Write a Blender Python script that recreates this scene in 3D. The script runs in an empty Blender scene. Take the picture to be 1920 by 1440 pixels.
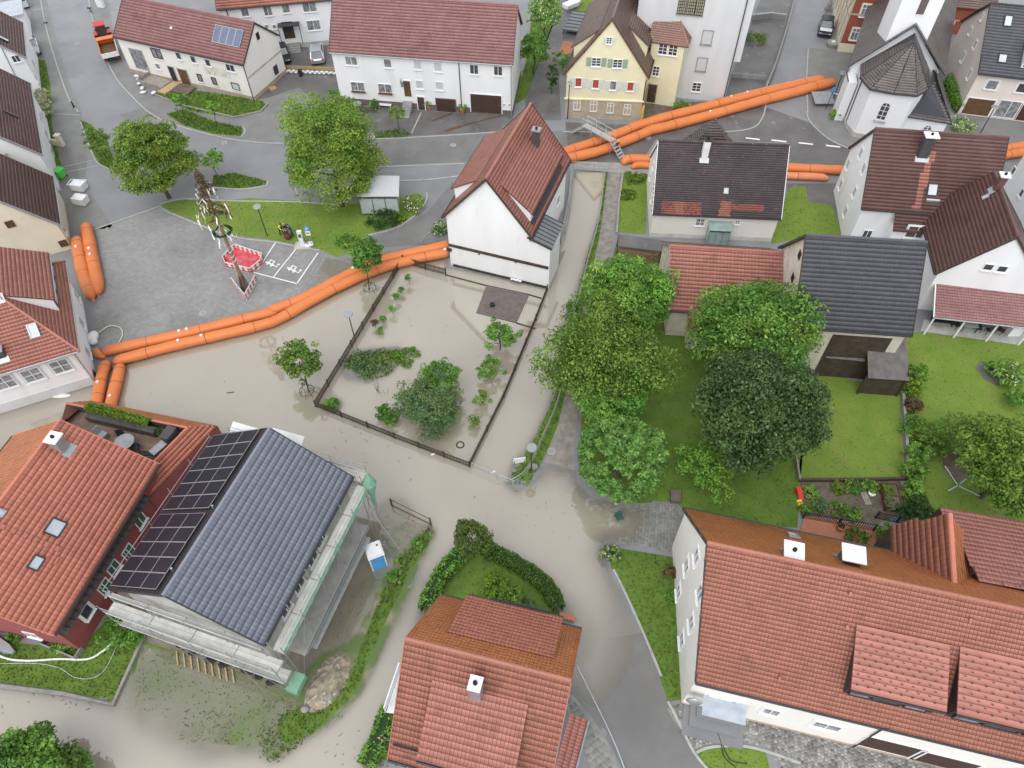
# Flooded village street seen from the air.
import bpy, bmesh, math, random
import numpy as np
from mathutils import Vector, Matrix
from mathutils.geometry import delaunay_2d_cdt
SCN = bpy.context.scene
COL = SCN.collection
R = math.radians
random.seed(7)
RNG = np.random.default_rng(7)

# ------------------------------------------------------------------ camera
CAM_H, CAM_PITCH, CAM_F, CAM_ROLL = 50.0, R(52.123), 1365.0, R(-0.608)
cam = bpy.data.cameras.new('camera'); cam.sensor_width = 36.0; cam.lens = 36.0 * CAM_F / 1920.0
cam.clip_start = 0.5; cam.clip_end = 3000
camo = bpy.data.objects.new('camera', cam); COL.objects.link(camo)
camo.matrix_world = Matrix.Translation((0, 0, CAM_H)) @ Matrix.Rotation(math.pi / 2 - CAM_PITCH, 4, 'X') @ Matrix.Rotation(CAM_ROLL, 4, 'Z')
SCN.camera = camo

# ------------------------------------------------------------------ sky, sun, exposure (overcast)
SUN_EL, SUN_AZ = R(60), R(200)
w = bpy.data.worlds.new('World'); SCN.world = w; w.use_nodes = True
nt = w.node_tree; bg = nt.nodes['Background']
sky = nt.nodes.new('ShaderNodeTexSky'); sky.sky_type = 'NISHITA'; sky.sun_disc = False
sky.sun_elevation = SUN_EL; sky.sun_rotation = SUN_AZ; sky.air_density = 1.0; sky.dust_density = 0.3; sky.ozone_density = 1.0
hs = nt.nodes.new('ShaderNodeHueSaturation'); hs.inputs['Saturation'].default_value = 0.14
nt.links.new(sky.outputs[0], hs.inputs['Color']); nt.links.new(hs.outputs[0], bg.inputs[0])
bg.inputs[1].default_value = 0.15
sl = bpy.data.lights.new('sun', 'SUN'); sl.energy = 1.0; sl.angle = R(60); sl.color = (1.0, 0.97, 0.93)
so = bpy.data.objects.new('sun', sl); COL.objects.link(so)
so.rotation_euler = (math.pi / 2 - SUN_EL, 0, -SUN_AZ + math.pi)
so.location = (0, 0, 90)
SCN.view_settings.view_transform = 'Standard'; SCN.view_settings.look = 'None'
SCN.view_settings.exposure = 0.95; SCN.view_settings.gamma = 1.0
SCN.view_settings.use_curve_mapping = False
SCN.cycles.max_bounces = 6; SCN.cycles.transparent_max_bounces = 6; SCN.cycles.diffuse_bounces = 3
SCN.cycles.caustics_reflective = False; SCN.cycles.caustics_refractive = False

# ------------------------------------------------------------------ survey: bearings taken from the photograph -> place on the ground
_fw = np.array([0, math.cos(CAM_PITCH), -math.sin(CAM_PITCH)]); _up = np.array([0, math.sin(CAM_PITCH), math.cos(CAM_PITCH)])
def ray(u, v):
    a, b = u - 960.0, v - 720.0
    c, s = math.cos(CAM_ROLL), math.sin(CAM_ROLL)
    a, b = c * a + s * b, -s * a + c * b
    return _fw + np.array([1.0, 0, 0]) * (a / CAM_F) - _up * (b / CAM_F)
def P(u, v, z=0.0):
    d = ray(u, v); t = (z - CAM_H) / d[2]
    return Vector((t * d[0], t * d[1], z))
def hit(u, v, p0, n):
    d = ray(u, v); o = np.array([0, 0, CAM_H]); n = np.array(n); t = ((np.array(p0) - o) @ n) / (d @ n)
    return Vector(o + t * d)
def ppm(u, v, z=0.0):                       # pixels per metre there
    d = ray(u, v); t = (z - CAM_H) / d[2]
    return CAM_F / t

# ------------------------------------------------------------------ materials
MATS = {}
def mk(name, col, col2=None, scale=2.0, rough=0.6, rnd=0.0, bump=0.0, bscale=30.0, metal=0.0, spec=0.3, col3=None, scale3=8.0, thr=0.62, soft=0.06, stretch=None, detail=5.0, trans=0.0, contrast=(0.35, 0.65), emit=None):
    m = bpy.data.materials.new(name); m.use_nodes = True
    nt = m.node_tree; N = nt.nodes; Lk = nt.links; b = N['Principled BSDF']
    b.inputs['Roughness'].default_value = rough; b.inputs['Metallic'].default_value = metal
    b.inputs['Specular IOR Level'].default_value = spec
    geo = N.new('ShaderNodeNewGeometry'); vec = geo.outputs['Position']
    if stretch:
        mp = N.new('ShaderNodeMapping'); mp.inputs['Scale'].default_value = stretch; Lk.new(vec, mp.inputs[0]); vec = mp.outputs[0]
    rgb = N.new('ShaderNodeRGB'); rgb.outputs[0].default_value = (*col, 1); c = rgb.outputs[0]
    if col2:
        nz = N.new('ShaderNodeTexNoise'); nz.inputs['Scale'].default_value = scale; nz.inputs['Detail'].default_value = detail; nz.inputs['Roughness'].default_value = 0.6
        Lk.new(vec, nz.inputs['Vector'])
        mr = N.new('ShaderNodeMapRange'); mr.inputs[1].default_value = contrast[0]; mr.inputs[2].default_value = contrast[1]; Lk.new(nz.outputs[0], mr.inputs[0])
        mx = N.new('ShaderNodeMix'); mx.data_type = 'RGBA'; Lk.new(mr.outputs[0], mx.inputs[0]); Lk.new(c, mx.inputs[6]); mx.inputs[7].default_value = (*col2, 1); c = mx.outputs[2]
    if col3:
        nz = N.new('ShaderNodeTexNoise'); nz.inputs['Scale'].default_value = scale3; nz.inputs['Detail'].default_value = 4; Lk.new(vec, nz.inputs['Vector'])
        mr = N.new('ShaderNodeMapRange'); mr.inputs[1].default_value = thr; mr.inputs[2].default_value = thr + soft; Lk.new(nz.outputs[0], mr.inputs[0])
        mx = N.new('ShaderNodeMix'); mx.data_type = 'RGBA'; Lk.new(mr.outputs[0], mx.inputs[0]); Lk.new(c, mx.inputs[6]); mx.inputs[7].default_value = (*col3, 1); c = mx.outputs[2]
    if rnd:
        at = N.new('ShaderNodeAttribute'); at.attribute_name = 'rnd'; oi = N.new('ShaderNodeObjectInfo')
        ad = N.new('ShaderNodeMath'); ad.operation = 'ADD'; Lk.new(at.outputs['Fac'], ad.inputs[0]); Lk.new(oi.outputs['Random'], ad.inputs[1])
        fr = N.new('ShaderNodeMath'); fr.operation = 'FRACT'; Lk.new(ad.outputs[0], fr.inputs[0])
        mr = N.new('ShaderNodeMapRange'); mr.inputs[3].default_value = 1 - rnd; mr.inputs[4].default_value = 1 + rnd; Lk.new(fr.outputs[0], mr.inputs[0])
        mu = N.new('ShaderNodeVectorMath'); mu.operation = 'SCALE'; Lk.new(c, mu.inputs[0]); Lk.new(mr.outputs[0], mu.inputs['Scale']); c = mu.outputs[0]
    Lk.new(c, b.inputs['Base Color'])
    if bump:
        nz = N.new('ShaderNodeTexNoise'); nz.inputs['Scale'].default_value = bscale; nz.inputs['Detail'].default_value = 3; Lk.new(vec, nz.inputs['Vector'])
        bp = N.new('ShaderNodeBump'); bp.inputs['Strength'].default_value = bump; bp.inputs['Distance'].default_value = 0.05; Lk.new(nz.outputs[0], bp.inputs['Height']); Lk.new(bp.outputs[0], b.inputs['Normal'])
    if trans:
        tr = N.new('ShaderNodeBsdfTranslucent'); Lk.new(c, tr.inputs[0]); ms = N.new('ShaderNodeMixShader'); ms.inputs[0].default_value = trans
        Lk.new(b.outputs[0], ms.inputs[1]); Lk.new(tr.outputs[0], ms.inputs[2]); Lk.new(ms.outputs[0], N['Material Output'].inputs[0])
    MATS[name] = m
    return m
def M(n): return MATS[n]
mk('asphalt', (.2, .203, .212), (.245, .248, .258), .22, .38, bump=.1, bscale=60, col3=(.155, .155, .16), scale3=.16, thr=.56, soft=.25)
mk('asphalt_mid', (.155, .152, .148), (.195, .192, .188), .3, .32, bump=.1, bscale=60, col3=(.15, .147, .142), scale3=.5, thr=.58, soft=.15)
mk('asphalt_dark', (.105, .1, .098), (.15, .145, .14), .4, .3, bump=.1, bscale=60, col3=(.22, .21, .195), scale3=.9, thr=.62, soft=.12)
mk('pavement', (.18, .18, .176), (.22, .22, .214), .5, .45, bump=.1, bscale=60)
mk('kerb_stone', (.42, .42, .41), (.34, .34, .33), 2, .6)
mk('concrete', (.34, .335, .32), (.25, .25, .235), 1.2, .7, bump=.1, bscale=20)
mk('concrete_light', (.5, .49, .46), (.36, .35, .33), 1.0, .75)
mk('gravel', (.3, .28, .25), (.19, .175, .155), 1.5, .85, bump=.4, bscale=25)
mk('mud', (.1, .155, .05), (.25, .225, .16), .45, .6, contrast=(.47, .62))
mk('soil', (.105, .082, .062), (.165, .135, .105), 1.4, .8, bump=.4, bscale=10)
mk('lawn', (.125, .205, .028), (.17, .24, .04), .35, .8, bump=.25, bscale=9, col3=(.18, .19, .06), scale3=.55, thr=.58, soft=.2)
mk('lawn_dark', (.08, .155, .022), (.125, .2, .03), .5, .8, bump=.5, bscale=9, col3=(.1, .12, .035), scale3=1.1, thr=.58, soft=.15)
mk('grass', (.09, .16, .025), (.15, .215, .038), .6, .7, rnd=.35, trans=.25)
mk('white_paint', (.78, .78, .76), (.68, .68, .66), 3, .6)
mk('sett', (.275, .275, .268), (.24, .24, .235), .2, .42, rnd=.1, col3=(.19, .19, .184), scale3=.14, thr=.53, soft=.2)
mk('cobble', (.3, .295, .28), (.15, .148, .14), 1.1, .5, rnd=.45)
mk('slab', (.25, .25, .235), (.16, .162, .15), .9, .55, rnd=.2)
mk('plaster_white', (.81, .815, .83), (.75, .755, .765), .5, .8, col3=(.64, .63, .61), scale3=.8, thr=.62, soft=.2, stretch=(1, 1, .2))
mk('plaster_warm', (.8, .775, .73), (.76, .735, .69), .6, .8, col3=(.66, .63, .57), scale3=.5, thr=.64, soft=.15)
mk('plaster_grey', (.62, .63, .64), (.55, .56, .57), .5, .8, col3=(.48, .48, .475), scale3=.4, thr=.62, soft=.2, stretch=(1, 1, .25))
mk('plaster_cream', (.74, .68, .53), (.68, .62, .48), .5, .8, col3=(.6, .54, .42), scale3=.6, thr=.62, soft=.15)
mk('plaster_pink', (.74, .67, .61), (.69, .62, .56), .6, .8)
mk('plaster_yellow', (.76, .72, .5), (.71, .67, .46), .7, .8, col3=(.63, .59, .43), scale3=.5, thr=.66, soft=.15)
mk('plaster_red', (.3, .085, .085), (.26, .075, .078), .8, .75)
mk('plaster_old', (.68, .63, .53), (.52, .48, .4), 1.1, .85, col3=(.2, .18, .15), scale3=1.6, thr=.68, soft=.03)
mk('sandstone', (.47, .4, .3), (.37, .32, .25), 1.5, .85)
mk('plinth', (.13, .105, .1), (.17, .14, .13), 2, .8)
mk('plinth_tan', (.45, .36, .28), (.36, .29, .23), 2, .8)
mk('brick', (.3, .085, .05), (.22, .06, .04), 5, .8, rnd=.25)
def rmat(n, a, b, c3=None, sc3=2.0, thr=.62, rough=.42, soft=.08, sc=.6): mk(n, a, b, sc, rough, rnd=.075, col3=c3, scale3=sc3, thr=thr, soft=soft)
rmat('tile_red', (.385, .158, .112), (.33, .136, .098), (.23, .105, .08), .7, .6, soft=.2)
rmat('tile_salmon', (.56, .205, .142), (.5, .182, .128), (.4, .15, .11), 1.0, .62, soft=.18)
rmat('tile_orange_lit', (.6, .215, .085), (.54, .19, .075), (.42, .15, .065), .6, .6, soft=.2)  # far roof slopes: the light they miss is painted into this lighter orange
rmat('tile_pink', (.4, .165, .13), (.345, .145, .115), (.27, .115, .095), .8, .58, soft=.2)
rmat('tile_brown', (.115, .062, .055), (.14, .078, .07), (.09, .054, .05), .9, .6, soft=.2)
rmat('tile_maroon', (.245, .12, .118), (.29, .15, .145), (.18, .095, .092), .7, .58, soft=.2)
rmat('tile_grey', (.08, .082, .094), (.095, .097, .108), (.14, .14, .14), 3.5, .7, soft=.05)
rmat('tile_slate', (.185, .2, .245), (.205, .22, .265), None, rough=.42)
rmat('tile_black', (.04, .037, .043), (.05, .047, .052), None, rough=.35)
rmat('tile_moss', (.1, .074, .078), (.07, .056, .058), (.3, .27, .25), 5.5, .68, soft=.03)
rmat('tile_redpatch', (.38, .12, .08), (.24, .09, .07), (.1, .075, .075), 4.5, .56, soft=.05)
rmat('tile_mottled', (.29, .15, .12), (.22, .16, .125), (.27, .25, .18), 1.1, .58, soft=.12)
rmat('tile_oldbrown', (.17, .115, .095), (.21, .15, .13), (.125, .088, .075), .5, .55, soft=.2)
rmat('shingle', (.15, .13, .12), (.2, .178, .165), (.1, .086, .08), 1.2, .58, soft=.15)
mk('underlay', (.15, .07, .052), (.11, .055, .045), 3, .8)
mk('underlay_grey', (.06, .062, .072), None, 3, .8)
mk('metal_roof', (.16, .175, .185), (.2, .215, .22), 1, .35, metal=.3)
mk('fibre_cement', (.17, .15, .145), (.11, .1, .1), 1.5, .7)
mk('zinc', (.42, .44, .45), (.34, .36, .37), 2, .38, metal=.5)
mk('steel', (.5, .52, .53), (.4, .42, .43), 3, .35, metal=.7)
mk('dark_metal', (.045, .045, .05), None, 1, .4, metal=.3)
mk('dark_wood', (.052, .036, .028), (.085, .062, .048), 2, .65)
mk('brown_wood', (.16, .085, .045), (.1, .055, .032), 3, .6)
mk('light_wood', (.5, .36, .2), (.4, .28, .15), 3, .6)
mk('grey_wood', (.33, .31, .28), (.24, .22, .195), 3, .75)
mk('plank', (.6, .6, .57), (.46, .455, .43), 1.5, .6, rnd=.12)
mk('deck', (.25, .17, .125), (.17, .115, .085), 2, .5, rnd=.2)
mk('garage_brown', (.075, .042, .035), (.06, .036, .03), 2, .5)
mk('frame_white', (.8, .8, .8), None, 1, .45)
mk('frame_brown', (.12, .07, .045), None, 1, .5)
mk('shutter_roll', (.55, .56, .58), (.5, .51, .53), 4, .6)
mk('shutter_green', (.3, .4, .3), (.26, .35, .27), 3, .6)
mk('shutter_pale', (.62, .68, .63), (.55, .6, .56), 5, .6)
mk('curtain_red', (.45, .08, .04), (.3, .06, .04), 4, .7)
mk('glass', (.03, .035, .042), (.07, .075, .085), 1.3, .06, spec=.8)
mk('glass_sky', (.35, .4, .46), (.46, .5, .55), 1.3, .06, spec=.9)
mk('glass_curtain', (.33, .34, .35), (.12, .13, .14), 2.4, .15)
mk('leaded_glass', (.45, .42, .3), (.36, .34, .25), 6, .2)
mk('opening', (.018, .017, .017), None, 1, .8)
mk('chimney_white', (.76, .76, .75), (.66, .66, .65), 2, .7)
mk('chimney_dark', (.06, .055, .058), (.09, .085, .085), 3, .6)
mk('orange_vinyl', (.66, .215, .075), (.62, .19, .06), .7, .42, bump=.3, bscale=4.5, col3=(.66, .2, .075), scale3=1.1, thr=.6, soft=.12)
mk('orange_vinyl_pale', (.72, .27, .14), (.66, .21, .1), .9, .33, bump=.12, bscale=3.5)
mk('strap', (.28, .07, .03), None, 1, .5)
mk('white_plastic', (.78, .79, .8), (.7, .71, .72), 2, .4)
mk('sandbag', (.72, .72, .72), (.6, .6, .6), 4, .7)
mk('red_plastic', (.62, .05, .035), (.52, .05, .035), 3, .4)
mk('red_tarp', (.55, .035, .06), (.6, .14, .15), 1.2, .25)
mk('green_plastic', (.12, .6, .1), None, 1, .45)
mk('blue_plastic', (.09, .36, .74), (.08, .33, .68), 2, .4)
mk('blue_sign', (.05, .3, .68), None, 1, .4)
mk('yellow_paint', (.75, .5, .05), None, 1, .5)
mk('net_green', (.3, .52, .38), (.22, .44, .31), 3, .7, trans=.3)
mk('fleece_green', (.55, .68, .58), (.42, .58, .46), 2, .6)
mk('rubber', (.02, .02, .02), None, 1, .7)
mk('car_silver', (.5, .53, .57), None, 1, .22, metal=.6)
mk('car_white', (.7, .71, .72), None, 1, .25)
mk('car_dark', (.03, .035, .045), None, 1, .2, metal=.3)
mk('car_teal', (.5, .58, .58), None, 1, .3)
mk('tractor_red', (.5, .04, .045), None, 1, .35)
mk('trailer_orange', (.72, .2, .06), None, 1, .4)
mk('headlamp', (.75, .78, .8), None, 1, .1)
mk('tail_lamp', (.45, .02, .02), None, 1, .2)
mk('solar', (.012, .014, .024), (.014, .017, .028), 2, .3, spec=.15)
mk('solar_blue', (.1, .125, .2), (.13, .155, .23), 2, .12, spec=.8)
mk('alu', (.6, .6, .62), None, 1, .35, metal=.6)
mk('clay_pile', (.33, .28, .19), (.2, .185, .155), 1.2, .9, bump=1, bscale=9, col3=(.46, .44, .38), scale3=3.5, thr=.58, soft=.1)
mk('stone_grey', (.32, .31, .29), (.22, .21, .2), 2, .8)
mk('bark', (.085, .065, .05), (.12, .095, .075), 5, .9, bump=.5, bscale=15)
mk('bark_pale', (.28, .2, .13), (.22, .16, .1), 5, .8)
mk('terracotta', (.42, .17, .1), (.36, .15, .09), 3, .7)
mk('blossom', (.75, .73, .66), (.6, .58, .5), 5, .7, rnd=.2)
mk('blossom_pink', (.7, .48, .5), None, 5, .7, rnd=.2)
def leaf(n, a, b, rnd=.55): mk(n, a, b, .5, .45, rnd=rnd, trans=.35, spec=.3)
leaf('leaf_linden', (0.133, 0.255, 0.038), (0.275, 0.378, 0.056))
leaf('leaf_bright', (0.108, 0.270, 0.040), (0.226, 0.388, 0.064))
leaf('leaf_mid', (0.099, 0.253, 0.044), (0.220, 0.374, 0.066))
leaf('leaf_dark', (.04, .085, .022), (.08, .14, .04), .6)
leaf('leaf_olive', (.115, .22, .035), (.2, .31, .055))
leaf('leaf_chestnut', (0.133, 0.294, 0.062), (0.223, 0.402, 0.098), .35)
leaf('leaf_hedge', (0.062, 0.132, 0.022), (0.109, 0.194, 0.028), .4)
leaf('leaf_lime', (0.149, 0.253, 0.029), (0.207, 0.322, 0.040), .4)
leaf('leaf_grey', (0.103, 0.190, 0.078), (0.172, 0.259, 0.095), .4)
leaf('leaf_copper', (0.117, 0.078, 0.046), (0.169, 0.130, 0.058), .4)
leaf('leaf_cream', (0.540, 0.516, 0.360), (0.396, 0.432, 0.240), .35)
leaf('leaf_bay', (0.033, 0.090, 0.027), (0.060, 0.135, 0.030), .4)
mk('skin', (.5, .3, .22), None, 1, .5)
mk('hair_dark', (.03, .022, .018), None, 1, .6)
mk('hair_grey', (.35, .34, .33), None, 1, .6)
mk('cloth_black', (.02, .02, .024), (.03, .03, .034), 8, .8)
mk('cloth_navy', (.03, .07, .25), (.025, .06, .2), 8, .8)
mk('cloth_hivis', (.6, .75, .05), None, 8, .7)
mk('cloth_jeans', (.06, .08, .13), (.045, .06, .1), 8, .8)
mk('cloth_maroon', (.13, .035, .035), None, 8, .8)
mk('cloth_grey', (.3, .31, .33), None, 8, .8)
mk('reflect_tape', (.75, .75, .6), None, 1, .3)

# ------------------------------------------------------------------ object helpers
def link(o, parent=None):
    COL.objects.link(o)
    if parent is not None: o.parent = parent
    return o
def tag(o, label=None, cat=None, group=None, kind=None):
    if label: o['label'] = label
    if cat: o['category'] = cat
    if group: o['group'] = group
    if kind: o['kind'] = kind
    return o
def empty(name, loc, rz=0.0):
    o = bpy.data.objects.new(name, None); o.location = loc; o.rotation_euler = (0, 0, rz); o.empty_display_size = .3
    return link(o)
def mesh_np(name, V, F, mats=(), mi=None, attrs=None, smooth=False):
    """V (n,3); F (m,k) int array, one polygon size"""
    me = bpy.data.meshes.new(name); V = np.asarray(V, np.float32); F = np.asarray(F, np.int32)
    k = F.shape[1]; m = F.shape[0]
    me.vertices.add(len(V)); me.vertices.foreach_set('co', V.ravel())
    me.loops.add(m * k); me.loops.foreach_set('vertex_index', F.ravel())
    me.polygons.add(m); me.polygons.foreach_set('loop_start', np.arange(m, dtype=np.int32) * k)
    try: me.polygons.foreach_set('loop_total', np.full(m, k, np.int32))
    except Exception: pass
    for x in mats: me.materials.append(x)
    if mi is not None: me.polygons.foreach_set('material_index', np.asarray(mi, np.int32))
    if smooth: me.polygons.foreach_set('use_smooth', np.ones(m, bool))
    me.update(calc_edges=True); me.validate()
    for n, (dom, arr) in (attrs or {}).items():
        a = me.attributes.new(n, 'FLOAT', dom); a.data.foreach_set('value', np.asarray(arr, np.float32))
    return me
class MB:
    def __init__(s): s.v = []; s.f = []; s.m = []; s.cur = 0
    def mat(s, i): s.cur = i; return s
    def add(s, vs, fs):
        o = len(s.v); s.v += [tuple(x) for x in vs]
        for f in fs: s.f.append(tuple(i + o for i in f)); s.m.append(s.cur)
        return s
    def obox(s, o, ax, ay, az):
        o, ax, ay, az = Vector(o), Vector(ax), Vector(ay), Vector(az)
        p = [o, o + ax, o + ax + ay, o + ay]; q = [x + az for x in p]
        return s.add(p + q, [(3, 2, 1, 0), (4, 5, 6, 7), (0, 1, 5, 4), (1, 2, 6, 5), (2, 3, 7, 6), (3, 0, 4, 7)])
    def box(s, c, d, rz=0.0):
        cx, cy, cz = c; a, b, e = d; x = Vector((math.cos(rz), math.sin(rz), 0)); y = Vector((-math.sin(rz), math.cos(rz), 0))
        return s.obox(Vector(c) - x * a / 2 - y * b / 2 - Vector((0, 0, e / 2)), x * a, y * b, (0, 0, e))
    def bar(s, p, q, wd, ht):
        p, q = Vector(p), Vector(q); d = q - p
        if d.length < 1e-6: return s
        z = Vector((0, 0, 1)) if abs(d.normalized().z) < .95 else Vector((0, 1, 0))
        x = d.cross(z).normalized(); y = x.cross(d).normalized()
        return s.obox(p - x * wd / 2 - y * ht / 2, d, x * wd, y * ht)
    def prism(s, pts, dz):
        n = len(pts); a = [Vector(p) for p in pts]; d = Vector(dz) if not isinstance(dz, (int, float)) else Vector((0, 0, dz)); b = [p + d for p in a]
        return s.add(a + b, [tuple(range(n - 1, -1, -1)), tuple(range(n, 2 * n))] + [(i, (i + 1) % n, n + (i + 1) % n, n + i) for i in range(n)])
    def face(s, pts): return s.add(pts, [tuple(range(len(pts)))])
    def tube(s, path, r, n=8, caps=True, flat=1.0):
        path = [Vector(p) for p in path]; rs = r if isinstance(r, (list, tuple)) else [r] * len(path); vs = []; fs = []
        for i, p in enumerate(path):
            t = (path[min(i + 1, len(path) - 1)] - path[max(i - 1, 0)]).normalized()
            z = Vector((0, 0, 1)) if abs(t.z) < .95 else Vector((0, 1, 0)); x = t.cross(z).normalized(); y = x.cross(t).normalized()
            for k in range(n):
                a = 2 * math.pi * k / n; vs.append(p + x * math.cos(a) * rs[i] + y * math.sin(a) * rs[i] * flat)
        for i in range(len(path) - 1):
            for k in range(n): fs.append((i * n + k, i * n + (k + 1) % n, (i + 1) * n + (k + 1) % n, (i + 1) * n + k))
        if caps: fs.append(tuple(range(n - 1, -1, -1))); fs.append(tuple(range((len(path) - 1) * n, len(path) * n)))
        return s.add(vs, fs)
    def ell(s, c, r, n=12, m=8):
        vs = []; fs = []; c = Vector(c); r = r if isinstance(r, (list, tuple)) else (r, r, r)
        for i in range(m + 1):
            th = math.pi * i / m
            for k in range(n): a = 2 * math.pi * k / n; vs.append(c + Vector((r[0] * math.sin(th) * math.cos(a), r[1] * math.sin(th) * math.sin(a), r[2] * math.cos(th))))
        for i in range(m):
            for k in range(n): fs.append((i * n + k, (i + 1) * n + k, (i + 1) * n + (k + 1) % n, i * n + (k + 1) % n))
        return s.add(vs, fs)
    def mesh(s, name, mats, smooth=False):
        me = bpy.data.meshes.new(name); me.from_pydata(s.v, [], s.f)
        for x in (mats if isinstance(mats, (list, tuple)) else [mats]): me.materials.append(M(x) if isinstance(x, str) else x)
        if any(s.m): me.polygons.foreach_set('material_index', s.m)
        if smooth: me.polygons.foreach_set('use_smooth', [True] * len(s.f))
        me.update(); return me
    def obj(s, name, mats, parent=None, smooth=False, loc=None):
        o = bpy.data.objects.new(name, s.mesh(name, mats, smooth))
        if loc is not None: o.location = loc
        return link(o, parent)
def inst(name, me, parent, loc, rz=0.0):
    o = bpy.data.objects.new(name, me); o.location = loc; o.rotation_euler = (0, 0, rz); return link(o, parent)
def copy_tree(o, parent=None):
    c = o.copy(); COL.objects.link(c); c.parent = parent
    for ch in list(o.children): copy_tree(ch, c)
    return c
def vnoise(x, y, s, seed=0):
    """cheap smooth value noise, numpy"""
    x = np.asarray(x) / s + seed * 17.3; y = np.asarray(y) / s - seed * 9.7
    xi = np.floor(x); yi = np.floor(y); fx = x - xi; fy = y - yi; fx = fx * fx * (3 - 2 * fx); fy = fy * fy * (3 - 2 * fy)
    def h(a, b): q = np.sin(a * 127.1 + b * 311.7) * 43758.5453; return q - np.floor(q)
    return (h(xi, yi) * (1 - fx) + h(xi + 1, yi) * fx) * (1 - fy) + (h(xi, yi + 1) * (1 - fx) + h(xi + 1, yi + 1) * fx) * fy

# ================================================================== terrain
def pxpoly(l, z=0.0): return np.array([P(u, v, z)[:2] for u, v in l])
FLOOD = pxpoly([(-200, 900), (-60, 800), (0, 772), (176, 719), (182, 690), (215, 690), (300, 658), (520, 602), (690, 519), (745, 500), (838, 484), (842, 500), (1027, 539), (1033, 520), (1052, 440), (1076, 322),
    (1138, 320), (1127, 400), (1103, 480), (1077, 572), (1061, 605), (1055, 650), (1049, 705), (1037, 750), (1012, 812), (984, 866), (958, 908), (970, 917), (996, 900), (1014, 869), (1040, 868), (1082, 882), (1085, 905), (1110, 934), (1165, 944), (1212, 946), (1232, 985), (1196, 1022),
    (1137, 1018), (1130, 1042), (1158, 1096), (1200, 1180), (1190, 1240), (1165, 1290), (1125, 1338), (1085, 1318), (1060, 1290), (900, 1290), (775, 1262), (742, 1335), (700, 1425), (650, 1520), (100, 1560), (-300, 1500)])
ISLES = [pxpoly([(-200, 1120), (0, 1150), (207, 1150), (272, 1188), (213, 1321), (120, 1300), (0, 1286), (-200, 1270)]),
         pxpoly([(786, 1165), (806, 1100), (850, 1045), (885, 1020), (925, 1040), (985, 1072), (1030, 1112), (1052, 1150), (1060, 1190), (1040, 1250), (780, 1250)]),
         pxpoly([(578, 1262), (600, 1232), (640, 1222), (655, 1245), (640, 1290), (600, 1330), (572, 1322)])]
PUDDLE = pxpoly([(555, 590), (580, 520), (600, 478), (660, 470), (700, 462), (760, 458), (845, 430), (848, 470), (690, 500), (560, 598)])
# shoals: pixel place, radius m, level there (0 = water surface)
SHOAL = [(px, py, r, z) for px, py, r, z in [
    (800, 1000, 1.0, .02), (782, 1030, 1.2, .03), (760, 1065, 1.3, .04), (742, 1100, 1.3, .04), (725, 1135, 1.3, .05), (708, 1170, 1.3, .05), (692, 1205, 1.4, .05), (676, 1240, 1.4, .05), (655, 1285, 1.3, .05), (620, 1325, 1.3, .05), (580, 1345, 1.5, .02), (545, 1360, 1.5, -.005), (520, 1395, 1.4, -.03),
    (720, 1090, 2.0, -.05), (690, 1130, 2.2, -.06), (665, 1180, 2.2, -.07), (760, 1010, 2.2, -.05), (720, 1000, 2.0, -.08), (620, 1200, 2.5, -.1), (740, 960, 2.0, -.1),
    (330, 1290, 3.0, -.05), (290, 1260, 2.2, -.04), (360, 1340, 2.5, -.045), (410, 1370, 2.5, -.07), (430, 1300, 3.0, -.06), (480, 1290, 2.5, -.05), (500, 1345, 1.8, -.05), (300, 1320, 2.0, -.06), (470, 1380, 1.4, -.04), (545, 1330, 1.4, -.03), (380, 1290, 2, -.05),
    (670, 680, 1.6, -.02), (700, 672, 1.6, .0), (740, 665, 1.4, .0), (660, 700, 1.3, -.03), (625, 760, 1.2, -.03), (690, 705, 1.2, -.04), (720, 690, 1.5, -.03),
    (980, 880, 1.0, .05)]]
SH_W = np.array([[*P(u, v)[:2], r, z] for u, v, r, z in SHOAL])
def segdist(Q, poly):
    d = np.full(len(Q), 1e9); ins = np.zeros(len(Q), bool); n = len(poly)
    for i in range(n):
        a, b = poly[i], poly[(i + 1) % n]; e = b - a; w = Q - a
        t = np.clip((w @ e) / max(e @ e, 1e-9), 0, 1); q = w - t[:, None] * e; d = np.minimum(d, np.hypot(q[:, 0], q[:, 1]))
        c = ((a[1] <= Q[:, 1]) & (b[1] > Q[:, 1])) | ((b[1] <= Q[:, 1]) & (a[1] > Q[:, 1]))
        xs = a[0] + (Q[:, 1] - a[1]) / (e[1] if abs(e[1]) > 1e-12 else 1e-12) * e[0]
        ins ^= c & (Q[:, 0] < xs)
    return np.where(ins, d, -d)             # positive inside
SLOPE_SPOTS = [(P(1170, 1230), 7, .035), (P(1110, 1330), 6, .04), (P(1210, 985), 5, .05), (P(1040, 880), 3, .06), (P(1100, 380), 5, .5)]
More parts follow.
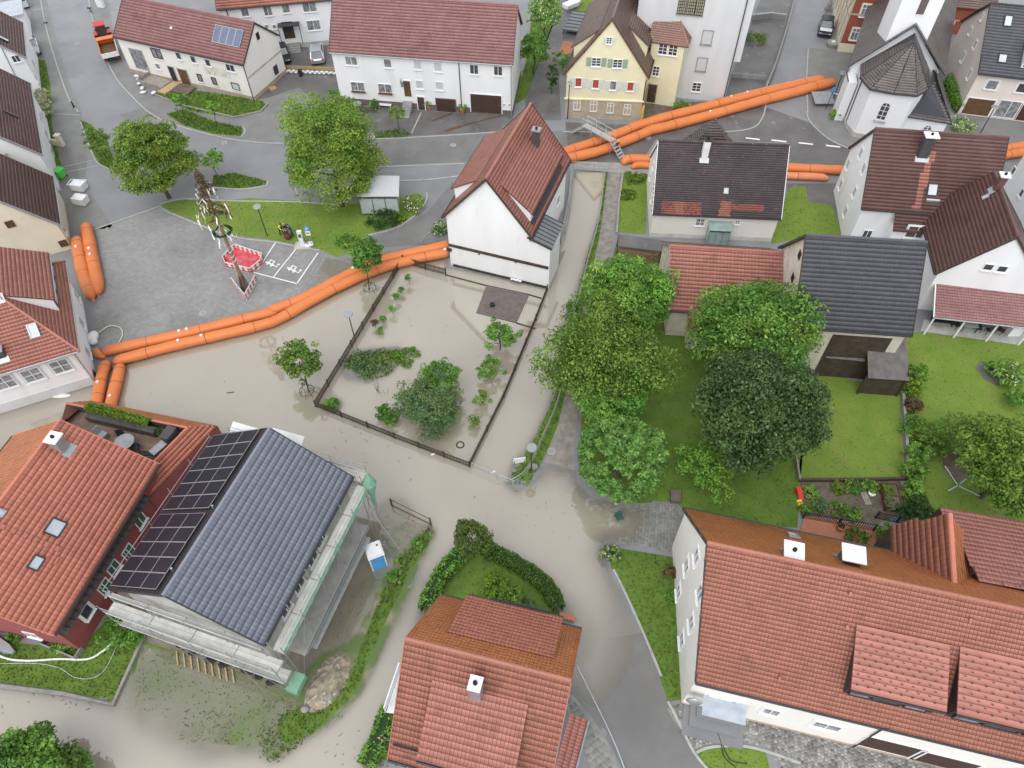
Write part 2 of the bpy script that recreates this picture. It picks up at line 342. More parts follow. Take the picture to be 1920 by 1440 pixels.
def zg(Q):
    Q = np.atleast_2d(np.asarray(Q, float))[:, :2]
    d = segdist(Q, FLOOD)
    for I in ISLES: d = np.minimum(d, -segdist(Q, I))
    sl = np.full(len(Q), .3)
    for p, r, s in SLOPE_SPOTS:
        k = np.exp(-((Q[:, 0] - p.x) ** 2 + (Q[:, 1] - p.y) ** 2) / r ** 2); sl = sl * (1 - k) + s * k
    d = d + (vnoise(Q[:, 0], Q[:, 1], 1.7, 3) - .5) * .25 * np.clip(1.2 - sl * 3, .15, 1)
    z = np.clip(-d * sl, -.55, .05)
    dp = segdist(Q, PUDDLE) + (vnoise(Q[:, 0], Q[:, 1], 2.2, 5) - .5) * 1.2
    z = np.minimum(z, np.clip(.05 - np.clip(dp + .3, 0, 3) * .05, -.05, .05))
    near = d > -.6
    for x, y, r, lv in SH_W:
        k = np.exp(-((Q[:, 0] - x) ** 2 + (Q[:, 1] - y) ** 2) / r ** 2) * near
        k = np.clip(k * 1.35, 0, 1); tgt = lv + (vnoise(Q[:, 0], Q[:, 1], 1.7, 9) - .5) * .06
        z = np.where(tgt > z, z * (1 - k) + tgt * k, z)
    return z
def z1(x, y): return float(zg([[x, y]])[0])
GS = .6                                     # lattice of all ground sheets
def axis(a, b, far): return np.concatenate([-np.geomspace(-a + 6, far, 10)[::-1] , np.arange(a, b + 1e-6, GS), np.geomspace(b + 6, far, 10)])
gx = axis(-75.0, 78.0, 900); gy = axis(-6.0, 126.0, 900)
GX, GY = np.meshgrid(gx, gy, indexing='ij'); Q = np.stack([GX.ravel(), GY.ravel()], 1); ZQ = zg(Q)
nx, ny = len(gx), len(gy); I = np.arange(nx * ny).reshape(nx, ny)
F = np.stack([I[:-1, :-1], I[1:, :-1], I[1:, 1:], I[:-1, 1:]], -1).reshape(-1, 4)
SITE = pxpoly([(225, 1190), (420, 1240), (560, 1240), (660, 970), (690, 915), (800, 965), (838, 1000), (760, 1140), (690, 1310), (600, 1400), (520, 1460), (420, 1430), (225, 1380)])
ZQ = ZQ - .1 * (segdist(Q, SITE) > .7)
g = link(bpy.data.objects.new('road', mesh_np('road', np.column_stack([Q, ZQ]), F, [M('asphalt')], smooth=True)))
tag(g, 'wet grey asphalt street and village ground', kind='structure')
# water: depth comes from the ground under it
def mk_water():
    m = bpy.data.materials.new('flood_water'); m.use_nodes = True; nt = m.node_tree; N = nt.nodes; L = nt.links; b = N['Principled BSDF']
    geo = N.new('ShaderNodeNewGeometry')
    nz = N.new('ShaderNodeTexNoise'); nz.inputs['Scale'].default_value = .09; nz.inputs['Detail'].default_value = 6; nz.inputs['Distortion'].default_value = 1.2; L.new(geo.outputs['Position'], nz.inputs['Vector'])
    mx = N.new('ShaderNodeMix'); mx.data_type = 'RGBA'; L.new(nz.outputs[0], mx.inputs[0]); mx.inputs[6].default_value = (.285, .252, .195, 1); mx.inputs[7].default_value = (.41, .37, .3, 1)
    L.new(mx.outputs[2], b.inputs['Base Color']); b.inputs['Roughness'].default_value = .04; b.inputs['IOR'].default_value = 2.55
    n2 = N.new('ShaderNodeTexNoise'); n2.inputs['Scale'].default_value = .8; n2.inputs['Detail'].default_value = 2; L.new(geo.outputs['Position'], n2.inputs['Vector'])
    bp = N.new('ShaderNodeBump'); bp.inputs['Strength'].default_value = .12; bp.inputs['Distance'].default_value = .03; L.new(n2.outputs[0], bp.inputs['Height']); L.new(bp.outputs[0], b.inputs['Normal'])
    at = N.new('ShaderNodeAttribute'); at.attribute_name = 'depth'
    e = N.new('ShaderNodeMath'); e.operation = 'MULTIPLY'; e.inputs[1].default_value = -13.0; L.new(at.outputs['Fac'], e.inputs[0])
    ex = N.new('ShaderNodeMath'); ex.operation = 'EXPONENT'; L.new(e.outputs[0], ex.inputs[0])
    clear = N.new('ShaderNodeBsdfTransparent'); clear.inputs[0].default_value = (.985, .98, .965, 1)
    gl = N.new('ShaderNodeBsdfGlossy'); gl.inputs['Roughness'].default_value = .03
    fr = N.new('ShaderNodeFresnel'); fr.inputs[0].default_value = 1.4
    thin = N.new('ShaderNodeMixShader'); iv = N.new('ShaderNodeMath'); iv.operation = 'SUBTRACT'; iv.inputs[0].default_value = 1.0; L.new(ex.outputs[0], iv.inputs[1]); fm = N.new('ShaderNodeMath'); fm.operation = 'MULTIPLY'; L.new(fr.outputs[0], fm.inputs[0]); L.new(iv.outputs[0], fm.inputs[1]); L.new(fm.outputs[0], thin.inputs[0]); L.new(clear.outputs[0], thin.inputs[1]); L.new(gl.outputs[0], thin.inputs[2])
    ms = N.new('ShaderNodeMixShader'); L.new(ex.outputs[0], ms.inputs[0]); L.new(b.outputs[0], ms.inputs[1]); L.new(thin.outputs[0], ms.inputs[2])
    L.new(ms.outputs[0], N['Material Output'].inputs[0]); return m
WM = mk_water()
def water_sheet():
    core = (GX > -75) & (GX < 78) & (GY > -6) & (GY < 80)
    k = .3; xs = np.arange(-75, 78, k); ys = np.arange(-6, 80, k); X, Y = np.meshgrid(xs, ys, indexing='ij'); q = np.stack([X.ravel(), Y.ravel()], 1)
    z = zg(q); n1, n2 = len(xs), len(ys); I = np.arange(n1 * n2).reshape(n1, n2)
    F = np.stack([I[:-1, :-1], I[1:, :-1], I[1:, 1:], I[:-1, 1:]], -1).reshape(-1, 4)
    F = F[(z[F] < .02).any(1)]
    used = np.unique(F); mp = np.full(len(q), -1); mp[used] = np.arange(len(used))
    me = mesh_np('flood_water', np.column_stack([q[used], np.zeros(len(used))]), mp[F], [WM], attrs={'depth': ('POINT', np.clip(-z[used], 0, 2))}, smooth=True)
    return tag(link(bpy.data.objects.new('water', me)), 'muddy beige floodwater between the houses', kind='structure')
water_sheet()
def inpoly(Q, poly): return segdist(Q, poly) > 0
def sheet(name, poly, mat, dz=.008, px=True, step=None, label=None, kind='structure', parent=None, thick=0):
    poly = pxpoly(poly) if px else np.array(poly)
    lo = poly.min(0); hi = poly.max(0); s = step or GS
    xs = np.arange(math.floor(lo[0] / s) * s, hi[0], s); ys = np.arange(math.floor(lo[1] / s) * s, hi[1], s)
    # stay on the lattice of the ground
    if not step:
        xs = gx[(gx > lo[0]) & (gx < hi[0])]; ys = gy[(gy > lo[1]) & (gy < hi[1])]
    X, Y = np.meshgrid(xs, ys); q = np.stack([X.ravel(), Y.ravel()], 1); q = q[segdist(q, poly) > s * .25]
    n = len(poly); pts = [Vector(p) for p in poly] + [Vector(p) for p in q]
    v, e, f, *_ = delaunay_2d_cdt(pts, [(i, (i + 1) % n) for i in range(n)], [], 1, 1e-5)
    V = np.array([[a.x, a.y] for a in v]); z = zg(V) + dz
    tri = np.array([t for t in f if len(t) == 3], np.int32)
    o = link(bpy.data.objects.new(name, mesh_np(name, np.column_stack([V, z]), tri, [M(mat) if isinstance(mat, str) else mat], smooth=True)), parent)
    if kind: o['kind'] = kind
    if label: o['label'] = label
    return o, poly
def strip_pts(path, wd):
    p = [Vector((a[0], a[1], 0)) for a in path]; L = []; Rr = []
    for i in range(len(p)):
        t = (p[min(i + 1, len(p) - 1)] - p[max(i - 1, 0)]).normalized(); nrm = Vector((-t.y, t.x, 0)); L.append(p[i] + nrm * wd / 2); Rr.append(p[i] - nrm * wd / 2)
    return L, Rr
def smooth_path(pts, n=6):
    pts = [Vector(p) for p in pts]; out = []
    for i in range(len(pts) - 1):
        p0, p1, p2, p3 = pts[max(i - 1, 0)], pts[i], pts[i + 1], pts[min(i + 2, len(pts) - 1)]
        for k in range(n):
            t = k / n; out.append(.5 * ((2 * p1) + (-p0 + p2) * t + (2 * p0 - 5 * p1 + 4 * p2 - p3) * t * t + (-p0 + 3 * p1 - 3 * p2 + p3) * t ** 3))
    return out + [pts[-1]]
def kerb(path, wd=.16, h=.07, mat='kerb_stone', name='kerb', base=None, label=None):
    pts = smooth_path([P(u, v) for u, v in path], 5); L, Rr = strip_pts(pts, wd); mb = MB(); zs = zg([[p.x, p.y] for p in pts])
    vs = []; fs = []
    for i in range(len(pts)):
        z = (zs[i] if base is None else base); vs += [L[i] + Vector((0, 0, z - .1)), L[i] + Vector((0, 0, z + h)), Rr[i] + Vector((0, 0, z + h)), Rr[i] + Vector((0, 0, z - .1))]
    for i in range(len(pts) - 1):
        a = i * 4; b = a + 4; fs += [(a, b, b + 1, a + 1), (a + 1, b + 1, b + 2, a + 2), (a + 2, b + 2, b + 3, a + 3)]
    mb.add(vs, fs); o = mb.obj(name, mat); o['kind'] = 'structure'
    if label: o['label'] = label
    return o

# ================================================================== building kit
TILE_CACHE = {}
def tile_geo(kind, tw, th):
    """one tile: x across (0..tw), y up the slope (0..th), z off the roof"""
    g = .018; t = .016; gap = .03 if th > .25 else .018       # open joints show the dark underlay
    if kind == 'pan':                       # pantile with a roll
        xs = [0, .5, .66, .83, 1.0]; hz = [.004, .0, .012, .017, .004]
        xs = [g / 2 + x * (tw - g) for x in xs]
        top0 = [(x, gap, t + h) for x, h in zip(xs, hz)]; top1 = [(x, th, .01 + h) for x, h in zip(xs, hz)]; bot = [(x, gap + .015, .002) for x in xs]
        V = top0 + top1 + bot; n = 5; F = []
        for i in range(n - 1): F += [(i, i + 1, n + i + 1, n + i), (2 * n + i, 2 * n + i + 1, i + 1, i)]
    else:                                   # flat tile, slab or shingle
        if kind == 'shingle': g = .014; gap = .03
        g /= 2; V = [(g, gap, t), (tw - g, gap, t), (tw - g, th, .012), (g, th, .012), (g, gap + .01, .0), (tw - g, gap + .01, .0)]
        F = [(0, 1, 2, 3), (4, 5, 1, 0)]
    return np.array(V), np.array(F)
def roof_slope(parent, pts, kind, tw, th, mat, root, indiv=0, deck=.12, patches=None, deckmat=None, stagger=False, name='roof', tiles=True, cutouts=()):
    """planar roof face; pts local 3D, first edge = eave left to right seen from outside"""
    p = [Vector(q) for q in pts]; ux = (p[1] - p[0]).normalized(); n = ux.cross(p[2] - p[1]).normalized(); uy = n.cross(ux).normalized()
    if n.z < 0:
        p = [p[1], p[0]] + p[2:][::-1]; ux = (p[1] - p[0]).normalized(); n = ux.cross(p[2] - p[1]).normalized(); uy = n.cross(ux).normalized()
    mb = MB(); mb.prism([q - n * deck for q in p], n * (deck - .004)); ro = mb.obj(name, deckmat or (('underlay_grey' if mat in ('tile_grey', 'tile_slate', 'tile_black', 'shingle', 'tile_moss') else 'underlay') if tiles else mat), parent)
    if not tiles: return ro, (p[0], ux, uy, n)
    o = p[0]; pol = np.array([[(q - o).dot(ux), (q - o).dot(uy)] for q in p])
    x0, x1 = pol[:, 0].min(), pol[:, 0].max(); y1 = pol[:, 1].max()
    nc = max(1, round((x1 - x0) / tw)); tw = (x1 - x0) / nc; nr = max(1, round(y1 / th)); th = y1 / nr
    TV, TF = tile_geo(kind, tw, th)
    ii, jj = np.meshgrid(np.arange(nc + (1 if stagger else 0)), np.arange(nr), indexing='ij'); ii = ii.ravel(); jj = jj.ravel()
    ox = x0 + ii * tw - (tw / 2 * (jj % 2) if stagger else 0); oy = jj * th
    cen = np.stack([ox + tw / 2, oy + th / 2], 1)
    keep = segdist(cen, pol) > -.02
    for c in cutouts: keep &= ~(segdist(cen, np.array(c)) > 0)
    ox, oy, cen = ox[keep], oy[keep], cen[keep]
    B = np.array([list(ux), list(uy), list(n)]); O = np.array(o)
    org = ox[:, None] * B[0] + oy[:, None] * B[1] + O
    mi = np.zeros(len(ox), int); mats = [M(mat)]
    if patches:
        for pm, poly2 in patches:
            sel = segdist(cen, np.array(poly2)) > 0; mats.append(M(pm)); mi[sel] = len(mats) - 1
    ind = np.zeros(len(ox), bool)
    if indiv:
        Mw = np.array(root.matrix_basis); cw = (np.column_stack([org, np.ones(len(org))]) @ Mw.T)[:, :3]
        dist = np.linalg.norm(cw - np.array([0, 0, CAM_H]), axis=1)
        # only those inside the picture
        rel = cw - np.array([0, 0, CAM_H]); dz = rel @ _fw; uu = 960 + CAM_F * rel[:, 0] / dz; vv = 720 - CAM_F * (rel @ _up) / dz
        dist[(uu < 10) | (uu > 1910) | (vv > 1430) | (vv < 10)] += 1e6
        ind[np.argsort(dist)[:indiv]] = True
        rot = Matrix((ux, uy, n)).transposed().to_euler()
        tm = {}
        for k in np.nonzero(ind)[0]:
            if mi[k] not in tm: tm[mi[k]] = mesh_np('roof_tile', TV, TF, [mats[mi[k]]])
            t = bpy.data.objects.new('roof_tile', tm[mi[k]]); t.location = org[k]; t.rotation_euler = rot; link(t, ro)
    r = ~ind; m = int(r.sum())
    if m:
        jit = RNG.normal(0, .004, (m, 1, 1))
        loc = TV[None, :, :] + np.concatenate([np.zeros((m, 1, 2)), jit], 2)
        V = (loc @ B + org[r][:, None, :]).reshape(-1, 3); nv = len(TV)
        F = (TF[None] + (np.arange(m) * nv)[:, None, None]).reshape(-1, 4)
        rn = np.repeat(RNG.random(m), len(TF))
        me = mesh_np('roof_tiles', V, F, mats, np.repeat(mi[r], len(TF)), {'rnd': ('FACE', rn)})
        to = link(bpy.data.objects.new('roof_tiles', me), ro); to['kind'] = 'stuff'
    return ro, (o, ux, uy, n)
def ridge_cap(parent, a, b, mat, r=.13):
    a, b = Vector(a), Vector(b); n = max(2, int((b - a).length / .4)); path = []; rs = []
    for i in range(n):
        path += [a.lerp(b, i / n), a.lerp(b, (i + .97) / n)]; rs += [r, r * .88]
    return MB().tube(path, rs, 8).obj('ridge_cap', mat, parent)
WCACHE = {}
def win_mesh(w, h, style, fm):
    key = (round(w, 2), round(h, 2), style, fm)
    if key in WCACHE: return WCACHE[key]
    f = MB(); b = .07; d = .07
    def fb(x0, x1, z0, z1, dd=d): f.obox((x0, -dd, z0), (x1 - x0, 0, 0), (0, dd - .002, 0), (0, 0, z1 - z0))
    fb(-w / 2, -w / 2 + b, 0, h); fb(w / 2 - b, w / 2, 0, h); fb(-w / 2 + b, w / 2 - b, h - b, h); fb(-w / 2 + b, w / 2 - b, 0, b)
    cols, rows = {'one': (1, 1), 'two': (2, 1), 'cross': (2, 2), 'six': (2, 3), 'shut': (1, 1), 'dark': (1, 1), 'three': (3, 1), 'lead': (4, 5), 'tee': (2, 1)}.get(style, (1, 1))
    iw = w - 2 * b; ih = h - 2 * b
    for i in range(1, cols): x = -w / 2 + b + iw * i / cols; fb(x - .03, x + .03, b, h - b, d * .9)
    for j in range(1, rows): z = b + ih * j / rows; fb(-w / 2 + b, w / 2 - b, z - .018, z + .018, d * .85)
    if style == 'tee': fb(-w / 2 + b, w / 2 - b, b + ih * .68, b + ih * .68 + .06, d * .9)
    pm = MB().face([(-w / 2 + b, -.012, b), (w / 2 - b, -.012, b), (w / 2 - b, -.012, h - b), (-w / 2 + b, -.012, h - b)])
    sm = MB().obox((-w / 2 - .08, -.16, -.07), (w + .16, 0, 0), (0, .16, 0), (0, 0, .06))
    WCACHE[key] = (f, pm, sm); return WCACHE[key]
MCACHE = {}
def cmesh(key, fn):
    if key not in MCACHE: MCACHE[key] = fn()
    return MCACHE[key]
class House:
    def __init__(s, name, label, prm, cat='house', oe=.3, og=.2, z0=-.6, wall='plaster_white', tile=('pan', .25, .34), rmat='tile_red', rmat1=None, indiv=0, group=None, roofs=True, gutter='dark_metal', verge='dark_wood', indiv1=0, kw0=None, kw1=None, plinth=None, topcut=.16):
        cx, cy, th, L, W, ze, zr, ro, sk = prm; s.L, s.W, s.ze, s.zr, s.ro, s.sk = L, W, ze, zr, ro, sk; s.name = name
        s.root = empty(name, (cx, cy, 0), R(th)); tag(s.root, label, cat, group); s.th = R(th); s.oe, s.og = oe, og
        s.Mw = Matrix.Translation((cx, cy, 0)) @ Matrix.Rotation(R(th), 4, 'Z'); s.Mi = s.Mw.inverted(); s.z0 = z0
        s.root.matrix_basis = s.Mw
        sl0 = (zr - ze) / (W / 2 + ro); sl1 = (zr - ze) / (W / 2 - ro); s.sl = (sl0, sl1)
        s.zt = (ze + sl0 * oe - topcut, ze + sl1 * oe - topcut)
        c = lambda i, j: s.pt((L / 2 - og) * (1 if i else -1), (W / 2 - oe) * (1 if j else -1), 0)
        s.c = [[c(0, 0), c(0, 1)], [c(1, 0), c(1, 1)]]
        s.walls = {'S0': (s.c[0][0], s.c[1][0], s.zt[0]), 'E1': (s.c[1][0], s.c[1][1], None), 'S1': (s.c[1][1], s.c[0][1], s.zt[1]), 'E0': (s.c[0][1], s.c[0][0], None)}
        if wall:
            mb = MB(); up = lambda p, z: Vector((p.x, p.y, z))
            r0 = s.pt(-(L / 2 - og), ro, zr - topcut); r1 = s.pt(L / 2 - og, ro, zr - topcut)
            c = s.c
            mb.face([up(c[0][0], z0), up(c[1][0], z0), up(c[1][0], s.zt[0]), up(c[0][0], s.zt[0])])
            mb.face([up(c[1][1], z0), up(c[0][1], z0), up(c[0][1], s.zt[1]), up(c[1][1], s.zt[1])])
            mb.face([up(c[1][0], z0), up(c[1][1], z0), up(c[1][1], s.zt[1]), r1, up(c[1][0], s.zt[0])])
            mb.face([up(c[0][1], z0), up(c[0][0], z0), up(c[0][0], s.zt[0]), r0, up(c[0][1], s.zt[1])])
            mb.obj('wall', wall, s.root)
        if plinth:
            mb = MB(); hgt, pm = plinth; k = .04
            for a, b, _ in s.walls.values():
                d = (b - a).normalized(); nrm = Vector((d.y, -d.x, 0)); mb.obox(Vector((a.x, a.y, z0)) - d * k, (b - a) + d * 2 * k, nrm * k, (0, 0, hgt - z0))
            mb.obj('plinth', pm, s.root)
        e = lambda i, j: s.pt(L / 2 * (1 if i else -1), W / 2 * (1 if j else -1), ze)
        s.r0, s.r1 = s.pt(-L / 2, ro, zr), s.pt(L / 2, ro, zr); s.e = [[e(0, 0), e(0, 1)], [e(1, 0), e(1, 1)]]
        s.pl = {}
        if roofs:
            k0 = dict(kind=tile[0], tw=tile[1], th=tile[2], mat=rmat, root=s.root, indiv=indiv); k0.update(kw0 or {})
            k1 = dict(kind=tile[0], tw=tile[1], th=tile[2], mat=rmat1 or rmat, root=s.root, indiv=indiv1); k1.update(kw1 or {})
            s.roof0, s.pl[0] = roof_slope(s.root, [s.e[0][0], s.e[1][0], s.r1, s.r0], **k0)
            s.roof1, s.pl[1] = roof_slope(s.root, [s.e[1][1], s.e[0][1], s.r0, s.r1], **k1)
            up = Vector((0, 0, .03)); ridge_cap(s.root, s.r0 + up, s.r1 + up, rmat)
            if verge:
                for i, r in ((0, s.r0), (1, s.r1)):
                    for j in (0, 1):
                        dn = Vector((0, 0, -.07)); MB().bar(s.e[i][j] + dn, r + dn, .05, .22).obj('verge_board', verge, s.root)
            if gutter:
                for j in (0, 1):
                    out = s.dirv() * (-.06 if j == 0 else .06) + Vector((0, 0, -.05)); MB().tube([s.e[0][j] + out, s.e[1][j] + out], .075, 8).obj('gutter', gutter, s.root)
    def dirv(s): return Vector((0, 1, 0))
    def pt(s, u, v, z): return Vector((u + s.sk * v, v, z))
    def l(s, p): return s.Mi @ Vector(p)
    def px(s, u, v, z): return s.l(P(u, v, z))
    def wall_at(s, wall, u, v):
        a, b, _ = s.walls[wall]; A = s.Mw @ a; B = s.Mw @ b; d = (B - A); n = Vector((d.y, -d.x, 0)).normalized()
        h = hit(u, v, A, n); return s.l(h), math.atan2((b - a).y, (b - a).x), (s.Mi.to_3x3() @ n)
    def win(s, wall, u, v, w, h, style='two', frame='frame_white', pane='glass', sill='frame_white', surround=None, zc=None, name='window'):
        p, ang, n = s.wall_at(wall, u, v); p = p - Vector((0, 0, h / 2))
        f, pm, sm = win_mesh(w, h, style, frame); p = p + n * .003
        key = (round(w, 2), round(h, 2), style)
        o = inst(name, cmesh(('f', key, frame), lambda: f.mesh('window_frame', frame)), s.root, p, ang)
        inst('pane', cmesh(('p', key, pane), lambda: pm.mesh('pane', pane)), o, (0, 0, 0))
        if sill: inst('sill', cmesh(('s', key, sill), lambda: sm.mesh('sill', sill)), o, (0, 0, 0))
        if surround:
            q = .14; mb = MB()
            for x0, x1, a, b in ((-w / 2 - q, -w / 2, -.0, h + q), (w / 2, w / 2 + q, -.0, h + q), (-w / 2, w / 2, h, h + q)): mb.obox((x0, -.03, a), (x1 - x0, 0, 0), (0, .03, 0), (0, 0, b - a))
            mb.obj('surround', surround, o)
        return o
    def shutters(s, wo, w, h, mat, sw=.45):
        for sg in (-1, 1):
            mb = MB(); x = sg * (w / 2 + sw / 2 + .03); mb.obox((x - sw / 2, -.05, .02), (sw, 0, 0), (0, .045, 0), (0, 0, h - .04))
            for k in range(5): mb.obox((x - sw / 2 + .05, -.062, .1 + k * (h - .2) / 5), (sw - .1, 0, 0), (0, .01, 0), (0, 0, (h - .2) / 5 * .6))
            mb.obj('shutter', mat, wo)
    def door(s, wall, u, v, w, h, mat='brown_wood', frame='frame_white', name='door', panels=(2, 3), handle=True):
        p, ang, n = s.wall_at(wall, u, v); p = p - Vector((0, 0, h / 2)) + n * .003; mb = MB()
        mb.obox((-w / 2, -.05, 0), (w, 0, 0), (0, .048, 0), (0, 0, h))
        c, r = panels
        for i in range(c):
            for j in range(r): mb.obox((-w / 2 + w * (i + .12) / c, -.07, h * (j + .12) / r), (w / c * .76, 0, 0), (0, .02, 0), (0, 0, h / r * .76))
        o = mb.obj(name, mat, s.root); o.location = p; o.rotation_euler = (0, 0, ang)
        f = MB(); b = .1
        f.obox((-w / 2 - b, -.08, 0), (b, 0, 0), (0, .08, 0), (0, 0, h + b)); f.obox((w / 2, -.08, 0), (b, 0, 0), (0, .08, 0), (0, 0, h + b)); f.obox((-w / 2, -.08, h), (w, 0, 0), (0, .08, 0), (0, 0, b))
        if frame: f.obj('door_frame', frame, o)
        if handle: MB().box((w / 2 - .12, -.1, h * .48), (.12, .05, .04)).obj('handle', 'steel', o)
        return o
    def roof_at(s, side, u, v):
        o, ux, uy, n = s.pl[side]; q = hit(u, v, s.Mw @ o, s.Mw.to_3x3() @ n); return s.l(q)
    def skylight(s, side, u, v, w, l, frame='dark_metal', glass='glass_sky', name='skylight'):
        o, ux, uy, n = s.pl[side]; p = s.roof_at(side, u, v) + n * .05; f = MB(); b = .09; hh = .1
        q = p - ux * w / 2 - uy * l / 2
        f.obox(q, ux * w, uy * b, n * hh); f.obox(q + uy * (l - b), ux * w, uy * b, n * hh); f.obox(q + uy * b, ux * b, uy * (l - 2 * b), n * hh); f.obox(q + uy * b + ux * (w - b), ux * b, uy * (l - 2 * b), n * hh)
        ob = f.obj(name, frame, s.root)
        a = q + ux * b + uy * b + n * .05; MB().face([a, a + ux * (w - 2 * b), a + ux * (w - 2 * b) + uy * (l - 2 * b), a + uy * (l - 2 * b)]).obj('pane', glass, ob)
        return ob
    def chimney(s, side, u, v, w, d, h, mat='chimney_white', cap='white_plastic', pipe=True, capw=.12, flash='zinc'):
        p = s.roof_at(side, u, v); mb = MB(); mb.box((p.x, p.y, p.z + h / 2 - .5), (w, d, h + 1)); o = mb.obj('chimney', mat, s.root)
        MB().box((p.x, p.y, p.z + h + .05), (w + capw, d + capw, .1)).obj('chimney_cap', cap, o)
        if pipe: MB().tube([(p.x, p.y, p.z + h + .08), (p.x, p.y, p.z + h + .28)], .12, 10).obj('flue', 'opening', o)
        if flash:
            oo, ux, uy, n = s.pl[side]; MB().obox(p - ux * (w / 2 + .15) - uy * (d / 2 + .45) + n * .045, ux * (w + .3), uy * .5, n * .012).obj('flashing', flash, o)
        return o
    def shed_dormer(s, side, a, b, fh, T, kind, tw, th, mat, wall='plaster_white', win=None, over=.25, name='dormer', cheek=None, wins=None, gut='dark_metal', sideover=.12, indiv=0):
        """a,b local points on the slope: foot of the dormer face, left and right seen from outside"""
        o, ux, uy, n = s.pl[side]; a, b = Vector(a), Vector(b); up = Vector((0, 0, fh)); e = (b - a).normalized()
        mb = MB(); at, bt = a + up, b + up; A, B = a + uy * T, b + uy * T; dn = n * -.1
        mb.face([a + dn, b + dn, bt, at]); mb.face([b + dn, B + dn, bt]); mb.face([A + dn, a + dn, at])
        d = mb.obj(name, cheek or wall, s.root)
        f = (at - A).normalized() * over; so_ = e * sideover
        lift = Vector((0, 0, .1))
        roof_slope(d, [at + f - so_ + lift, bt + f + so_ + lift, B + so_ + lift * .6, A - so_ + lift * .6], kind, tw, th, mat, s.root, deck=.1, name='dormer_roof', indiv=indiv)
        if gut: g0 = at + f * 1.15 - so_; g1 = bt + f * 1.15 + so_; MB().tube([g0 + Vector((0, 0, .02)), g1 + Vector((0, 0, .02))], .07, 8).obj('gutter', gut, d)
        for (t0, t1, m) in (wins or []):
            w0 = a + (b - a) * t0 + Vector((0, 0, .25)); ln = (b - a).length * (t1 - t0); nn = Vector((e.y, -e.x, 0))
            fr = MB(); hh = fh - .45; q = w0 + nn * .02
            fr.obox(q, e * ln, nn * .05, (0, 0, .07)); fr.obox(q + Vector((0, 0, hh - .07)), e * ln, nn * .05, (0, 0, .07)); fr.obox(q + Vector((0, 0, .07)), e * .07, nn * .05, (0, 0, hh - .14)); fr.obox(q + Vector((0, 0, .07)) + e * (ln - .07), e * .07, nn * .05, (0, 0, hh - .14))
            wo = fr.obj('window', 'dark_metal', d); MB().face([q + nn * .015, q + e * ln + nn * .015, q + e * ln + nn * .015 + Vector((0, 0, hh)), q + nn * .015 + Vector((0, 0, hh))]).obj('pane', m, wo)
        return d
    def downpipe(s, wall, t, mat='dark_metal', ztop=None):
        a, b, z = s.walls[wall]; p = a.lerp(b, t); d = (b - a).normalized(); n = Vector((d.y, -d.x, 0)); q = p + n * .08
        zt = ztop or (z if z else s.ze); MB().tube([(q.x, q.y, s.z0), (q.x, q.y, zt - .3), (q.x + n.x * (s.oe - .05), q.y + n.y * (s.oe - .05), zt - .02)], .05, 8).obj('downpipe', mat, s.root)

# ================================================================== buildings along the top of the square
def stairs(parent, p, ang, w, n, mat='concrete', rise=.16, run=.3, name='steps'):
    mb = MB(); x = Vector((math.cos(ang), math.sin(ang), 0)); y = Vector((math.sin(ang), -math.cos(ang), 0)); p = Vector(p)
    for i in range(n): mb.obox(p - x * w / 2 + y * (run * i), x * w, y * run, (0, 0, rise * (n - i)))
    return mb.obj(name, mat, parent)

# long white farmhouse
h = House('farmhouse', 'long white two-storey house with maroon tiled roof and two brown garage doors', (-9.64, 86.25, -8.92, 21.74, 9.74, 6.74, 11.25, -.08, -.032), rmat='tile_maroon', tile=('pan', .27, .34), gutter='zinc', plinth=(.85, 'plinth'), og=.15)
for u, v, w, hh, st, pn in [(658.7, 113.7, 1.5, 1.1, 'two', 'glass_curtain'), (727, 118.5, .95, 1.1, 'one', 'glass_curtain'), (783, 121.5, .95, 1.15, 'shut', 'shutter_roll'), (821, 125.5, .95, 1.15, 'shut', 'shutter_roll'), (889, 130, 1.05, 1.2, 'two', 'glass'), (934, 132.5, 1.05, 1.2, 'two', 'glass'),
                            (671, 162, 1.75, 1.2, 'two', 'glass_curtain'), (722, 165.5, 1.75, 1.2, 'two', 'glass_curtain'), (787, 158.5, .95, 1.1, 'shut', 'shutter_roll'), (824, 161, .95, 1.1, 'shut', 'shutter_roll')]:
    wo = h.win('S0', u, v, w, hh, st, pane=pn)
    if w == 1.75:
        MB().box((0, -.17, -.02), (w, .2, .18)).obj('flower_box', 'brown_wood', wo)
d = h.door('S0', 764, 166, .85, 2.0, 'brown_wood', 'plaster_white', panels=(1, 3))
p, ang, n = h.wall_at('S0', 764, 184); stairs(h.root, (p.x, p.y, .0), ang, 1.1, 7, 'concrete')
h.door('S0', 790, 194, .85, 1.75, 'dark_wood', 'frame_white', panels=(1, 1))
h.door('S0', 836.5, 198, 2.35, 1.7, 'garage_brown', 'plinth', 'garage_door', panels=(1, 5))
h.door('S0', 911.5, 194.5, 3.75, 2.35, 'garage_brown', 'frame_white', 'garage_door', panels=(4, 3))
for uu in (946, 956):
    p, ang, n = h.wall_at('S0', uu, 197); MB().box((0, 0, 0), (.5, .03, .35)).obj('wall_sign', 'frame_white', h.root, loc=p + n * .02).rotation_euler = (0, 0, ang)
    s_ = MB(); s_.box((-.1, -.02, .0), (.05, .012, .24)); s_.box((0, -.02, .1), (.22, .012, .05)); s_.box((-.02, -.02, 0), (.14, .012, .05)); o_ = s_.obj('lettering', 'dark_metal', h.root, loc=p + n * .02); o_.rotation_euler = (0, 0, ang)
h.downpipe('S0', .71, 'dark_metal'); h.downpipe('S0', .995, 'zinc')
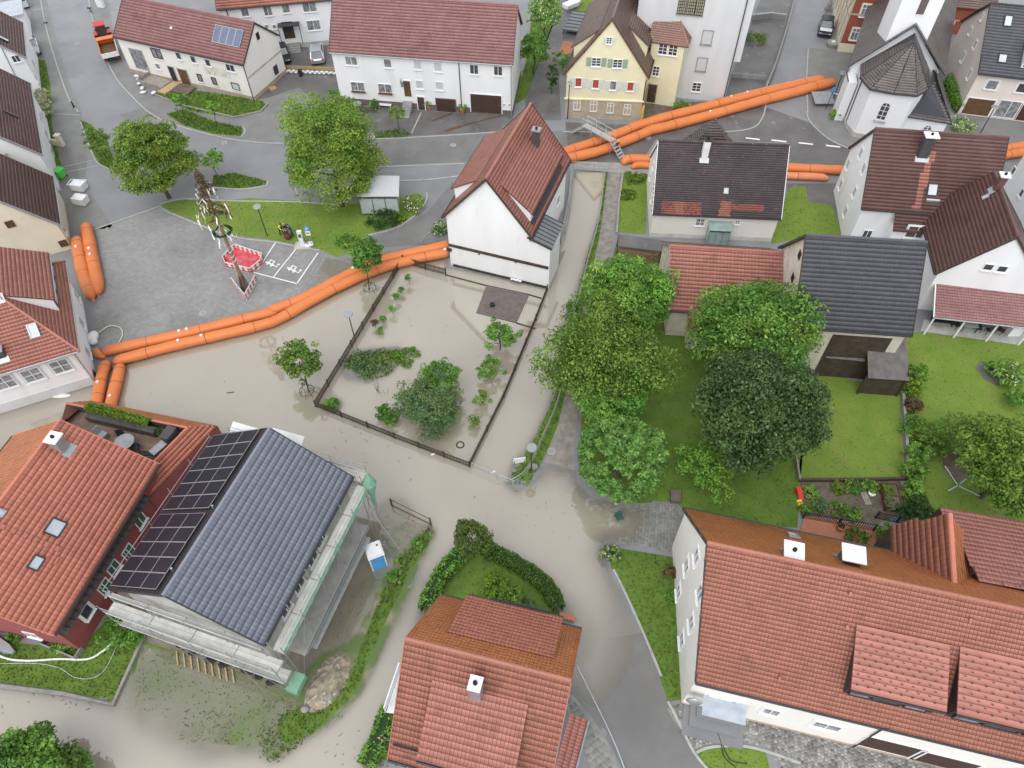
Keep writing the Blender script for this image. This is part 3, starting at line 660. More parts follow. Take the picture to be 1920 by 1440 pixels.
p, ang, n = h.wall_at('S0', 754.5, 147); wl = MB(); wl.bar(p, p + n * .7 + Vector((0, 0, .3)), .04, .04); wl.ell(p + n * .7, (.12, .12, .3)); wl.box(p + n * .5 + Vector((0, 0, -.5)), (.3, .06, .6)); wl.obj('wall_lantern', 'steel', h.root)
FARM = h

# white house with solar panels beside the road
h = House('village_house', 'white house with brown roof and four blue solar collectors beside the road', (-39.25, 91.08, -21.87, 19.34, 7.75, 4.86, 8.17, .05, .015), wall='plaster_warm', rmat='tile_maroon', tile=('flat', .3, .36), gutter='dark_metal', plinth=(.55, 'plinth_tan'), og=.15)
for u, v, w, hh, st, pn, fr in [(294, 100, 1.5, 1.3, 'two', 'glass_curtain', 'dark_metal'), (296, 124, .75, .8, 'one', 'glass_curtain', 'frame_white'), (335, 104.5, .8, .95, 'one', 'glass', 'frame_white'), (362.5, 111, .8, .95, 'one', 'glass', 'frame_white'), (390, 117.5, .8, .95, 'one', 'glass', 'frame_white'), (432, 127, 1.3, .95, 'two', 'glass', 'frame_white'),
                                (375, 145.5, .7, 1.0, 'one', 'glass_curtain', 'dark_metal'), (402, 152, .7, 1.0, 'one', 'glass_curtain', 'dark_metal'), (442, 162, 1.15, .95, 'shut', 'shutter_roll', 'dark_metal')]:
    h.win('S0', u, v, w, hh, st, pane=pn, frame=fr)
h.win('S0', 261, 111, 2.1, 2.7, 'three', pane='glass_curtain', frame='alu', sill=None, name='shop_window')
h.door('S0', 325, 139, .85, 2.0, 'dark_metal', 'concrete_light', panels=(1, 2)); h.door('S0', 346, 144, 1.35, 2.0, 'brown_wood', 'concrete_light', panels=(2, 1))
h.win('E1', 483, 67.5, .55, .85, 'dark', pane='opening', frame='dark_wood'); h.win('E1', 517, 131, .8, 1.15, 'cross', pane='glass', frame='dark_wood')
a, b, _ = h.walls['E1']; mb = MB(); dd = (b - a).normalized(); nn = Vector((dd.y, -dd.x, 0)); mb.obox(Vector((a.x, a.y, 2.9)) + nn * .0, (b - a), nn * .03, (0, 0, .22)); mb.obj('string_course', 'concrete_light', h.root)
h.downpipe('S0', .995)
mk('mural', (.55, .58, .5), (.74, .71, .66), .9, .8, col3=(.5, .42, .28), scale3=1.6, thr=.58, soft=.1)
p, ang, n = h.wall_at('S0', 408, 136); mu = MB().obox((-1.9, -.012, -.5), (3.8, 0, 0), (0, .01, 0), (0, 0, 1.25)); mo = mu.obj('mural', 'mural', h.root, loc=p); mo.rotation_euler = (0, 0, ang); mo['label'] = 'faded painted mural'
o, ux, uy, n = h.pl[0]; c = h.roof_at(0, 428, 68.5)
for i in range(4):
    q = c + ux * (i - 2) * 1.0 - uy * 1.05 + n * .1; pn = MB().obox(q + ux * .02, ux * .96, uy * 2.1, n * .07).obj('solar_collector', 'alu', h.root)
    MB().face([q + ux * .05 + uy * .04 + n * .074, q + ux * .95 + uy * .04 + n * .074, q + ux * .95 + uy * 2.06 + n * .074, q + ux * .05 + uy * 2.06 + n * .074]).obj('solar_glass', 'solar_blue', pn)
h.skylight(0, 322, 53, .28, .28, 'white_plastic', name='vent_tile')
VH = h

# white house behind, cut by the top edge
pa, pb = P(423, 17, 6.0), P(632, -1, 6.0); ang = math.atan2((pb - pa).y, (pb - pa).x); mid = (pa + pb) / 2; nv = Vector((-math.sin(ang), math.cos(ang), 0)); ctr = mid + nv * 4.2
h = House('village_house', 'white house with dark front door canopy behind the parked silver car', (ctr.x, ctr.y, math.degrees(ang), 16.5, 8.4, 6.0, 9.6, 0, 0), rmat='tile_red', tile=('pan', .27, .34), wall='plaster_white', plinth=(.7, 'concrete_light'))
for u, v, w, hh, st in [(459, 22, 1.0, 1.2, 'one'), (502, 20, 1.1, 1.3, 'two'), (536, 15.5, 1.0, 1.2, 'one'), (580, 12, 1.8, 1.4, 'two'), (514.5, 50, .5, .6, 'one'), (500, 50, .5, .6, 'one'), (588, 47, 1.8, 1.35, 'two')]: h.win('S0', u, v, w, hh, st, pane='glass_curtain')
h.door('S0', 541, 57, 1.2, 2.1, 'dark_wood', 'dark_metal', panels=(1, 2)); p, ang2, n = h.wall_at('S0', 541, 43)
cn = MB(); cn.obox((-1.4, -1.1, 0), (2.8, 0, 0), (0, 1.1, 0), (0, 0, .1)); cn.bar((-1.35, -1.05, 0), (-1.35, -1.05, -2.3), .08, .08); cn.bar((1.35, -1.05, 0), (1.35, -1.05, -2.3), .08, .08); co = cn.obj('door_canopy', 'dark_metal', h.root, loc=p); co.rotation_euler = (0, 0, ang2)
p, ang2, n = h.wall_at('S0', 541, 70); stairs(h.root, (p.x, p.y, 0), ang2, 2.6, 5, 'concrete')
h.downpipe('S0', .06)

# yellow gabled house: stone ground floor, wide eaves, two shed dormers and a hipped stair wing
h = House('gabled_house', 'yellow gabled house with green shutters, sandstone ground floor and red blinds', (13.01, 86.02, -104.98, 14.0, 9.6, 5.6, 12.1, .05, -.169), wall='plaster_yellow', rmat='tile_oldbrown', tile=('flat', .25, .3), oe=.35, og=.12, verge='brown_wood', gutter='dark_metal')
a, b, _ = h.walls['E1']; mb = MB(); dd = (b - a).normalized(); nn = Vector((dd.y, -dd.x, 0))
mb.obox(Vector((a.x, a.y, -.6)) - dd * .04, (b - a) + dd * .08, nn * .05, (0, 0, 3.1)); a2, b2, _ = h.walls['S1']; d2 = (b2 - a2).normalized(); n2 = Vector((d2.y, -d2.x, 0)); mb.obox(Vector((a2.x, a2.y, -.6)), (b2 - a2), n2 * .05, (0, 0, 3.1)); mb.obj('stone_base', 'sandstone', h.root)
MB().obox(Vector((a.x, a.y, 2.5)) - dd * .2, (b - a) + dd * .4, nn * .16, (0, 0, .14)).obj('cornice', 'plaster_yellow', h.root)
for u, v in [(1082, 196), (1113, 199), (1144.5, 202), (1176, 205)]: h.win('E1', u, v, .85, 1.35, 'tee', pane='glass_curtain', surround='sandstone', sill='sandstone')
for u, v, pn in [(1084.5, 154), (1117, 157), (1149.5, 160), (1182, 162)] and [(1084.5, 154, 'curtain_red'), (1117, 157, 'curtain_red'), (1149.5, 160, 'glass_curtain'), (1182, 162, 'curtain_red')]:
    wo = h.win('E1', u, v, .8, 1.15, 'one', pane=pn); h.shutters(wo, .8, 1.15, 'shutter_pale', .5)
for u, v in [(1118, 116), (1158, 119)]:
    wo = h.win('E1', u, v, 1.1, 1.05, 'six'); h.shutters(wo, 1.1, 1.05, 'shutter_green', .55)
wo = h.win('E1', 1142, 76, .65, .8, 'six'); h.shutters(wo, .65, .8, 'shutter_pale', .3)
o, ux, uy, n = h.pl[0]; a_ = o + ux * 1.0 + uy * 1.0; b_ = o + ux * (h.L - 2.2) + uy * 1.0
h.shed_dormer(0, a_, b_, 1.5, 4.6, 'flat', .25, .3, 'tile_oldbrown', wall='plaster_yellow')
o, ux, uy, n = h.pl[1]; a_ = o + ux * 2.4 + uy * 1.3; b_ = o + ux * 7.5 + uy * 1.3
h.shed_dormer(1, a_, b_, 1.4, 4.2, 'flat', .25, .3, 'tile_oldbrown', wall='plaster_yellow')
h.downpipe('S1', .02, 'dark_metal', 5.3)
YH = h
# stair wing
A_, B_ = P(1225, 80, 7.7), P(1289, 89, 7.7); x = (B_ - A_); x.z = 0; lw = x.length; x.normalize(); y = Vector((-x.y, x.x, 0)); W2 = 5.0
sw = empty('stair_wing', (A_.x, A_.y, 0), math.atan2(x.y, x.x)); tag(sw, 'yellow stair wing with mossy hipped roof between the gabled house and the tall grey building', 'building')
sw.matrix_basis = Matrix.Translation((A_.x, A_.y, 0)) @ Matrix.Rotation(math.atan2(x.y, x.x), 4, 'Z')
mb = MB(); wl_ = lw - .15; mb.prism([(-.2, .25, -.5), (wl_ - .2, .25, -.5), (wl_ - .2, W2, -.5), (-.2, W2, -.5)], 8.15); mb.obj('wall', 'plaster_yellow', sw)
t = ('flat', .22, .26, 'tile_mottled')
roof_slope(sw, [(-.6, 0, 7.7), (lw + .15, 0, 7.7), (lw - 1.6, 2.6, 9.6), (-.6, 2.6, 9.6)], *t, sw)
roof_slope(sw, [(lw + .15, 0, 7.7), (lw + .15, 5.2, 7.7), (lw - 1.6, 2.6, 9.6)], *t, sw)
roof_slope(sw, [(lw + .15, 5.2, 7.7), (-.6, 5.2, 7.7), (-.6, 2.6, 9.6), (lw - 1.6, 2.6, 9.6)], *t, sw)
ridge_cap(sw, (lw - 1.6, 2.6, 9.63), (lw + .12, .05, 7.75), 'tile_pink', .1); ridge_cap(sw, (-.6, 2.6, 9.63), (lw - 1.6, 2.6, 9.63), 'tile_pink', .1)
class Flat:                                 # window kit on a free-standing wall
    pass
def free_wall(root, a, b, mw):
    f = House.__new__(House); f.root = root; f.Mw = mw; f.Mi = mw.inverted(); f.walls = {'S0': (Vector(a), Vector(b), 3)}; f.pl = {}; f.oe = .1; f.z0 = -.5; f.ze = 3; return f
fw = free_wall(sw, (-.2, .25, 0), (wl_ - .2, .25, 0), sw.matrix_basis.copy())
for u, v in [(1243, 92), (1262, 94)]: fw.win('S0', u, v, 1.05, 1.3, 'six')
fw.win('S0', 1230, 133, .8, 1.25, 'six'); fw.door('S0', 1222, 175, 1.0, 2.3, 'dark_wood', 'sandstone', panels=(1, 3))

# tall pale grey building
cr = P(1357, 192); cl_ = P(1266, 183.5); x = (cr - cl_).normalized(); y = Vector((-x.y, x.x, 0)); ln = (cr - cl_).length + 6
og_ = cr - x * ln; cs = empty('tall_building', (og_.x, og_.y, 0), math.atan2(x.y, x.x)); tag(cs, 'tall plain grey plastered building with leaded windows behind the orange barrier', 'building')
cs.matrix_basis = Matrix.Translation((og_.x, og_.y, 0)) @ Matrix.Rotation(math.atan2(x.y, x.x), 4, 'Z')
MB().prism([(0, 0, -.5), (ln, 0, -.5), (ln + 1.0, 22, -.5), (0, 22, -.5)], 17).obj('wall', 'plaster_grey', cs)
MB().prism([(ln + .02, .1, 5.2), (ln + .75, .1, 5.2), (ln + 1.75, 22, 5.2), (ln + 1.02, 22, 5.2)], 11.2).obj('side_gallery', 'plaster_grey', cs)
roof_slope(cs, [(-.3, -.3, 16.4), (ln + 1.2, -.3, 16.4), (ln - 3, 8, 23), (3, 8, 23)], 'flat', .3, .34, 'tile_brown', cs)
roof_slope(cs, [(ln + 1.2, -.3, 16.4), (ln + 2.0, 22.3, 16.4), (ln - 3, 15, 23), (ln - 3, 8, 23)], 'flat', .3, .34, 'tile_brown', cs)
roof_slope(cs, [(-.3, 22.3, 16.4), (-.3, -.3, 16.4), (3, 8, 23), (3, 15, 23)], 'flat', .3, .34, 'tile_brown', cs)
roof_slope(cs, [(ln + 2.0, 22.3, 16.4), (-.3, 22.3, 16.4), (3, 15, 23), (ln - 3, 15, 23)], 'flat', .3, .34, 'tile_brown', cs)
fw = free_wall(cs, (0, 0, 0), (ln, 0, 0), cs.matrix_basis.copy())
for u, v in [(1279, 11), (1296, 12.5), (1312, 14)]: fw.win('S0', u, v, .95, 1.8, 'lead', pane='leaded_glass', frame='dark_metal', sill='stone_grey')
for u, v in [(1326, 70), (1315.5, 120.5)]: fw.win('S0', u, v, 1.25, 1.7, 'shut', pane='shutter_roll', frame='stone_grey', sill='stone_grey')
fw.win('S0', 1306, 163, 1.1, 1.2, 'six')
MB().tube([(ln - .12, -.08, -.5), (ln - .12, -.08, 16.3)], .06, 8).obj('downpipe', 'dark_metal', cs)

# brick and timber house by the parked car
c0 = P(1570, 97); c1 = P(1606, 100.5); x = (c1 - c0).normalized(); bk = empty('brick_house', (c0.x, c0.y, 0), math.atan2(x.y, x.x)); tag(bk, 'red brick house with pale half-timbered side beside the church', 'house')
bk.matrix_basis = Matrix.Translation((c0.x, c0.y, 0)) @ Matrix.Rotation(math.atan2(x.y, x.x), 4, 'Z')
MB().prism([(0, 0, -.3), (7, 0, -.3), (7, 12, -.3), (0, 12, -.3)], 11).obj('wall', 'brick', bk)
MB().prism([(-.05, -.05, -.3), (7.05, -.05, -.3), (7.05, 12.05, -.3), (-.05, 12.05, -.3)], 1.5).obj('plinth', 'plaster_cream', bk)
MB().box((3.5, -.03, 5.0), (7.1, .12, .2)).obj('string_course', 'plinth_tan', bk)
MB().obox((-.06, 0, 1.2), (.05, 0, 0), (0, 12, 0), (0, 0, 9.4)).obj('timber_infill', 'plaster_cream', bk)
for k in range(7):
    mb = MB(); mb.obox((-.1, k * 1.95, 1.2), (.05, 0, 0), (0, .2, 0), (0, 0, 9.4))
    mb.obj('timber', 'plinth_tan', bk)
    if k < 6: MB().bar((-.085, k * 1.95 + .2, 1.3), (-.085, k * 1.95 + 1.9, 4.2), .05, .16).obj('timber', 'plinth_tan', bk); MB().bar((-.085, k * 1.95 + 1.9, 4.9), (-.085, k * 1.95 + .2, 7.6), .05, .16).obj('timber', 'plinth_tan', bk)
for z in (4.4, 7.8): MB().obox((-.105, 0, z), (.05, 0, 0), (0, 12, 0), (0, 0, .22)).obj('timber', 'plinth_tan', bk)
fw = free_wall(bk, (0, 0, 0), (7, 0, 0), bk.matrix_basis.copy())
fw.win('S0', 1603, 64, .95, 1.6, 'tee', pane='glass_curtain', surround='plaster_cream'); fw.win('S0', 1622, 20, .95, 1.6, 'tee', pane='glass_curtain', surround='plaster_cream')
roof_slope(bk, [(-.4, -.3, 10.7), (7.4, -.3, 10.7), (7.4, 6, 14.5), (-.4, 6, 14.5)], 'flat', .3, .34, 'tile_brown', bk); roof_slope(bk, [(7.4, 12.3, 10.7), (-.4, 12.3, 10.7), (-.4, 6, 14.5), (7.4, 6, 14.5)], 'flat', .3, .34, 'tile_brown', bk)

# church: tower, nave, polygonal choir, sacristy
ch = empty('church', (43.6, 77.5, 0), R(-11)); tag(ch, 'white church with shingled choir roof, square tower and arched window', 'church'); ch.matrix_basis = Matrix.Translation((43.6, 77.5, 0)) @ Matrix.Rotation(R(-11), 4, 'Z')
EV = [(-3.5, 2.2), (-3.86, -.75), (-2.99, -3.11), (-.56, -3.59), (1.92, -3.6), (3.28, -2.11), (4.1, 2.2)]
base = [(-3.3, 2.2), (-3.5, -.65), (-2.7, -2.8), (-.5, -3.3), (1.8, -3.3), (3.0, -2.0), (3.8, 2.2)]
MB().prism([(a, b, -.3) for a, b in base], 6.3).obj('choir_wall', 'plaster_white', ch)
MB().prism([(a * 1.03, b * 1.03, -.3) for a, b in base], .9).obj('plinth', 'concrete_light', ch)
ap = (.62, .45, 10.0); rb = (.85, 2.2, 10.1); sh = ('shingle', .3, .28, 'shingle')
fan = [EV[i] for i in range(len(EV))]
for i in range(1, 5): roof_slope(ch, [(*EV[i], 6.1), (*EV[i + 1], 6.1), ap], *sh, ch, name='choir_roof'); ridge_cap(ch, (*EV[i], 6.14), (ap[0], ap[1], ap[2] + .04), 'dark_metal', .05)
roof_slope(ch, [(*EV[0], 6.1), (*EV[1], 6.1), ap, rb], *sh, ch, name='choir_roof'); roof_slope(ch, [(*EV[5], 6.1), (*EV[6], 6.1), rb, ap], *sh, ch, name='choir_roof')
for i in range(1, 5): MB().tube([(*EV[i], 6.02), (*EV[i + 1], 6.02)], .08, 8).obj('gutter', 'dark_metal', ch)
ridge_cap(ch, (*EV[5], 6.14), (ap[0], ap[1], ap[2] + .04), 'dark_metal', .05)
# tower
MB().prism([(-1.8, 2.2, -.3), (2.4, 2.2, -.3), (2.4, 6.6, -.3), (-1.8, 6.6, -.3)], 19).obj('tower', 'plaster_white', ch)
MB().prism([(-2.0, 2.0, 18.6), (2.6, 2.0, 18.6), (2.6, 6.8, 18.6), (-2.0, 6.8, 18.6)], .3).obj('tower_cornice', 'concrete_light', ch)
for a, b in (((-2.1, 1.9), (2.7, 1.9)), ((2.7, 1.9), (2.7, 6.9)), ((2.7, 6.9), (-2.1, 6.9)), ((-2.1, 6.9), (-2.1, 1.9))): roof_slope(ch, [(*a, 18.9), (*b, 18.9), (.3, 4.4, 25)], *sh, ch, name='tower_roof')
fw = free_wall(ch, (-1.8, 2.2, 0), (2.4, 2.2, 0), ch.matrix_basis.copy()); lo = fw.win('S0', 1730.5, 10.5, .95, 2.0, 'one', frame='plaster_white', pane='plinth', name='louvre', sill=None)
for k in range(9): MB().obox((-.42, -.05, .15 + k * .2), (.84, 0, 0), (0, .05, -.05), (0, 0, .03)).obj('louvre_slat', 'plinth', lo)
# nave behind the tower
MB().prism([(-4.3, 2.3, -.3), (5.2, 2.3, -.3), (12.2, 30, -.3), (2.7, 30, -.3)], 6.3).obj('nave_wall', 'plaster_white', ch)
roof_slope(ch, [(2.2, 30, 6), (-4.9, 1.6, 6), (.4, 1.6, 11.2), (7.5, 30, 11.2)], *sh, ch, name='nave_roof'); roof_slope(ch, [(5.7, 1.6, 6), (12.8, 30, 6), (7.5, 30, 11.2), (.4, 1.6, 11.2)], *sh, ch, name='nave_roof')
MB().face([(-4.3, 2.25, 6), (5.2, 2.25, 6), (.4, 2.25, 11)]).obj('nave_gable', 'plaster_white', ch)
MB().prism([(-4.6, .2, -.3), (-3.6, .2, -.3), (-3.6, 2.4, -.3), (-4.6, 2.4, -.3)], 5.2).obj('buttress', 'plaster_white', ch)
MB().bar((-4.65, .15, 5.0), (-4.65, 2.3, 5.0), .1, .08).obj('buttress_cap', 'dark_metal', ch)
# sacristy
MB().prism([(2.2, -2.6, -.3), (6.5, -3.2, -.3), (7.0, 4.0, -.3), (2.6, 4.0, -.3)], 3.4).obj('sacristy_wall', 'plaster_white', ch)
roof_slope(ch, [(1.9, -2.85, 3.05), (6.9, -3.5, 3.05), (4.0, -.6, 6.2), (3.2, -1.9, 5.6)], *sh, ch, name='sacristy_roof')
roof_slope(ch, [(6.9, -3.5, 3.05), (7.4, 4.3, 3.05), (4.9, 4.3, 6.2), (4.0, -.6, 6.2)], *sh, ch, name='sacristy_roof')
ridge_cap(ch, (6.9, -3.5, 3.08), (4.0, -.6, 6.25), 'dark_metal', .05)
def arch_window(fwl, wall, u, v, w, hh, root):
    p, ang, n = fwl.wall_at(wall, u, v); p = p - Vector((0, 0, hh / 2)) + n * .01; f = MB(); r = w / 2; ol = [(-r, 0), (r, 0)] + [(r * math.cos(a), hh - r + r * math.sin(a)) for a in np.linspace(0, math.pi, 9)]
    def ring(k0, k1, y0):
        a_ = [(x * k0, -y0, (z - hh / 2) * k0 + hh / 2) for x, z in ol]; b_ = [(x * k1, -y0, (z - hh / 2) * k1 + hh / 2) for x, z in ol]; m_ = len(a_); f.add(a_ + b_, [(i, (i + 1) % m_, m_ + (i + 1) % m_, m_ + i) for i in range(m_)])
    ring(1.0, .86, .06); ring(1.06, 1.0, .0)
    f.obox((-.03, -.06, .05), (.06, 0, 0), (0, .05, 0), (0, 0, hh - .12))
    for k in range(1, 4): f.obox((-r * .86, -.055, hh * k / 4 - .02), (w * .86, 0, 0), (0, .05, 0), (0, 0, .04))
    o_ = f.obj('arched_window', 'frame_white', root, loc=p); o_.rotation_euler = (0, 0, ang)
    MB().face([(x * .9, -.02, (z - hh / 2) * .9 + hh / 2) for x, z in ol]).obj('pane', 'glass', o_); MB().obox((-r - .15, -.25, -.12), (w + .3, 0, 0), (0, .25, 0), (0, 0, .1)).obj('sill', 'concrete_light', o_)
fw = free_wall(ch, (-2.7, -2.8, 0), (-.5, -3.3, 0), ch.matrix_basis.copy()); arch_window(fw, 'S0', 1657, 208, 1.0, 2.3, ch)
fw = free_wall(ch, (2.2, -2.6, 0), (6.5, -3.2, 0), ch.matrix_basis.copy()); arch_window(fw, 'S0', 1738, 243, .9, 1.2, ch)
MB().tube([(-3.45, -.75, -.3), (-3.55, -.8, 6.0)], .06, 8).obj('downpipe', 'dark_metal', ch)

# pale pink house in the top right corner
h = House('corner_house', 'pale pink house with black roof, skylights and brown garage doors in the top right', (62.23, 83.72, -14.45, 14.0, 12.78, 5.41, 10.46, 0, -.039), wall='plaster_pink', rmat='tile_black', tile=('flat', .33, .36), oe=.5, og=.2, verge='dark_wood', kw0=dict(mat='tile_grey'))
for u, v, w, hh in [(1820, 58, .7, .9), (1829, 84, .75, .95), (1806, 107, .75, 1.2), (1818, 139, .75, 1.2), (1842, 32, .55, .8)]: h.win('E0', u, v, w, hh, 'two', surround='frame_white')
for u, v in [(1776, 110), (1787, 138), (1796, 165)]:
    p, ang, n = h.wall_at('E0', u, v); bk_ = MB().box((0, -.15, 0), (.1, .3, .35)).obj('wall_lamp', 'zinc', h.root, loc=p); bk_.rotation_euler = (0, 0, ang)
h.win('S0', 1860, 159, 1.25, 1.15, 'one', pane='glass_curtain', surround='frame_white'); h.win('S0', 1917, 165, 1.2, 1.15, 'one', pane='glass', surround='frame_white')
h.door('S0', 1834, 200, 3.0, 2.0, 'brown_wood', 'frame_white', 'garage_door', panels=(1, 6), handle=False); h.win('S0', 1890, 205, 2.6, 2.2, 'two', pane='glass_curtain', sill=None, name='patio_door'); h.door('S0', 1930, 212, 2.6, 2.0, 'garage_brown', 'frame_white', 'garage_door', panels=(1, 6), handle=False)
h.skylight(0, 1890, 40, .9, 1.3); h.skylight(0, 1879.5, 110, .95, 1.05)
o, ux, uy, n = h.pl[0]; a_ = h.roof_at(0, 1913, 128); b_ = a_ + ux * 3; h.shed_dormer(0, a_, b_, 1.2, 3.4, 'flat', .33, .36, 'tile_grey', wall='frame_white', wins=[(.06, .5, 'glass_curtain')])
# low brick cottage between church and corner house
c0 = P(1778, 64); lo_ = empty('brick_cottage', (c0.x, c0.y, 0), R(-14)); tag(lo_, 'low red brick cottage behind the church tower', 'house'); lo_.matrix_basis = Matrix.Translation((c0.x, c0.y, 0)) @ Matrix.Rotation(R(-14), 4, 'Z')
MB().prism([(-3, 0, -.3), (4, 0, -.3), (4, 7, -.3), (-3, 7, -.3)], 4.0).obj('wall', 'brick', lo_); MB().box((.5, -.03, 1.9), (7.05, .1, .18)).obj('string_course', 'plinth_tan', lo_)
roof_slope(lo_, [(-3.4, -.4, 3.7), (4.4, -.4, 3.7), (4.4, 3.5, 6.2), (-3.4, 3.5, 6.2)], 'flat', .3, .34, 'tile_oldbrown', lo_); roof_slope(lo_, [(4.4, 7.4, 3.7), (-3.4, 7.4, 3.7), (-3.4, 3.5, 6.2), (4.4, 3.5, 6.2)], 'flat', .3, .34, 'tile_oldbrown', lo_)
fw = free_wall(lo_, (-3, 0, 0), (4, 0, 0), lo_.matrix_basis.copy()); fw.win('S0', 1777, 48, 1.2, 1.1, 'two', surround='plaster_cream')

# ================================================================== row of houses on the left edge
rows = [('L1', (-65.82, 89.44, -65.77, 9.82, 10, 4.43, 9.51, .02, 0), 'plaster_white', 'topmost brown-roofed row house on the left, beside the parked silver car'),
        ('L2', (-57.18, 71.46, -63.94, 15.82, 10, 4.61, 10.16, .02, 0), 'plaster_white', 'middle brown-roofed row house on the left with white gable and narrow skylight'),
        ('L3', (-50.83, 58.73, -64.64, 8.69, 10, 3.15, 9.02, .02, 0), 'plaster_cream', 'brown-roofed row house on the left with cream gable and two small shuttered vents')]
HL = {}
for k, prm, wm, lab in rows:
    h = House('row_house', lab, prm, wall=wm, rmat='tile_brown', tile=('flat', .3, .33), group='brown-roofed row houses on the left', verge='zinc', gutter='zinc'); HL[k] = h
HL['L1'].skylight(1, 6, 73, .8, 1.2); HL['L2'].skylight(1, 22, 215, .35, 1.3)
for u, v in [(62, 118), (66, 146)]: HL['L1'].win('S1', u, v, .8, .9, 'two')
for u, v in [(86, 250), (97, 283)]: HL['L2'].win('S1', u, v, 1.2, 1.0, 'two')
HL['L3'].win('S1', 120, 432, .8, .8, 'one')
for u, v in [(19, 420), (119, 456)]: HL['L3'].win('E1', u, v, .75, .75, 'shut', pane='brown_wood', frame='brown_wood', sill=None, name='vent_shutter')
h = HL['L1']; h.win('E1', 30, 110, .9, .9, 'two')
dp = HL['L1']; a, b, _ = dp.walls['E1']; p1, ang, n = dp.wall_at('E1', 3, 90); p2, _, _ = dp.wall_at('E1', 30, 145); MB().tube([p1 + n * .06, p2 + n * .06], .05, 8).obj('downpipe', 'zinc', dp.root)
p, ang, n = HL['L2'].wall_at('E1', 12, 283); MB().obox(p - Vector((.9, .1, .3)), (1.8, 0, 0), (0, -.9, -.35), (0, 0, .06)).obj('wall_canopy', 'metal_roof', HL['L2'].root)
# teal-grey flat roof in the very corner
c0 = P(8, 18, 3.0); fr = empty('flat_roof_shed', (c0.x, c0.y, 0), R(-65)); tag(fr, 'pale blue flat-roofed shed in the top left corner', 'shed')
MB().box((0, 0, 1.4), (4.5, 4, 2.8)).obj('wall', 'plaster_white', fr); MB().box((0, 0, 2.92), (5, 4.6, .2)).obj('roof', 'glass_sky', fr)

# hipped red house at the square
h = House('hipped_house', 'white house with hipped red-brown roof beside the barrier corner', (-44.56, 41.81, 23.73, 14.0, 12.0, 4.62, 9.99, 0, -.028), oe=.55, og=.55, roofs=False, wall=None, gutter=None)
L, W = h.L, h.W; up = lambda p, z: Vector((p.x, p.y, z)); c = h.c
MB().prism([up(c[0][0], -.6), up(c[1][0], -.6), up(c[1][1], -.6), up(c[0][1], -.6)], 5.35).obj('wall', 'plaster_white', h.root)
Rh = Vector((L / 2 - 5.2, 0, 9.99)); R0 = Vector((-L / 2, 0, 9.99)); e = h.e; tl = ('flat', .26, .3, 'tile_pink')
h.roof0, h.pl[0] = roof_slope(h.root, [e[0][0], e[1][0], Rh, R0], *tl, h.root, indiv=0); h.roof2, h.pl[2] = roof_slope(h.root, [e[1][0], e[1][1], Rh], *tl, h.root); h.roof1, h.pl[1] = roof_slope(h.root, [e[1][1], e[0][1], R0, Rh], *tl, h.root)
ridge_cap(h.root, e[1][0] + Vector((0, 0, .05)), Rh + Vector((0, 0, .05)), 'tile_pink', .11); ridge_cap(h.root, e[1][1] + Vector((0, 0, .05)), Rh + Vector((0, 0, .05)), 'tile_pink', .11); ridge_cap(h.root, R0 + Vector((0, 0, .05)), Rh + Vector((0, 0, .05)), 'tile_pink', .11)
for a, b in ((e[0][0], e[1][0]), (e[1][0], e[1][1]), (e[1][1], e[0][1])): MB().tube([a + Vector((0, 0, -.06)), b + Vector((0, 0, -.06))], .08, 8).obj('gutter', 'zinc', h.root)
o, ux, uy, n = h.pl[2]; a_ = o + ux * 4.6 + uy * 1.0; b_ = o + ux * 10.8 + uy * 1.0
h.shed_dormer(2, a_, b_, 1.45, 5.0, 'flat', .26, .3, 'tile_pink', wall='frame_white', wins=[(.03, .3, 'glass_sky'), (.34, .62, 'glass_sky'), (.66, .95, 'glass_sky')], gut='zinc')
h.skylight(0, 63, 620, .75, 1.15, 'zinc'); h.skylight(0, 1, 560, .6, .8, 'zinc')
h.chimney(0, 2, 664, .6, .6, .5, 'chimney_dark', 'zinc')
for u, v in [(9, 716), (61, 702.5), (114, 686)]: h.win('S0', u, v, 1.45, 1.5, 'cross', pane='glass_curtain', frame='frame_white', surround='plaster_grey')
h.win('E1', 178, 704, .7, .9, 'two', frame='frame_brown', pane='glass_curtain')
for u, v in [(143, 555), (152, 605), (163, 660)]: h.win('E1', u, v, .9, 1.2, 'two', pane='glass_curtain')
h.downpipe('S0', .995, 'zinc'); a, b, _ = h.walls['S0']; dd = (b - a).normalized(); nn = Vector((dd.y, -dd.x, 0)); MB().obox(Vector((a.x, a.y, -.5)), b - a, nn * .05, (0, 0, 1.5)).obj('plinth', 'plaster_grey', h.root)

# centre white house
h = House('centre_house', 'white house with red roof, dormers and dark timber bands standing in the floodwater', (-.12, 58.28, -109.69, 12.43, 8.84, 6.05, 11.42, .15, 0), wall='plaster_white', rmat='tile_red', rmat1='tile_pink', tile=('flat', .28, .33), oe=.35, og=.25, verge='dark_wood', gutter='dark_metal')
o, ux, uy, n = h.pl[1]; a_ = h.roof_at(1, 995.5, 417.6); b_ = h.roof_at(1, 1046, 303); b_ = a_ + ux * (b_ - a_).dot(ux); T = (h.roof_at(1, 941, 345) - a_).dot(uy)
h.shed_dormer(1, a_, b_, 1.15, T, 'flat', .28, .33, 'tile_pink', wall='plaster_white', gut='dark_metal', wins=[(.08, .3, 'glass'), (.4, .6, 'glass')])
MB().obox(a_ - uy * .35 + n * .06, (b_ - a_), uy * .4, n * .03).obj('dormer_apron', 'dark_metal', h.root)
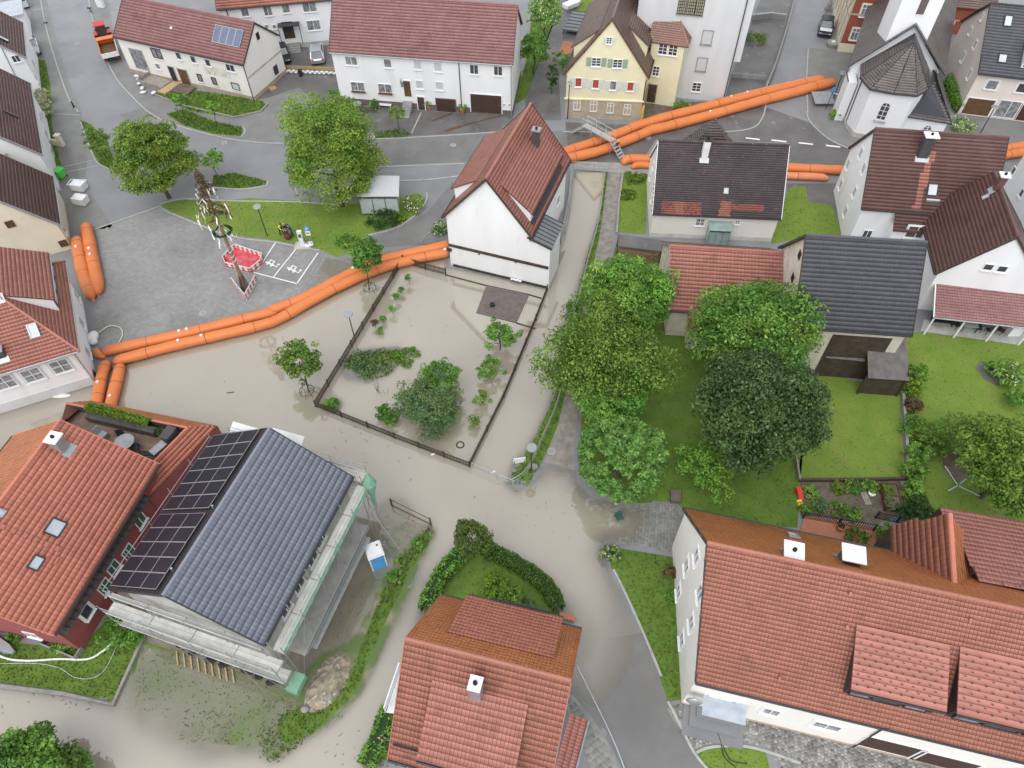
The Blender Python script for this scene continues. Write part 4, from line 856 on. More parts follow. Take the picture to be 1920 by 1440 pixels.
o, ux, uy, n = h.pl[0]; b_ = h.roof_at(0, 853.4, 374); a_ = b_ - ux * 8.6; h.shed_dormer(0, a_, b_, 1.35, 3.6, 'flat', .28, .33, 'tile_red', wall='plaster_white')
h.chimney(1, 1005, 277, .6, .6, 1.9, 'chimney_dark', 'steel', capw=.2)
a, b, _ = h.walls['E1']; dd = (b - a).normalized(); nn = Vector((dd.y, -dd.x, 0)); up = Vector((0, 0, 1)); ext = 2.05
# side annex under a metal roof, flush with the front
an = MB(); q = b + Vector((0, 0, -.6)); back = -Vector((1, 0, 0)); an.prism([q, q + dd * ext, q + dd * ext - nn * 3.3, q - nn * 3.3], 5.9); an.obj('annex_wall', 'plaster_white', h.root)
an_r, _ = roof_slope(h.root, [b + dd * (ext + .25) + nn * .25 + up * 5.25, b + dd * (ext + .25) - nn * 3.5 + up * 5.25, b + dd * .1 - nn * 3.5 + up * 6.0, b + dd * .1 + nn * .25 + up * 6.0], 'flat', .5, 5, 'metal_roof', h.root, name='annex_roof', tiles=False)
for k in range(8):
    s0 = b + dd * (ext + .25) + nn * (.22 - k * .52) + up * 5.27; s1 = b + dd * .1 + nn * (.22 - k * .52) + up * 6.02; MB().bar(s0, s1, .05, .06).obj('standing_seam', 'dark_metal', an_r)
MB().bar(b + dd * -.1 + nn * .27 + up * 6.0, b + dd * (ext + .25) + nn * .27 + up * 5.2, .06, .25).obj('verge_board', 'dark_wood', h.root)
MB().obox(a + nn * .003 + up * 2.5, dd * ((b - a).length + ext - .1), nn * .1, up * .3).obj('timber_band', 'dark_wood', h.root); MB().obox(a + nn * .003 + dd * .3 + up * .02, dd * ((b - a).length + ext - .5), nn * .12, up * .2).obj('base_trim', 'dark_metal', h.root)
for u, v in [(898.5, 476), (967.5, 491)]: p, ang, n_ = h.wall_at('E1', u, v); MB().tube([p, p + n_ * .12], .07, 8).obj('vent', 'dark_metal', h.root)
p, ang, n_ = h.wall_at('E1', 843, 467); MB().box((0, -.1, 0), (.45, .2, .3)).obj('meter_box', 'dark_metal', h.root, loc=p).rotation_euler = (0, 0, ang)
sat = MB(); p, ang, n_ = h.wall_at('S1', 1058, 352); h.win('S1', 1046, 375, .9, 1.1, 'two')
p, ang, n_ = h.wall_at('E1', 968, 523); cl = MB()
for k in range(5): cl.ell(p + n_ * .2 + dd * (k * .22 - .4) + up * (.05 + .04 * (k % 2)), (.16, .14, .09), 8, 5)
cl.obj('sandbags', 'sandbag', h.root)
mk('flood_stain', (.5, .455, .38), (.7, .68, .65), 1.4, .85); st_ = MB()
for wn in ('E1', 'S0', 'S1'):
    A_, B_, _ = h.walls[wn]; d_ = (B_ - A_).normalized(); st_.obox(A_ + Vector((d_.y, -d_.x, 0)) * .004 + up * -.3, (B_ - A_), Vector((d_.y, -d_.x, 0)) * .012, up * .62)
st_.obj('flood_mark', 'flood_stain', h.root)
CH = h

# dark mossy roof house
h = House('cottage', 'cream cottage with dark mossy tiled roof and glass door porch', (20.84, 61.88, -4.53, 12.63, 9.53, 3.19, 8.39, -.1, .01), wall='plaster_warm', rmat='tile_moss', tile=('flat', .2, .21), oe=.3, og=.15, verge='frame_white', gutter='dark_metal',
          kw0=dict(stagger=True, patches=[('tile_redpatch', [(.9, .1), (4.8, .1), (4.8, 1.35), (.9, 1.35)]), ('tile_red', [(6.45, .0), (7.6, .0), (7.6, 1.5), (6.6, 1.5)]), ('tile_redpatch', [(7.6, .6), (10.8, .6), (10.8, 1.3), (7.6, 1.3)]), ('tile_red', [(2.4, .1), (3.0, .1), (2.9, 1.3), (1.9, 1.3)])]))
h.win('S0', 1313, 416, .95, .95, 'cross', pane='glass_curtain'); h.win('S0', 1383, 416.5, .5, .5, 'cross', sill='frame_white')
p, ang, n = h.wall_at('S0', 1344, 436); po = MB(); po.obox((-1.05, -1.2, -.9), (.05, 0, 0), (0, 1.2, 0), (0, 0, 2.2)); po.obox((1.0, -1.2, -.9), (.05, 0, 0), (0, 1.2, 0), (0, 0, 2.2)); po.obox((-1.0, -1.2, -.9), (2.0, 0, 0), (0, .04, 0), (0, 0, 1.9)); po.obox((-1.15, -1.35, 1.3), (2.3, 0, 0), (0, 1.35, .15), (0, 0, .05))
mk('porch_glass', (.22, .3, .28), (.3, .38, .36), 1.5, .15); pr = po.obj('glass_porch', 'porch_glass', h.root, loc=p); pr.rotation_euler = (0, 0, ang)
for k in range(4): MB().box((-1 + k * .66, -1.215, .05), (.04, .03, 1.9)).obj('porch_bar', 'steel', pr)
for u, v in [(1226, 310), (1220, 330), (1222, 372)]: h.win('E0', u, v, .6, .8, 'one')
h.skylight(0, 1361, 358, .45, .55, 'zinc'); h.chimney(0, 1321, 291, .6, .6, 1.7, 'chimney_white', 'dark_metal')
a, b, _ = h.walls['S0']; dd = (b - a).normalized(); nn = Vector((dd.y, -dd.x, 0)); mk('damp_plaster', (.5, .48, .43), (.66, .65, .62), .9, .85); MB().obox(Vector((a.x, a.y, -.4)), (b - a), nn * .02, (0, 0, .95)).obj('damp_base', 'damp_plaster', h.root)
# pyramid roofed rear wing
q = h.px(1340, 222, 9.0); c0 = Vector((q.x + .2, 3.0, 0)); MB().box((c0.x, c0.y, 2.5), (5.6, 3.1, 5.2)).obj('rear_wing_wall', 'plaster_warm', h.root); e0 = [(c0.x - 3.2, c0.y - 1.9), (c0.x + 3.2, c0.y - 1.9), (c0.x + 3.2, c0.y + 1.9), (c0.x - 3.2, c0.y + 1.9)]; apx = (q.x, q.y, 9.0)
for i in range(4): roof_slope(h.root, [(*e0[i], 4.6), (*e0[(i + 1) % 4], 4.6), apx], 'shingle', .25, .26, 'shingle', h.root, name='rear_wing_roof')

# big white house with brown roof, cross wing and lean-to
h = House('manor_house', 'large white house with brown tiled roof, dark chimney and cross wing', (40.2, 59.51, -8.13, 11.97, 9.96, 5.3, 10.59, .21, .024), wall='plaster_white', rmat='tile_brown', tile=('flat', .28, .33), oe=.2, og=.2, kw0=dict(patches=[('tile_pink', [(4.6, .3), (5.2, .3), (5.9, 5.6), (5.1, 5.6)])]))
for u, v in [(1615, 287), (1591, 308), (1620, 316), (1577, 346), (1603, 360), (1586, 397)]: h.win('E0', u, v, .75, 1.1, 'two', surround='plaster_white')
h.chimney(0, 1730, 288, .95, .7, 1.9, 'chimney_dark', 'white_plastic', capw=.3); h.skylight(0, 1748, 356, .95, 1.15); MB().obox(h.roof_at(0, 1748, 377) + Vector((-.6, 0, .05)), (1.2, 0, 0), (0, -.12, -.1), (0, 0, .2)).obj('snow_guard', 'zinc', h.root)
# recessed balcony corner: lower front bay
o, ux, uy, n = h.pl[0]; e0 = h.roof_at(0, 1679.7, 403); x0 = e0.x; bz = h.ze
roof_slope(h.root, [(x0, -h.W / 2 - 1.25, bz - 1.35), (h.L / 2 - 1.0, -h.W / 2 - 1.25, bz - 1.35), (h.L / 2 - 1.0, -h.W / 2 + .02, bz + .02), (x0, -h.W / 2 + .02, bz + .02)], 'flat', .28, .33, 'tile_brown', h.root, name='bay_roof')
MB().prism([(x0 + .15, -h.W / 2 - 1.0, -.5), (h.L / 2 - 1.1, -h.W / 2 - 1.0, -.5), (h.L / 2 - 1.1, -h.W / 2 + .4, -.5), (x0 + .15, -h.W / 2 + .4, -.5)], bz - .9).obj('bay_wall', 'plaster_white', h.root)
fw = free_wall(h.root, (x0 + .15, -h.W / 2 - 1.0, 0), (h.L / 2 - 1.1, -h.W / 2 - 1.0, 0), h.Mw); fw.win('S0', 1719, 435, 1.9, 1.4, 'two', surround='frame_white', pane='glass'); h.win('S0', 1625, 440, .9, 1.2, 'two')
MAN = h
h = House('cross_wing', 'brown-roofed cross wing with white gable above the terrace lean-to', (43.07, 50.77, -101.03, 9.0, 9.04, 4.61, 9.53, -.1, 0), cat='building', wall='plaster_white', rmat='tile_brown', tile=('flat', .28, .33), oe=.3, og=.15, verge='dark_wood', gutter='dark_metal')
h.win('E1', 1853, 500.5, .85, .75, 'one'); h.win('E1', 1879, 504, .85, .75, 'one'); h.chimney(0, 1870, 352, .55, .55, 1.3, 'tile_brown', 'white_plastic', capw=.3); h.skylight(0, 1849, 370, .45, .6, 'zinc', 'glass_sky')
lt = [P(1752, 594.7, 2.5), P(1960, 618, 2.5), P(1960, 530, 3.7), P(1757, 507, 3.7)]; q = lt[0]; le = empty('lean_to', (q.x, q.y, 0), 0); tag(le, 'terrace lean-to with weathered pinkish tile roof below the white gable', 'lean-to'); le.matrix_basis = Matrix.Translation((q.x, q.y, 0))
lp = [p - Vector((q.x, q.y, 0)) for p in lt]; roof_slope(le, lp, 'pan', .24, .3, 'tile_maroon', le, name='roof'); MB().prism([lp[3] * 1.0 + Vector((.1, -.2, -4.2)), lp[2] + Vector((0, -.2, -4.2)), lp[2] + Vector((0, .3, -4.2)), lp[3] + Vector((.1, .3, -4.2))], 4.1).obj('wall', 'plaster_white', le)
MB().tube([lp[0] + Vector((0, -.06, -.03)), lp[1] + Vector((0, -.06, -.03))], .07, 8).obj('gutter', 'zinc', le); MB().tube([lp[3] + Vector((-.06, 0, 0)), lp[0] + Vector((-.06, 0, 0))], .06, 8).obj('verge_trim', 'frame_white', le)
for t in (.02, .3, .6, .9): pq = lp[0].lerp(lp[1], t) + Vector((0, .2, 0)); MB().bar((pq.x, pq.y, 0), (pq.x, pq.y, 2.5), .12, .12).obj('post', 'frame_white', le)
# white neighbour at the right edge
h = House('neighbour_house', 'pale grey-white house wall cut by the right edge behind the cross wing', (56.5, 58.5, -98.0, 11.0, 9.0, 6.2, 9.6, 0, 0), wall='plaster_white', rmat='tile_grey', tile=('flat', .3, .34))
for u, v in [(1901, 320), (1916, 362)]: h.win('S0', u, v, .7, .9, 'one')

# pink-roofed barn
h = House('barn', 'low barn with pink tiled roof behind the green trees', (19.17, 48.01, -6.37, 10.21, 8.96, 3.54, 6.37, .75, -.062), cat='barn', wall='plaster_old', rmat='tile_pink', tile=('pan', .3, .36), oe=.3, og=.2, verge='grey_wood')
o, ux, uy, n = h.pl[0]; x0 = h.roof_at(0, 1291, 578).x - o.x; e0 = o + ux * x0; e1 = o + ux * h.L; dn = -uy * 1.75
roof_slope(h.root, [e0 + dn, e1 + dn, e1 - uy * .02, e0 - uy * .02], 'pan', .3, .36, 'tile_pink', h.root, name='roof_extension'); MB().prism([(e0.x + .3, e0.y - 1.2, -.5), (e1.x - .3, e1.y - 1.2, -.5), (e1.x - .3, e1.y + .6, -.5), (e0.x + .3, e0.y + .6, -.5)], 3.0).obj('extension_wall', 'plaster_old', h.root)
BARN = h
# grey barn
h = House('grey_barn', 'tall barn with slate-grey tiled roof and weathered plaster gable', (27.94, 43.85, -6.27, 9.29, 9.65, 6.19, 11.7, .03, -.011), cat='barn', wall='plaster_old', rmat='tile_grey', tile=('flat', .28, .36), oe=.3, og=.3, verge='dark_wood')
h.win('E0', 1500, 478, .6, .7, 'dark', pane='opening', frame='dark_wood', sill=None); h.win('E0', 1487, 521, .6, .7, 'dark', pane='opening', frame='dark_wood', sill=None)
a, b, z = h.walls['S0']; dd = (b - a).normalized(); nn = Vector((dd.y, -dd.x, 0)); p0, _, _ = h.wall_at('S0', 1550, 650); p1, _, _ = h.wall_at('S0', 1618, 655)
MB().obox(Vector((p0.x, a.y, 0)) + nn * .01, dd * (p1.x - p0.x + 1.8), nn * .02, (0, 0, 5.4)).obj('barn_door', 'dark_wood', h.root)
pa, pb = h.px(1626, 629, 4.4), h.px(1700, 631, 4.4); pc, pd = h.px(1704, 714, 2.5), h.px(1628, 709, 2.5)
cor = [pd, pc, pb, pa]
def corrugated(parent, pts, name, mat, pitch=.18):
    p = [Vector(q) for q in pts]; w0 = p[1] - p[0]; n_ = int(w0.length / pitch) * 2; V = []; F = []
    nrm = w0.cross(p[3] - p[0]).normalized()
    if nrm.z < 0: nrm = -nrm
    for i in range(n_ + 1):
        t = i / n_; h_ = nrm * (.035 if i % 2 else 0); V += [p[0].lerp(p[1], t) + h_, p[3].lerp(p[2], t) + h_]
    for i in range(n_): F.append((2 * i, 2 * i + 2, 2 * i + 3, 2 * i + 1))
    m_ = MB(); m_.add(V, F); m_.add([q - nrm * .03 for q in p], [(0, 1, 2, 3)]); return m_.obj(name, mat, parent)
corrugated(h.root, cor, 'lean_to_roof', 'fibre_cement')
for q in (pd, pc): MB().bar((q.x, q.y + .25, -.2), (q.x, q.y + .25, 2.45), .14, .14).obj('post', 'dark_wood', h.root)
m_ = MB(); m_.obox((pd.x + .1, pd.y + .3, 0), (pc.x - pd.x - .2, 0, 0), (0, .06, 0), (0, 0, 2.3)); m_.obox((pc.x - .12, pd.y + .3, 0), (.06, 0, 0), (0, a.y - pd.y - .4, 0), (0, 0, 3.0)); m_.obj('lean_to_wall', 'dark_wood', h.root)
ra, rb_, rc, rd = h.px(1549, 671, 2.6), h.px(1622, 678, 2.6), h.px(1624, 643, 3.4), h.px(1548, 637, 3.4); corrugated(h.root, [ra, rb_, rc, rd], 'porch_roof', 'fibre_cement')
GB = h

# ================================================================== foreground houses
# long house, bottom right
h = House('long_house', 'long cream house with red pantile roof and two big dormers in the bottom right', (23.69, 14.86, -14.15, 26.0, 11.34, 5.43, 11.25, .38, -.161), wall='plaster_warm', rmat='tile_red', tile=('pan', .2, .28), oe=.25, og=.15, verge='dark_metal', indiv=300, kw1=dict(mat='tile_orange_lit'), plinth=None)
a, b, _ = h.walls['S0']; dd = (b - a).normalized(); nn = Vector((dd.y, -dd.x, 0))
for u0, u1, t0, fh in (((1579, 1301), (1712, 1332), (1600, 1170), 1.7), ((1770, 1345), (1950, 1388), (1797, 1212), 1.7)):
    a_ = h.roof_at(0, *u0); b_ = h.roof_at(0, *u1); o, ux, uy, n = h.pl[0]; b_ = a_ + ux * ((b_ - a_).dot(ux) + .9); T = (h.roof_at(0, *t0) - a_).dot(uy)
    h.shed_dormer(0, a_, b_, fh, T, 'flat', 9, .36, 'tile_pink', wall='dark_metal', wins=[(.04, .28, 'glass_curtain'), (.3, .62, 'glass'), (.66, .92, 'glass_curtain')], over=.3)
    hk = MB(); e_ = b_ - a_; up_ = uy * T - Vector((0, 0, fh)); nq = e_.cross(up_).normalized()
    for r_ in range(11):
        for c_ in range(8): q = a_ + Vector((0, 0, fh + .12)) + e_ * ((c_ + .5 * (r_ % 2) + .2) / 8.2) + up_ * (r_ / 11.5); hk.obox(q + nq * .02, ux * .09, uy * .05, nq * .07)
    hk.obj('snow_hooks', 'dark_metal', h.root)['kind'] = 'stuff'
h.chimney(1, 1484, 1040, .8, .8, .5, 'chimney_dark', 'white_plastic', capw=.35); c_ = h.chimney(1, 1590, 1052, 1.0, .8, .95, 'chimney_dark', 'white_plastic', capw=.35, pipe=False); h.skylight(1, 1487, 1006, .7, 1.0, 'zinc', 'glass_sky')
for u, v, w, hh in [(1288, 1062, .9, 1.5), (1307, 1043, .9, 1.5), (1279, 1200, .9, 1.5), (1297, 1168, .9, 1.5), (1313, 1112, .9, 1.5), (1273, 1110, .9, 1.5)]: h.win('E0', u, v, w, hh, 'two', surround='frame_white', pane='glass_curtain')
for u, v, w in [(1446, 1334, 1.0), (1550, 1361, 1.6)]: h.win('S0', u, v, w, 1.1, 'two', surround='frame_white', pane='glass_curtain')
h.win('S0', 1369, 1316, .7, 1.0, 'one', surround='frame_white', pane='glass'); h.door('S0', 1345, 1316, 1.2, 2.0, 'frame_white', 'frame_white', panels=(2, 3))
p, ang, n = h.wall_at('S0', 1347, 1322); st = MB()
for k, (wd, dp_) in enumerate(((3.8, 1.9), (3.0, 1.3), (2.2, .7))): st.obox((-wd / 2, -dp_, -p.z + .0), (wd, 0, 0), (0, dp_, 0), (0, 0, .14 * (k + 1) + .05))
so_ = st.obj('entrance_steps', 'asphalt', h.root, loc=p); so_.rotation_euler = (0, 0, ang)
MB().obox((-1.2, -1.2, 1.3), (2.6, 0, 0), (0, 1.2, .1), (0, 0, .05)).obj('door_canopy', 'glass_sky', h.root, loc=p).rotation_euler = (0, 0, ang)
for u, v, w in [(1672, 1400, 3.3), (1770, 1427, 3.3)]: h.door('S0', u, v, w, 2.1, 'garage_brown', 'frame_white', 'garage_door', panels=(1, 5), handle=False)
h.downpipe('S0', .415, 'dark_metal'); MB().obox(Vector((a.x, a.y, -.5)), (b - a), nn * .05, (0, 0, .8)).obj('plinth', 'plinth_tan', h.root)
dsh = MB(); p, ang, n = h.wall_at('S0', 1303, 1298); dsh.ell(p + n * .55, (.5, .16, .5), 14, 8); dsh.bar(p, p + n * .5, .05, .05); dsh.obj('satellite_dish', 'zinc', h.root)
for k, (u, v) in enumerate([(1590, 1115), (1814, 1165), (1584, 1177), (1458, 1273)]): q = h.roof_at(0, u, v); o, ux, uy, n = h.pl[0]; MB().obox(q + n * .05, ux * .12, uy * .25, n * .16).obj('vent_tile', 'tile_red', h.root)
LH = h
# cross wings of the long house on its far side
q = h.px(1750, 1130, 10.6); o, ux, uy, n = h.pl[1]
def wpx(l, z): return [h.px(u, v, z) for u, v in l]
r0, r1 = h.px(1775, 970, 8.6), h.px(1792, 1094, 9.2); r1.z = 9.0; r0.z = 9.0
roof_slope(h.root, [h.px(1671, 1047, 5.4), h.px(1669, 987, 5.4), r0, r1], 'flat', .36, .42, 'tile_red', h.root, name='wing_roof'); 
roof_slope(h.root, [h.px(1822, 1019, 6.4), h.px(1831, 1084, 6.4), r1, r0], 'flat', .36, .42, 'tile_orange_lit', h.root, name='wing_roof')
ridge_cap(h.root, r0 + Vector((0, 0, .06)), r1 + Vector((0, 0, .06)), 'tile_salmon', .16)
wq = [h.px(1671, 1047, 5.2), h.px(1669, 987, 5.2), h.px(1822, 1019, 5.2), h.px(1831, 1084, 5.2)]
MB().prism([Vector((p.x, p.y, -.3)) for p in wq[::-1]], 5.4).obj('wing_wall', 'dark_wood', h.root)
e0, e1 = h.px(1762, 950, 7.0), h.px(1960, 985, 7.0); f0, f1 = h.px(1838, 1090, 8.2), h.px(1965, 1110, 8.2)
roof_slope(h.root, [e1, e0, f0, f1], 'pan', .24, .36, 'tile_pink', h.root, name='rear_wing_roof', tiles=True)
MB().prism([Vector((p.x, p.y, -.3)) for p in (e0 * 1.0, e1, f1, f0)], 7.0).obj('rear_wing_wall', 'dark_wood', h.root)

# middle house, bottom centre
h = House('hedge_house', 'red pantile roofed house with two wide dormers inside the curved hedge', (-1.47, 11.77, -14.42, 8.88, 9.53, 6.2, 11.65, .1, .007), wall='plaster_white', rmat='tile_red', tile=('pan', .21, .34), oe=.45, og=.4, verge='tile_red', indiv=300, kw1=dict(mat='tile_orange_lit'), gutter='dark_metal')
o, ux, uy, n = h.pl[0]; a_ = h.roof_at(0, 793, 1421); b_ = a_ + ux * 4.95; T = (h.roof_at(0, 817, 1277) - a_).dot(uy)
h.shed_dormer(0, a_, b_, 1.35, T, 'pan', .21, .34, 'tile_pink', wall='dark_metal', over=.45)
sg = MB()
for k in range(2): sg.tube([o + ux * .2 + uy * 1.1 + n * (.1 + .09 * k), a_ - ux * .2 + uy * (1.1 - (a_ - o).dot(uy)) + n * (.1 + .09 * k)], .03, 6)
sg.obj('snow_guard', 'dark_metal', h.root)
sg = MB()
for k in range(2): sg.tube([b_ + ux * .2 + uy * (1.1 - (b_ - o).dot(uy)) + n * (.1 + .09 * k), o + ux * (h.L - .2) + uy * 1.1 + n * (.1 + .09 * k)], .03, 6)
sg.obj('snow_guard', 'dark_metal', h.root)
o1, ux1, uy1, n1 = h.pl[1]; a1 = o1 + ux1 * 1.3 + uy1 * .5; b1 = o1 + ux1 * 7.0 + uy1 * .5; h.shed_dormer(1, a1, b1, 1.0, 4.6, 'pan', .21, .34, 'tile_salmon', wall='plaster_white', over=.4)
h.chimney(0, 894, 1300, .6, .7, 1.7, 'zinc', 'white_plastic', capw=.08)
for (u, v), l_ in (((905, 1128), 3.4),): sg = MB(); q = o1 + ux1 * 2.0 + uy1 * .9 + n1 * .9; sg.tube([q, q + ux1 * 3.6], .05, 6); sg.obj('snow_guard', 'dark_metal', h.root)
# carport roof on the east side
cp = [h.px(1073, 1338, 3.2), h.px(1102, 1352, 3.0), h.px(1070, 1475, 3.0), h.px(1035, 1460, 3.2)]
roof_slope(h.root, [cp[2], cp[1], cp[0], cp[3]], 'pan', .2, .34, 'tile_pink', h.root, name='porch_roof'); MB().tube([cp[1] + Vector((.05, 0, 0)), cp[2] + Vector((.05, 0, 0))], .06, 8).obj('gutter', 'zinc', h.root)
for q in (cp[1], cp[2]): MB().bar((q.x - .15, q.y, -.4), (q.x - .15, q.y, 2.95), .12, .12).obj('post', 'dark_wood', h.root)
# balcony rail on the west side
bq = [h.px(752, 1252, 2.8), h.px(724, 1335, 2.8)]; br = MB()
e_ = bq[1] - bq[0]; br.obox(bq[0] + Vector((0, 0, -.2)), e_, Vector((1.4, .2, 0)), (0, 0, .15)); 
for t in np.linspace(0, 1, 7): pq = bq[0].lerp(bq[1], t); br.bar(pq, pq + Vector((0, 0, 1.0)), .05, .05)
br.bar(bq[0] + Vector((0, 0, 1)), bq[1] + Vector((0, 0, 1)), .07, .07); br.bar(bq[0] + Vector((0, 0, .5)), bq[1] + Vector((0, 0, .5)), .03, .6); br.obj('balcony', 'white_plastic', h.root)
HH = h

# house under renovation, slate roof
h = House('renovation_house', 'house under renovation with slate-blue roof and black solar panels inside scaffolding', (-18.37, 22.18, 71.57, 12.29, 11.1, 5.96, 9.43, -.03, .011), wall='concrete_light', rmat='tile_slate', rmat1='tile_black', tile=('flat', .26, .4), oe=.55, og=.4, verge='dark_metal', indiv=300, gutter='dark_metal')
o, ux, uy, n = h.pl[1]                      # west slope: origin at north end, ux runs south
g0 = h.roof_at(1, 402, 815); SL = (h.r0 - h.e[0][1]).length; rows_ = 11; pw = (SL - 1.05) / 3; gap = .35
avail = h.L - .35 - gap; ph = avail / rows_
for r in range(rows_):
    s0 = .15 + r * ph + (gap if r >= 6 else 0)
    for c_ in range(3):
        q = o + ux * s0 + uy * (.15 + c_ * pw) + n * .12; pn = MB().obox(q + ux * .015 + uy * .015, ux * (ph - .03), uy * (pw - .03), n * .04).obj('solar_panel', 'alu', h.root)
        f_ = .035; MB().face([q + ux * f_ + uy * f_ + n * .043, q + ux * (ph - f_) + uy * f_ + n * .043, q + ux * (ph - f_) + uy * (pw - f_) + n * .043, q + ux * f_ + uy * (pw - f_) + n * .043]).obj('cell_sheet', 'solar', pn)
for u, v in [(401, 953), (325, 1070)]: q = h.roof_at(1, u, v); MB().tube([q, q + Vector((0, 0, .35))], .07, 8).obj('vent_pipe', 'steel', h.root)
for wl_, pts in (('S0', [(600, 1010), (585, 1045), (560, 1095), (535, 1140)]), ('E0', [(300, 1165), (380, 1190), (450, 1225)])):
    for u, v in pts: h.win(wl_, u, v, 1.1, 1.3, 'two', pane='glass', frame='frame_white')
# concrete balcony along the east wall
a, b, _ = h.walls['S0']; dd = (b - a).normalized(); nn = Vector((dd.y, -dd.x, 0)); MB().obox(Vector((a.x, a.y, 2.3)) + dd * .6, dd * 9.6, nn * 1.9, (0, 0, .18)).obj('balcony_slab', 'concrete', h.root)
RH = h
# red house with dark red walls
h = House('red_house', 'dark red house with salmon tiled roof, skylights and metal chimney on the left', (-33.36, 23.43, 76.52, 12.9, 12.13, 4.4, 8.23, -.09, -.017), wall='plaster_red', rmat='tile_salmon', rmat1='tile_orange_lit', tile=('flat', .3, .37), oe=.45, og=.35, indiv=300, verge='tile_salmon', gutter='dark_metal', kw1=dict(kind='pan', tw=.24))
h.skylight(0, 104, 990, 1.15, 1.0, 'dark_metal', 'glass_sky'); h.skylight(0, 68, 1056, .95, .7, 'dark_metal', 'glass_sky'); h.skylight(0, 0, 962, .5, .6, 'zinc', 'glass_sky')
h.chimney(0, 115, 838, .75, .75, 1.1, 'zinc', 'frame_white', capw=.2)
o, ux, uy, n = h.pl[0]
for k in range(6): q = h.roof_at(0, 6 + k * 20.5, 994 + k * 8.2); MB().obox(q + n * .05, ux * .3, uy * .25, n * .12).obj('snow_hook', 'tile_red', h.root)
q = h.roof_at(0, 103, 1060); MB().obox(q + n * .05, ux * .5, uy * .12, n * .2).obj('roof_step', 'tile_red', h.root)
# lower east strip: dark metal canopy below the eave
a, b, _ = h.walls['S0']; dd = (b - a).normalized(); nn = Vector((dd.y, -dd.x, 0)); hc = MB(); hc.obox(Vector((a.x, a.y, 3.3)) + nn * .0, (b - a) * .85, nn * .42 + Vector((0, 0, -.15)), (0, 0, .08)); cn = hc.obj('metal_canopy', 'chimney_dark', h.root)
for k in range(20): s0 = Vector((a.x, a.y, 3.4)) + dd * (b - a).length * .85 * k / 19; MB().bar(s0, s0 + nn * .42 + Vector((0, 0, -.15)), .04, .05).obj('seam', 'dark_metal', cn)
h.win('S0', 162, 1147, .9, 1.2, 'one', pane='glass', surround='frame_white')
mk('facade_green', (.03, .11, .085), (.04, .13, .1), 2, .5)
for u, v, w in [(262, 975, 1.0), (240, 1035, 1.0), (213, 1065, 1.0), (196, 1100, 1.0)]: h.win('S0', u, v, w, 1.2, 'two', frame='frame_white', pane='facade_green')
h.win('E0', 60, 1190, 1.0, .9, 'two')
RD = h
# roof terrace annex north of the red house
Z = 3.0; c4 = [P(170.6, 751, 2.7), P(408, 798.6, 2.7), P(278, 935, 2.7), P(60, 860, 2.7)]
q0 = c4[1]; ta = empty('terrace_annex', (q0.x, q0.y, 0), 0); tag(ta, 'flat annex with planked roof terrace behind red tiled parapet slopes', 'building'); ta.matrix_basis = Matrix.Translation((q0.x, q0.y, 0))
lc = [p - Vector((q0.x, q0.y, 0)) for p in c4]; NW, NE, SE, SW = lc
inN = (SE - NE).normalized(); inE = (NW - NE).normalized()
MB().prism([Vector((p.x * .985, p.y, -.5)) for p in (SW, SE, NE, NW)], 3.1).obj('wall', 'plaster_red', ta)
tw_ = 1.25; up9 = Vector((0, 0, .95))
iNE = NE + inN * tw_ + inE * tw_ + up9; iNW = NW + inN * tw_ - inE * .6 + up9; iSE = SE + inE * tw_ + up9
iNW = NW + inN * tw_ - inE * -.6 + up9
roof_slope(ta, [NE, NW, iNW, iNE], 'pan', .22, .34, 'tile_orange_lit', ta, name='parapet_roof'); roof_slope(ta, [SE, NE, iNE, iSE], 'pan', .22, .34, 'tile_salmon', ta, name='parapet_roof')
wq = NW + inN * 3.2; roof_slope(ta, [NW, wq, wq + inE * -.55 + up9 * .9, iNW], 'pan', .22, .34, 'tile_red', ta, name='parapet_roof')
dk = MB().prism([iNW - up9 * .95, iNE - up9 * .95, iSE - up9 * .95, SW + Vector((0, 0, .05))], .06).obj('deck', 'deck', ta)
nb = 26
for k in range(nb):
    t = (k + .5) / nb; s0 = iNE.lerp(iSE, t) - up9 * .87; MB().bar(s0 + inE * .1, s0 + inE * 8.0, .22, .03).obj('deck_board', 'deck', dk)
for pa_, pb_ in ((iNW, iNE), (iNE, iSE)): MB().bar(pa_ - up9 * .5, pb_ - up9 * .5, .1, .95).obj('parapet', 'chimney_dark', ta)
ridge_cap(ta, iNE + Vector((0, 0, .02)), iNW + Vector((0, 0, .02)), 'tile_salmon', .1); ridge_cap(ta, iSE + Vector((0, 0, .02)), iNE + Vector((0, 0, .02)), 'tile_salmon', .1)
TA_ = ta; TZ = 2.85

# ================================================================== ground surfaces
lawns = []
def lawn(name, poly, mat='lawn', dens=18, hgt=.055, label=None, tuft=True, dz=.02):
    o, pw_ = sheet(name, poly, mat, dz, label=label); lawns.append((pw_, dens, hgt, dz)); return o
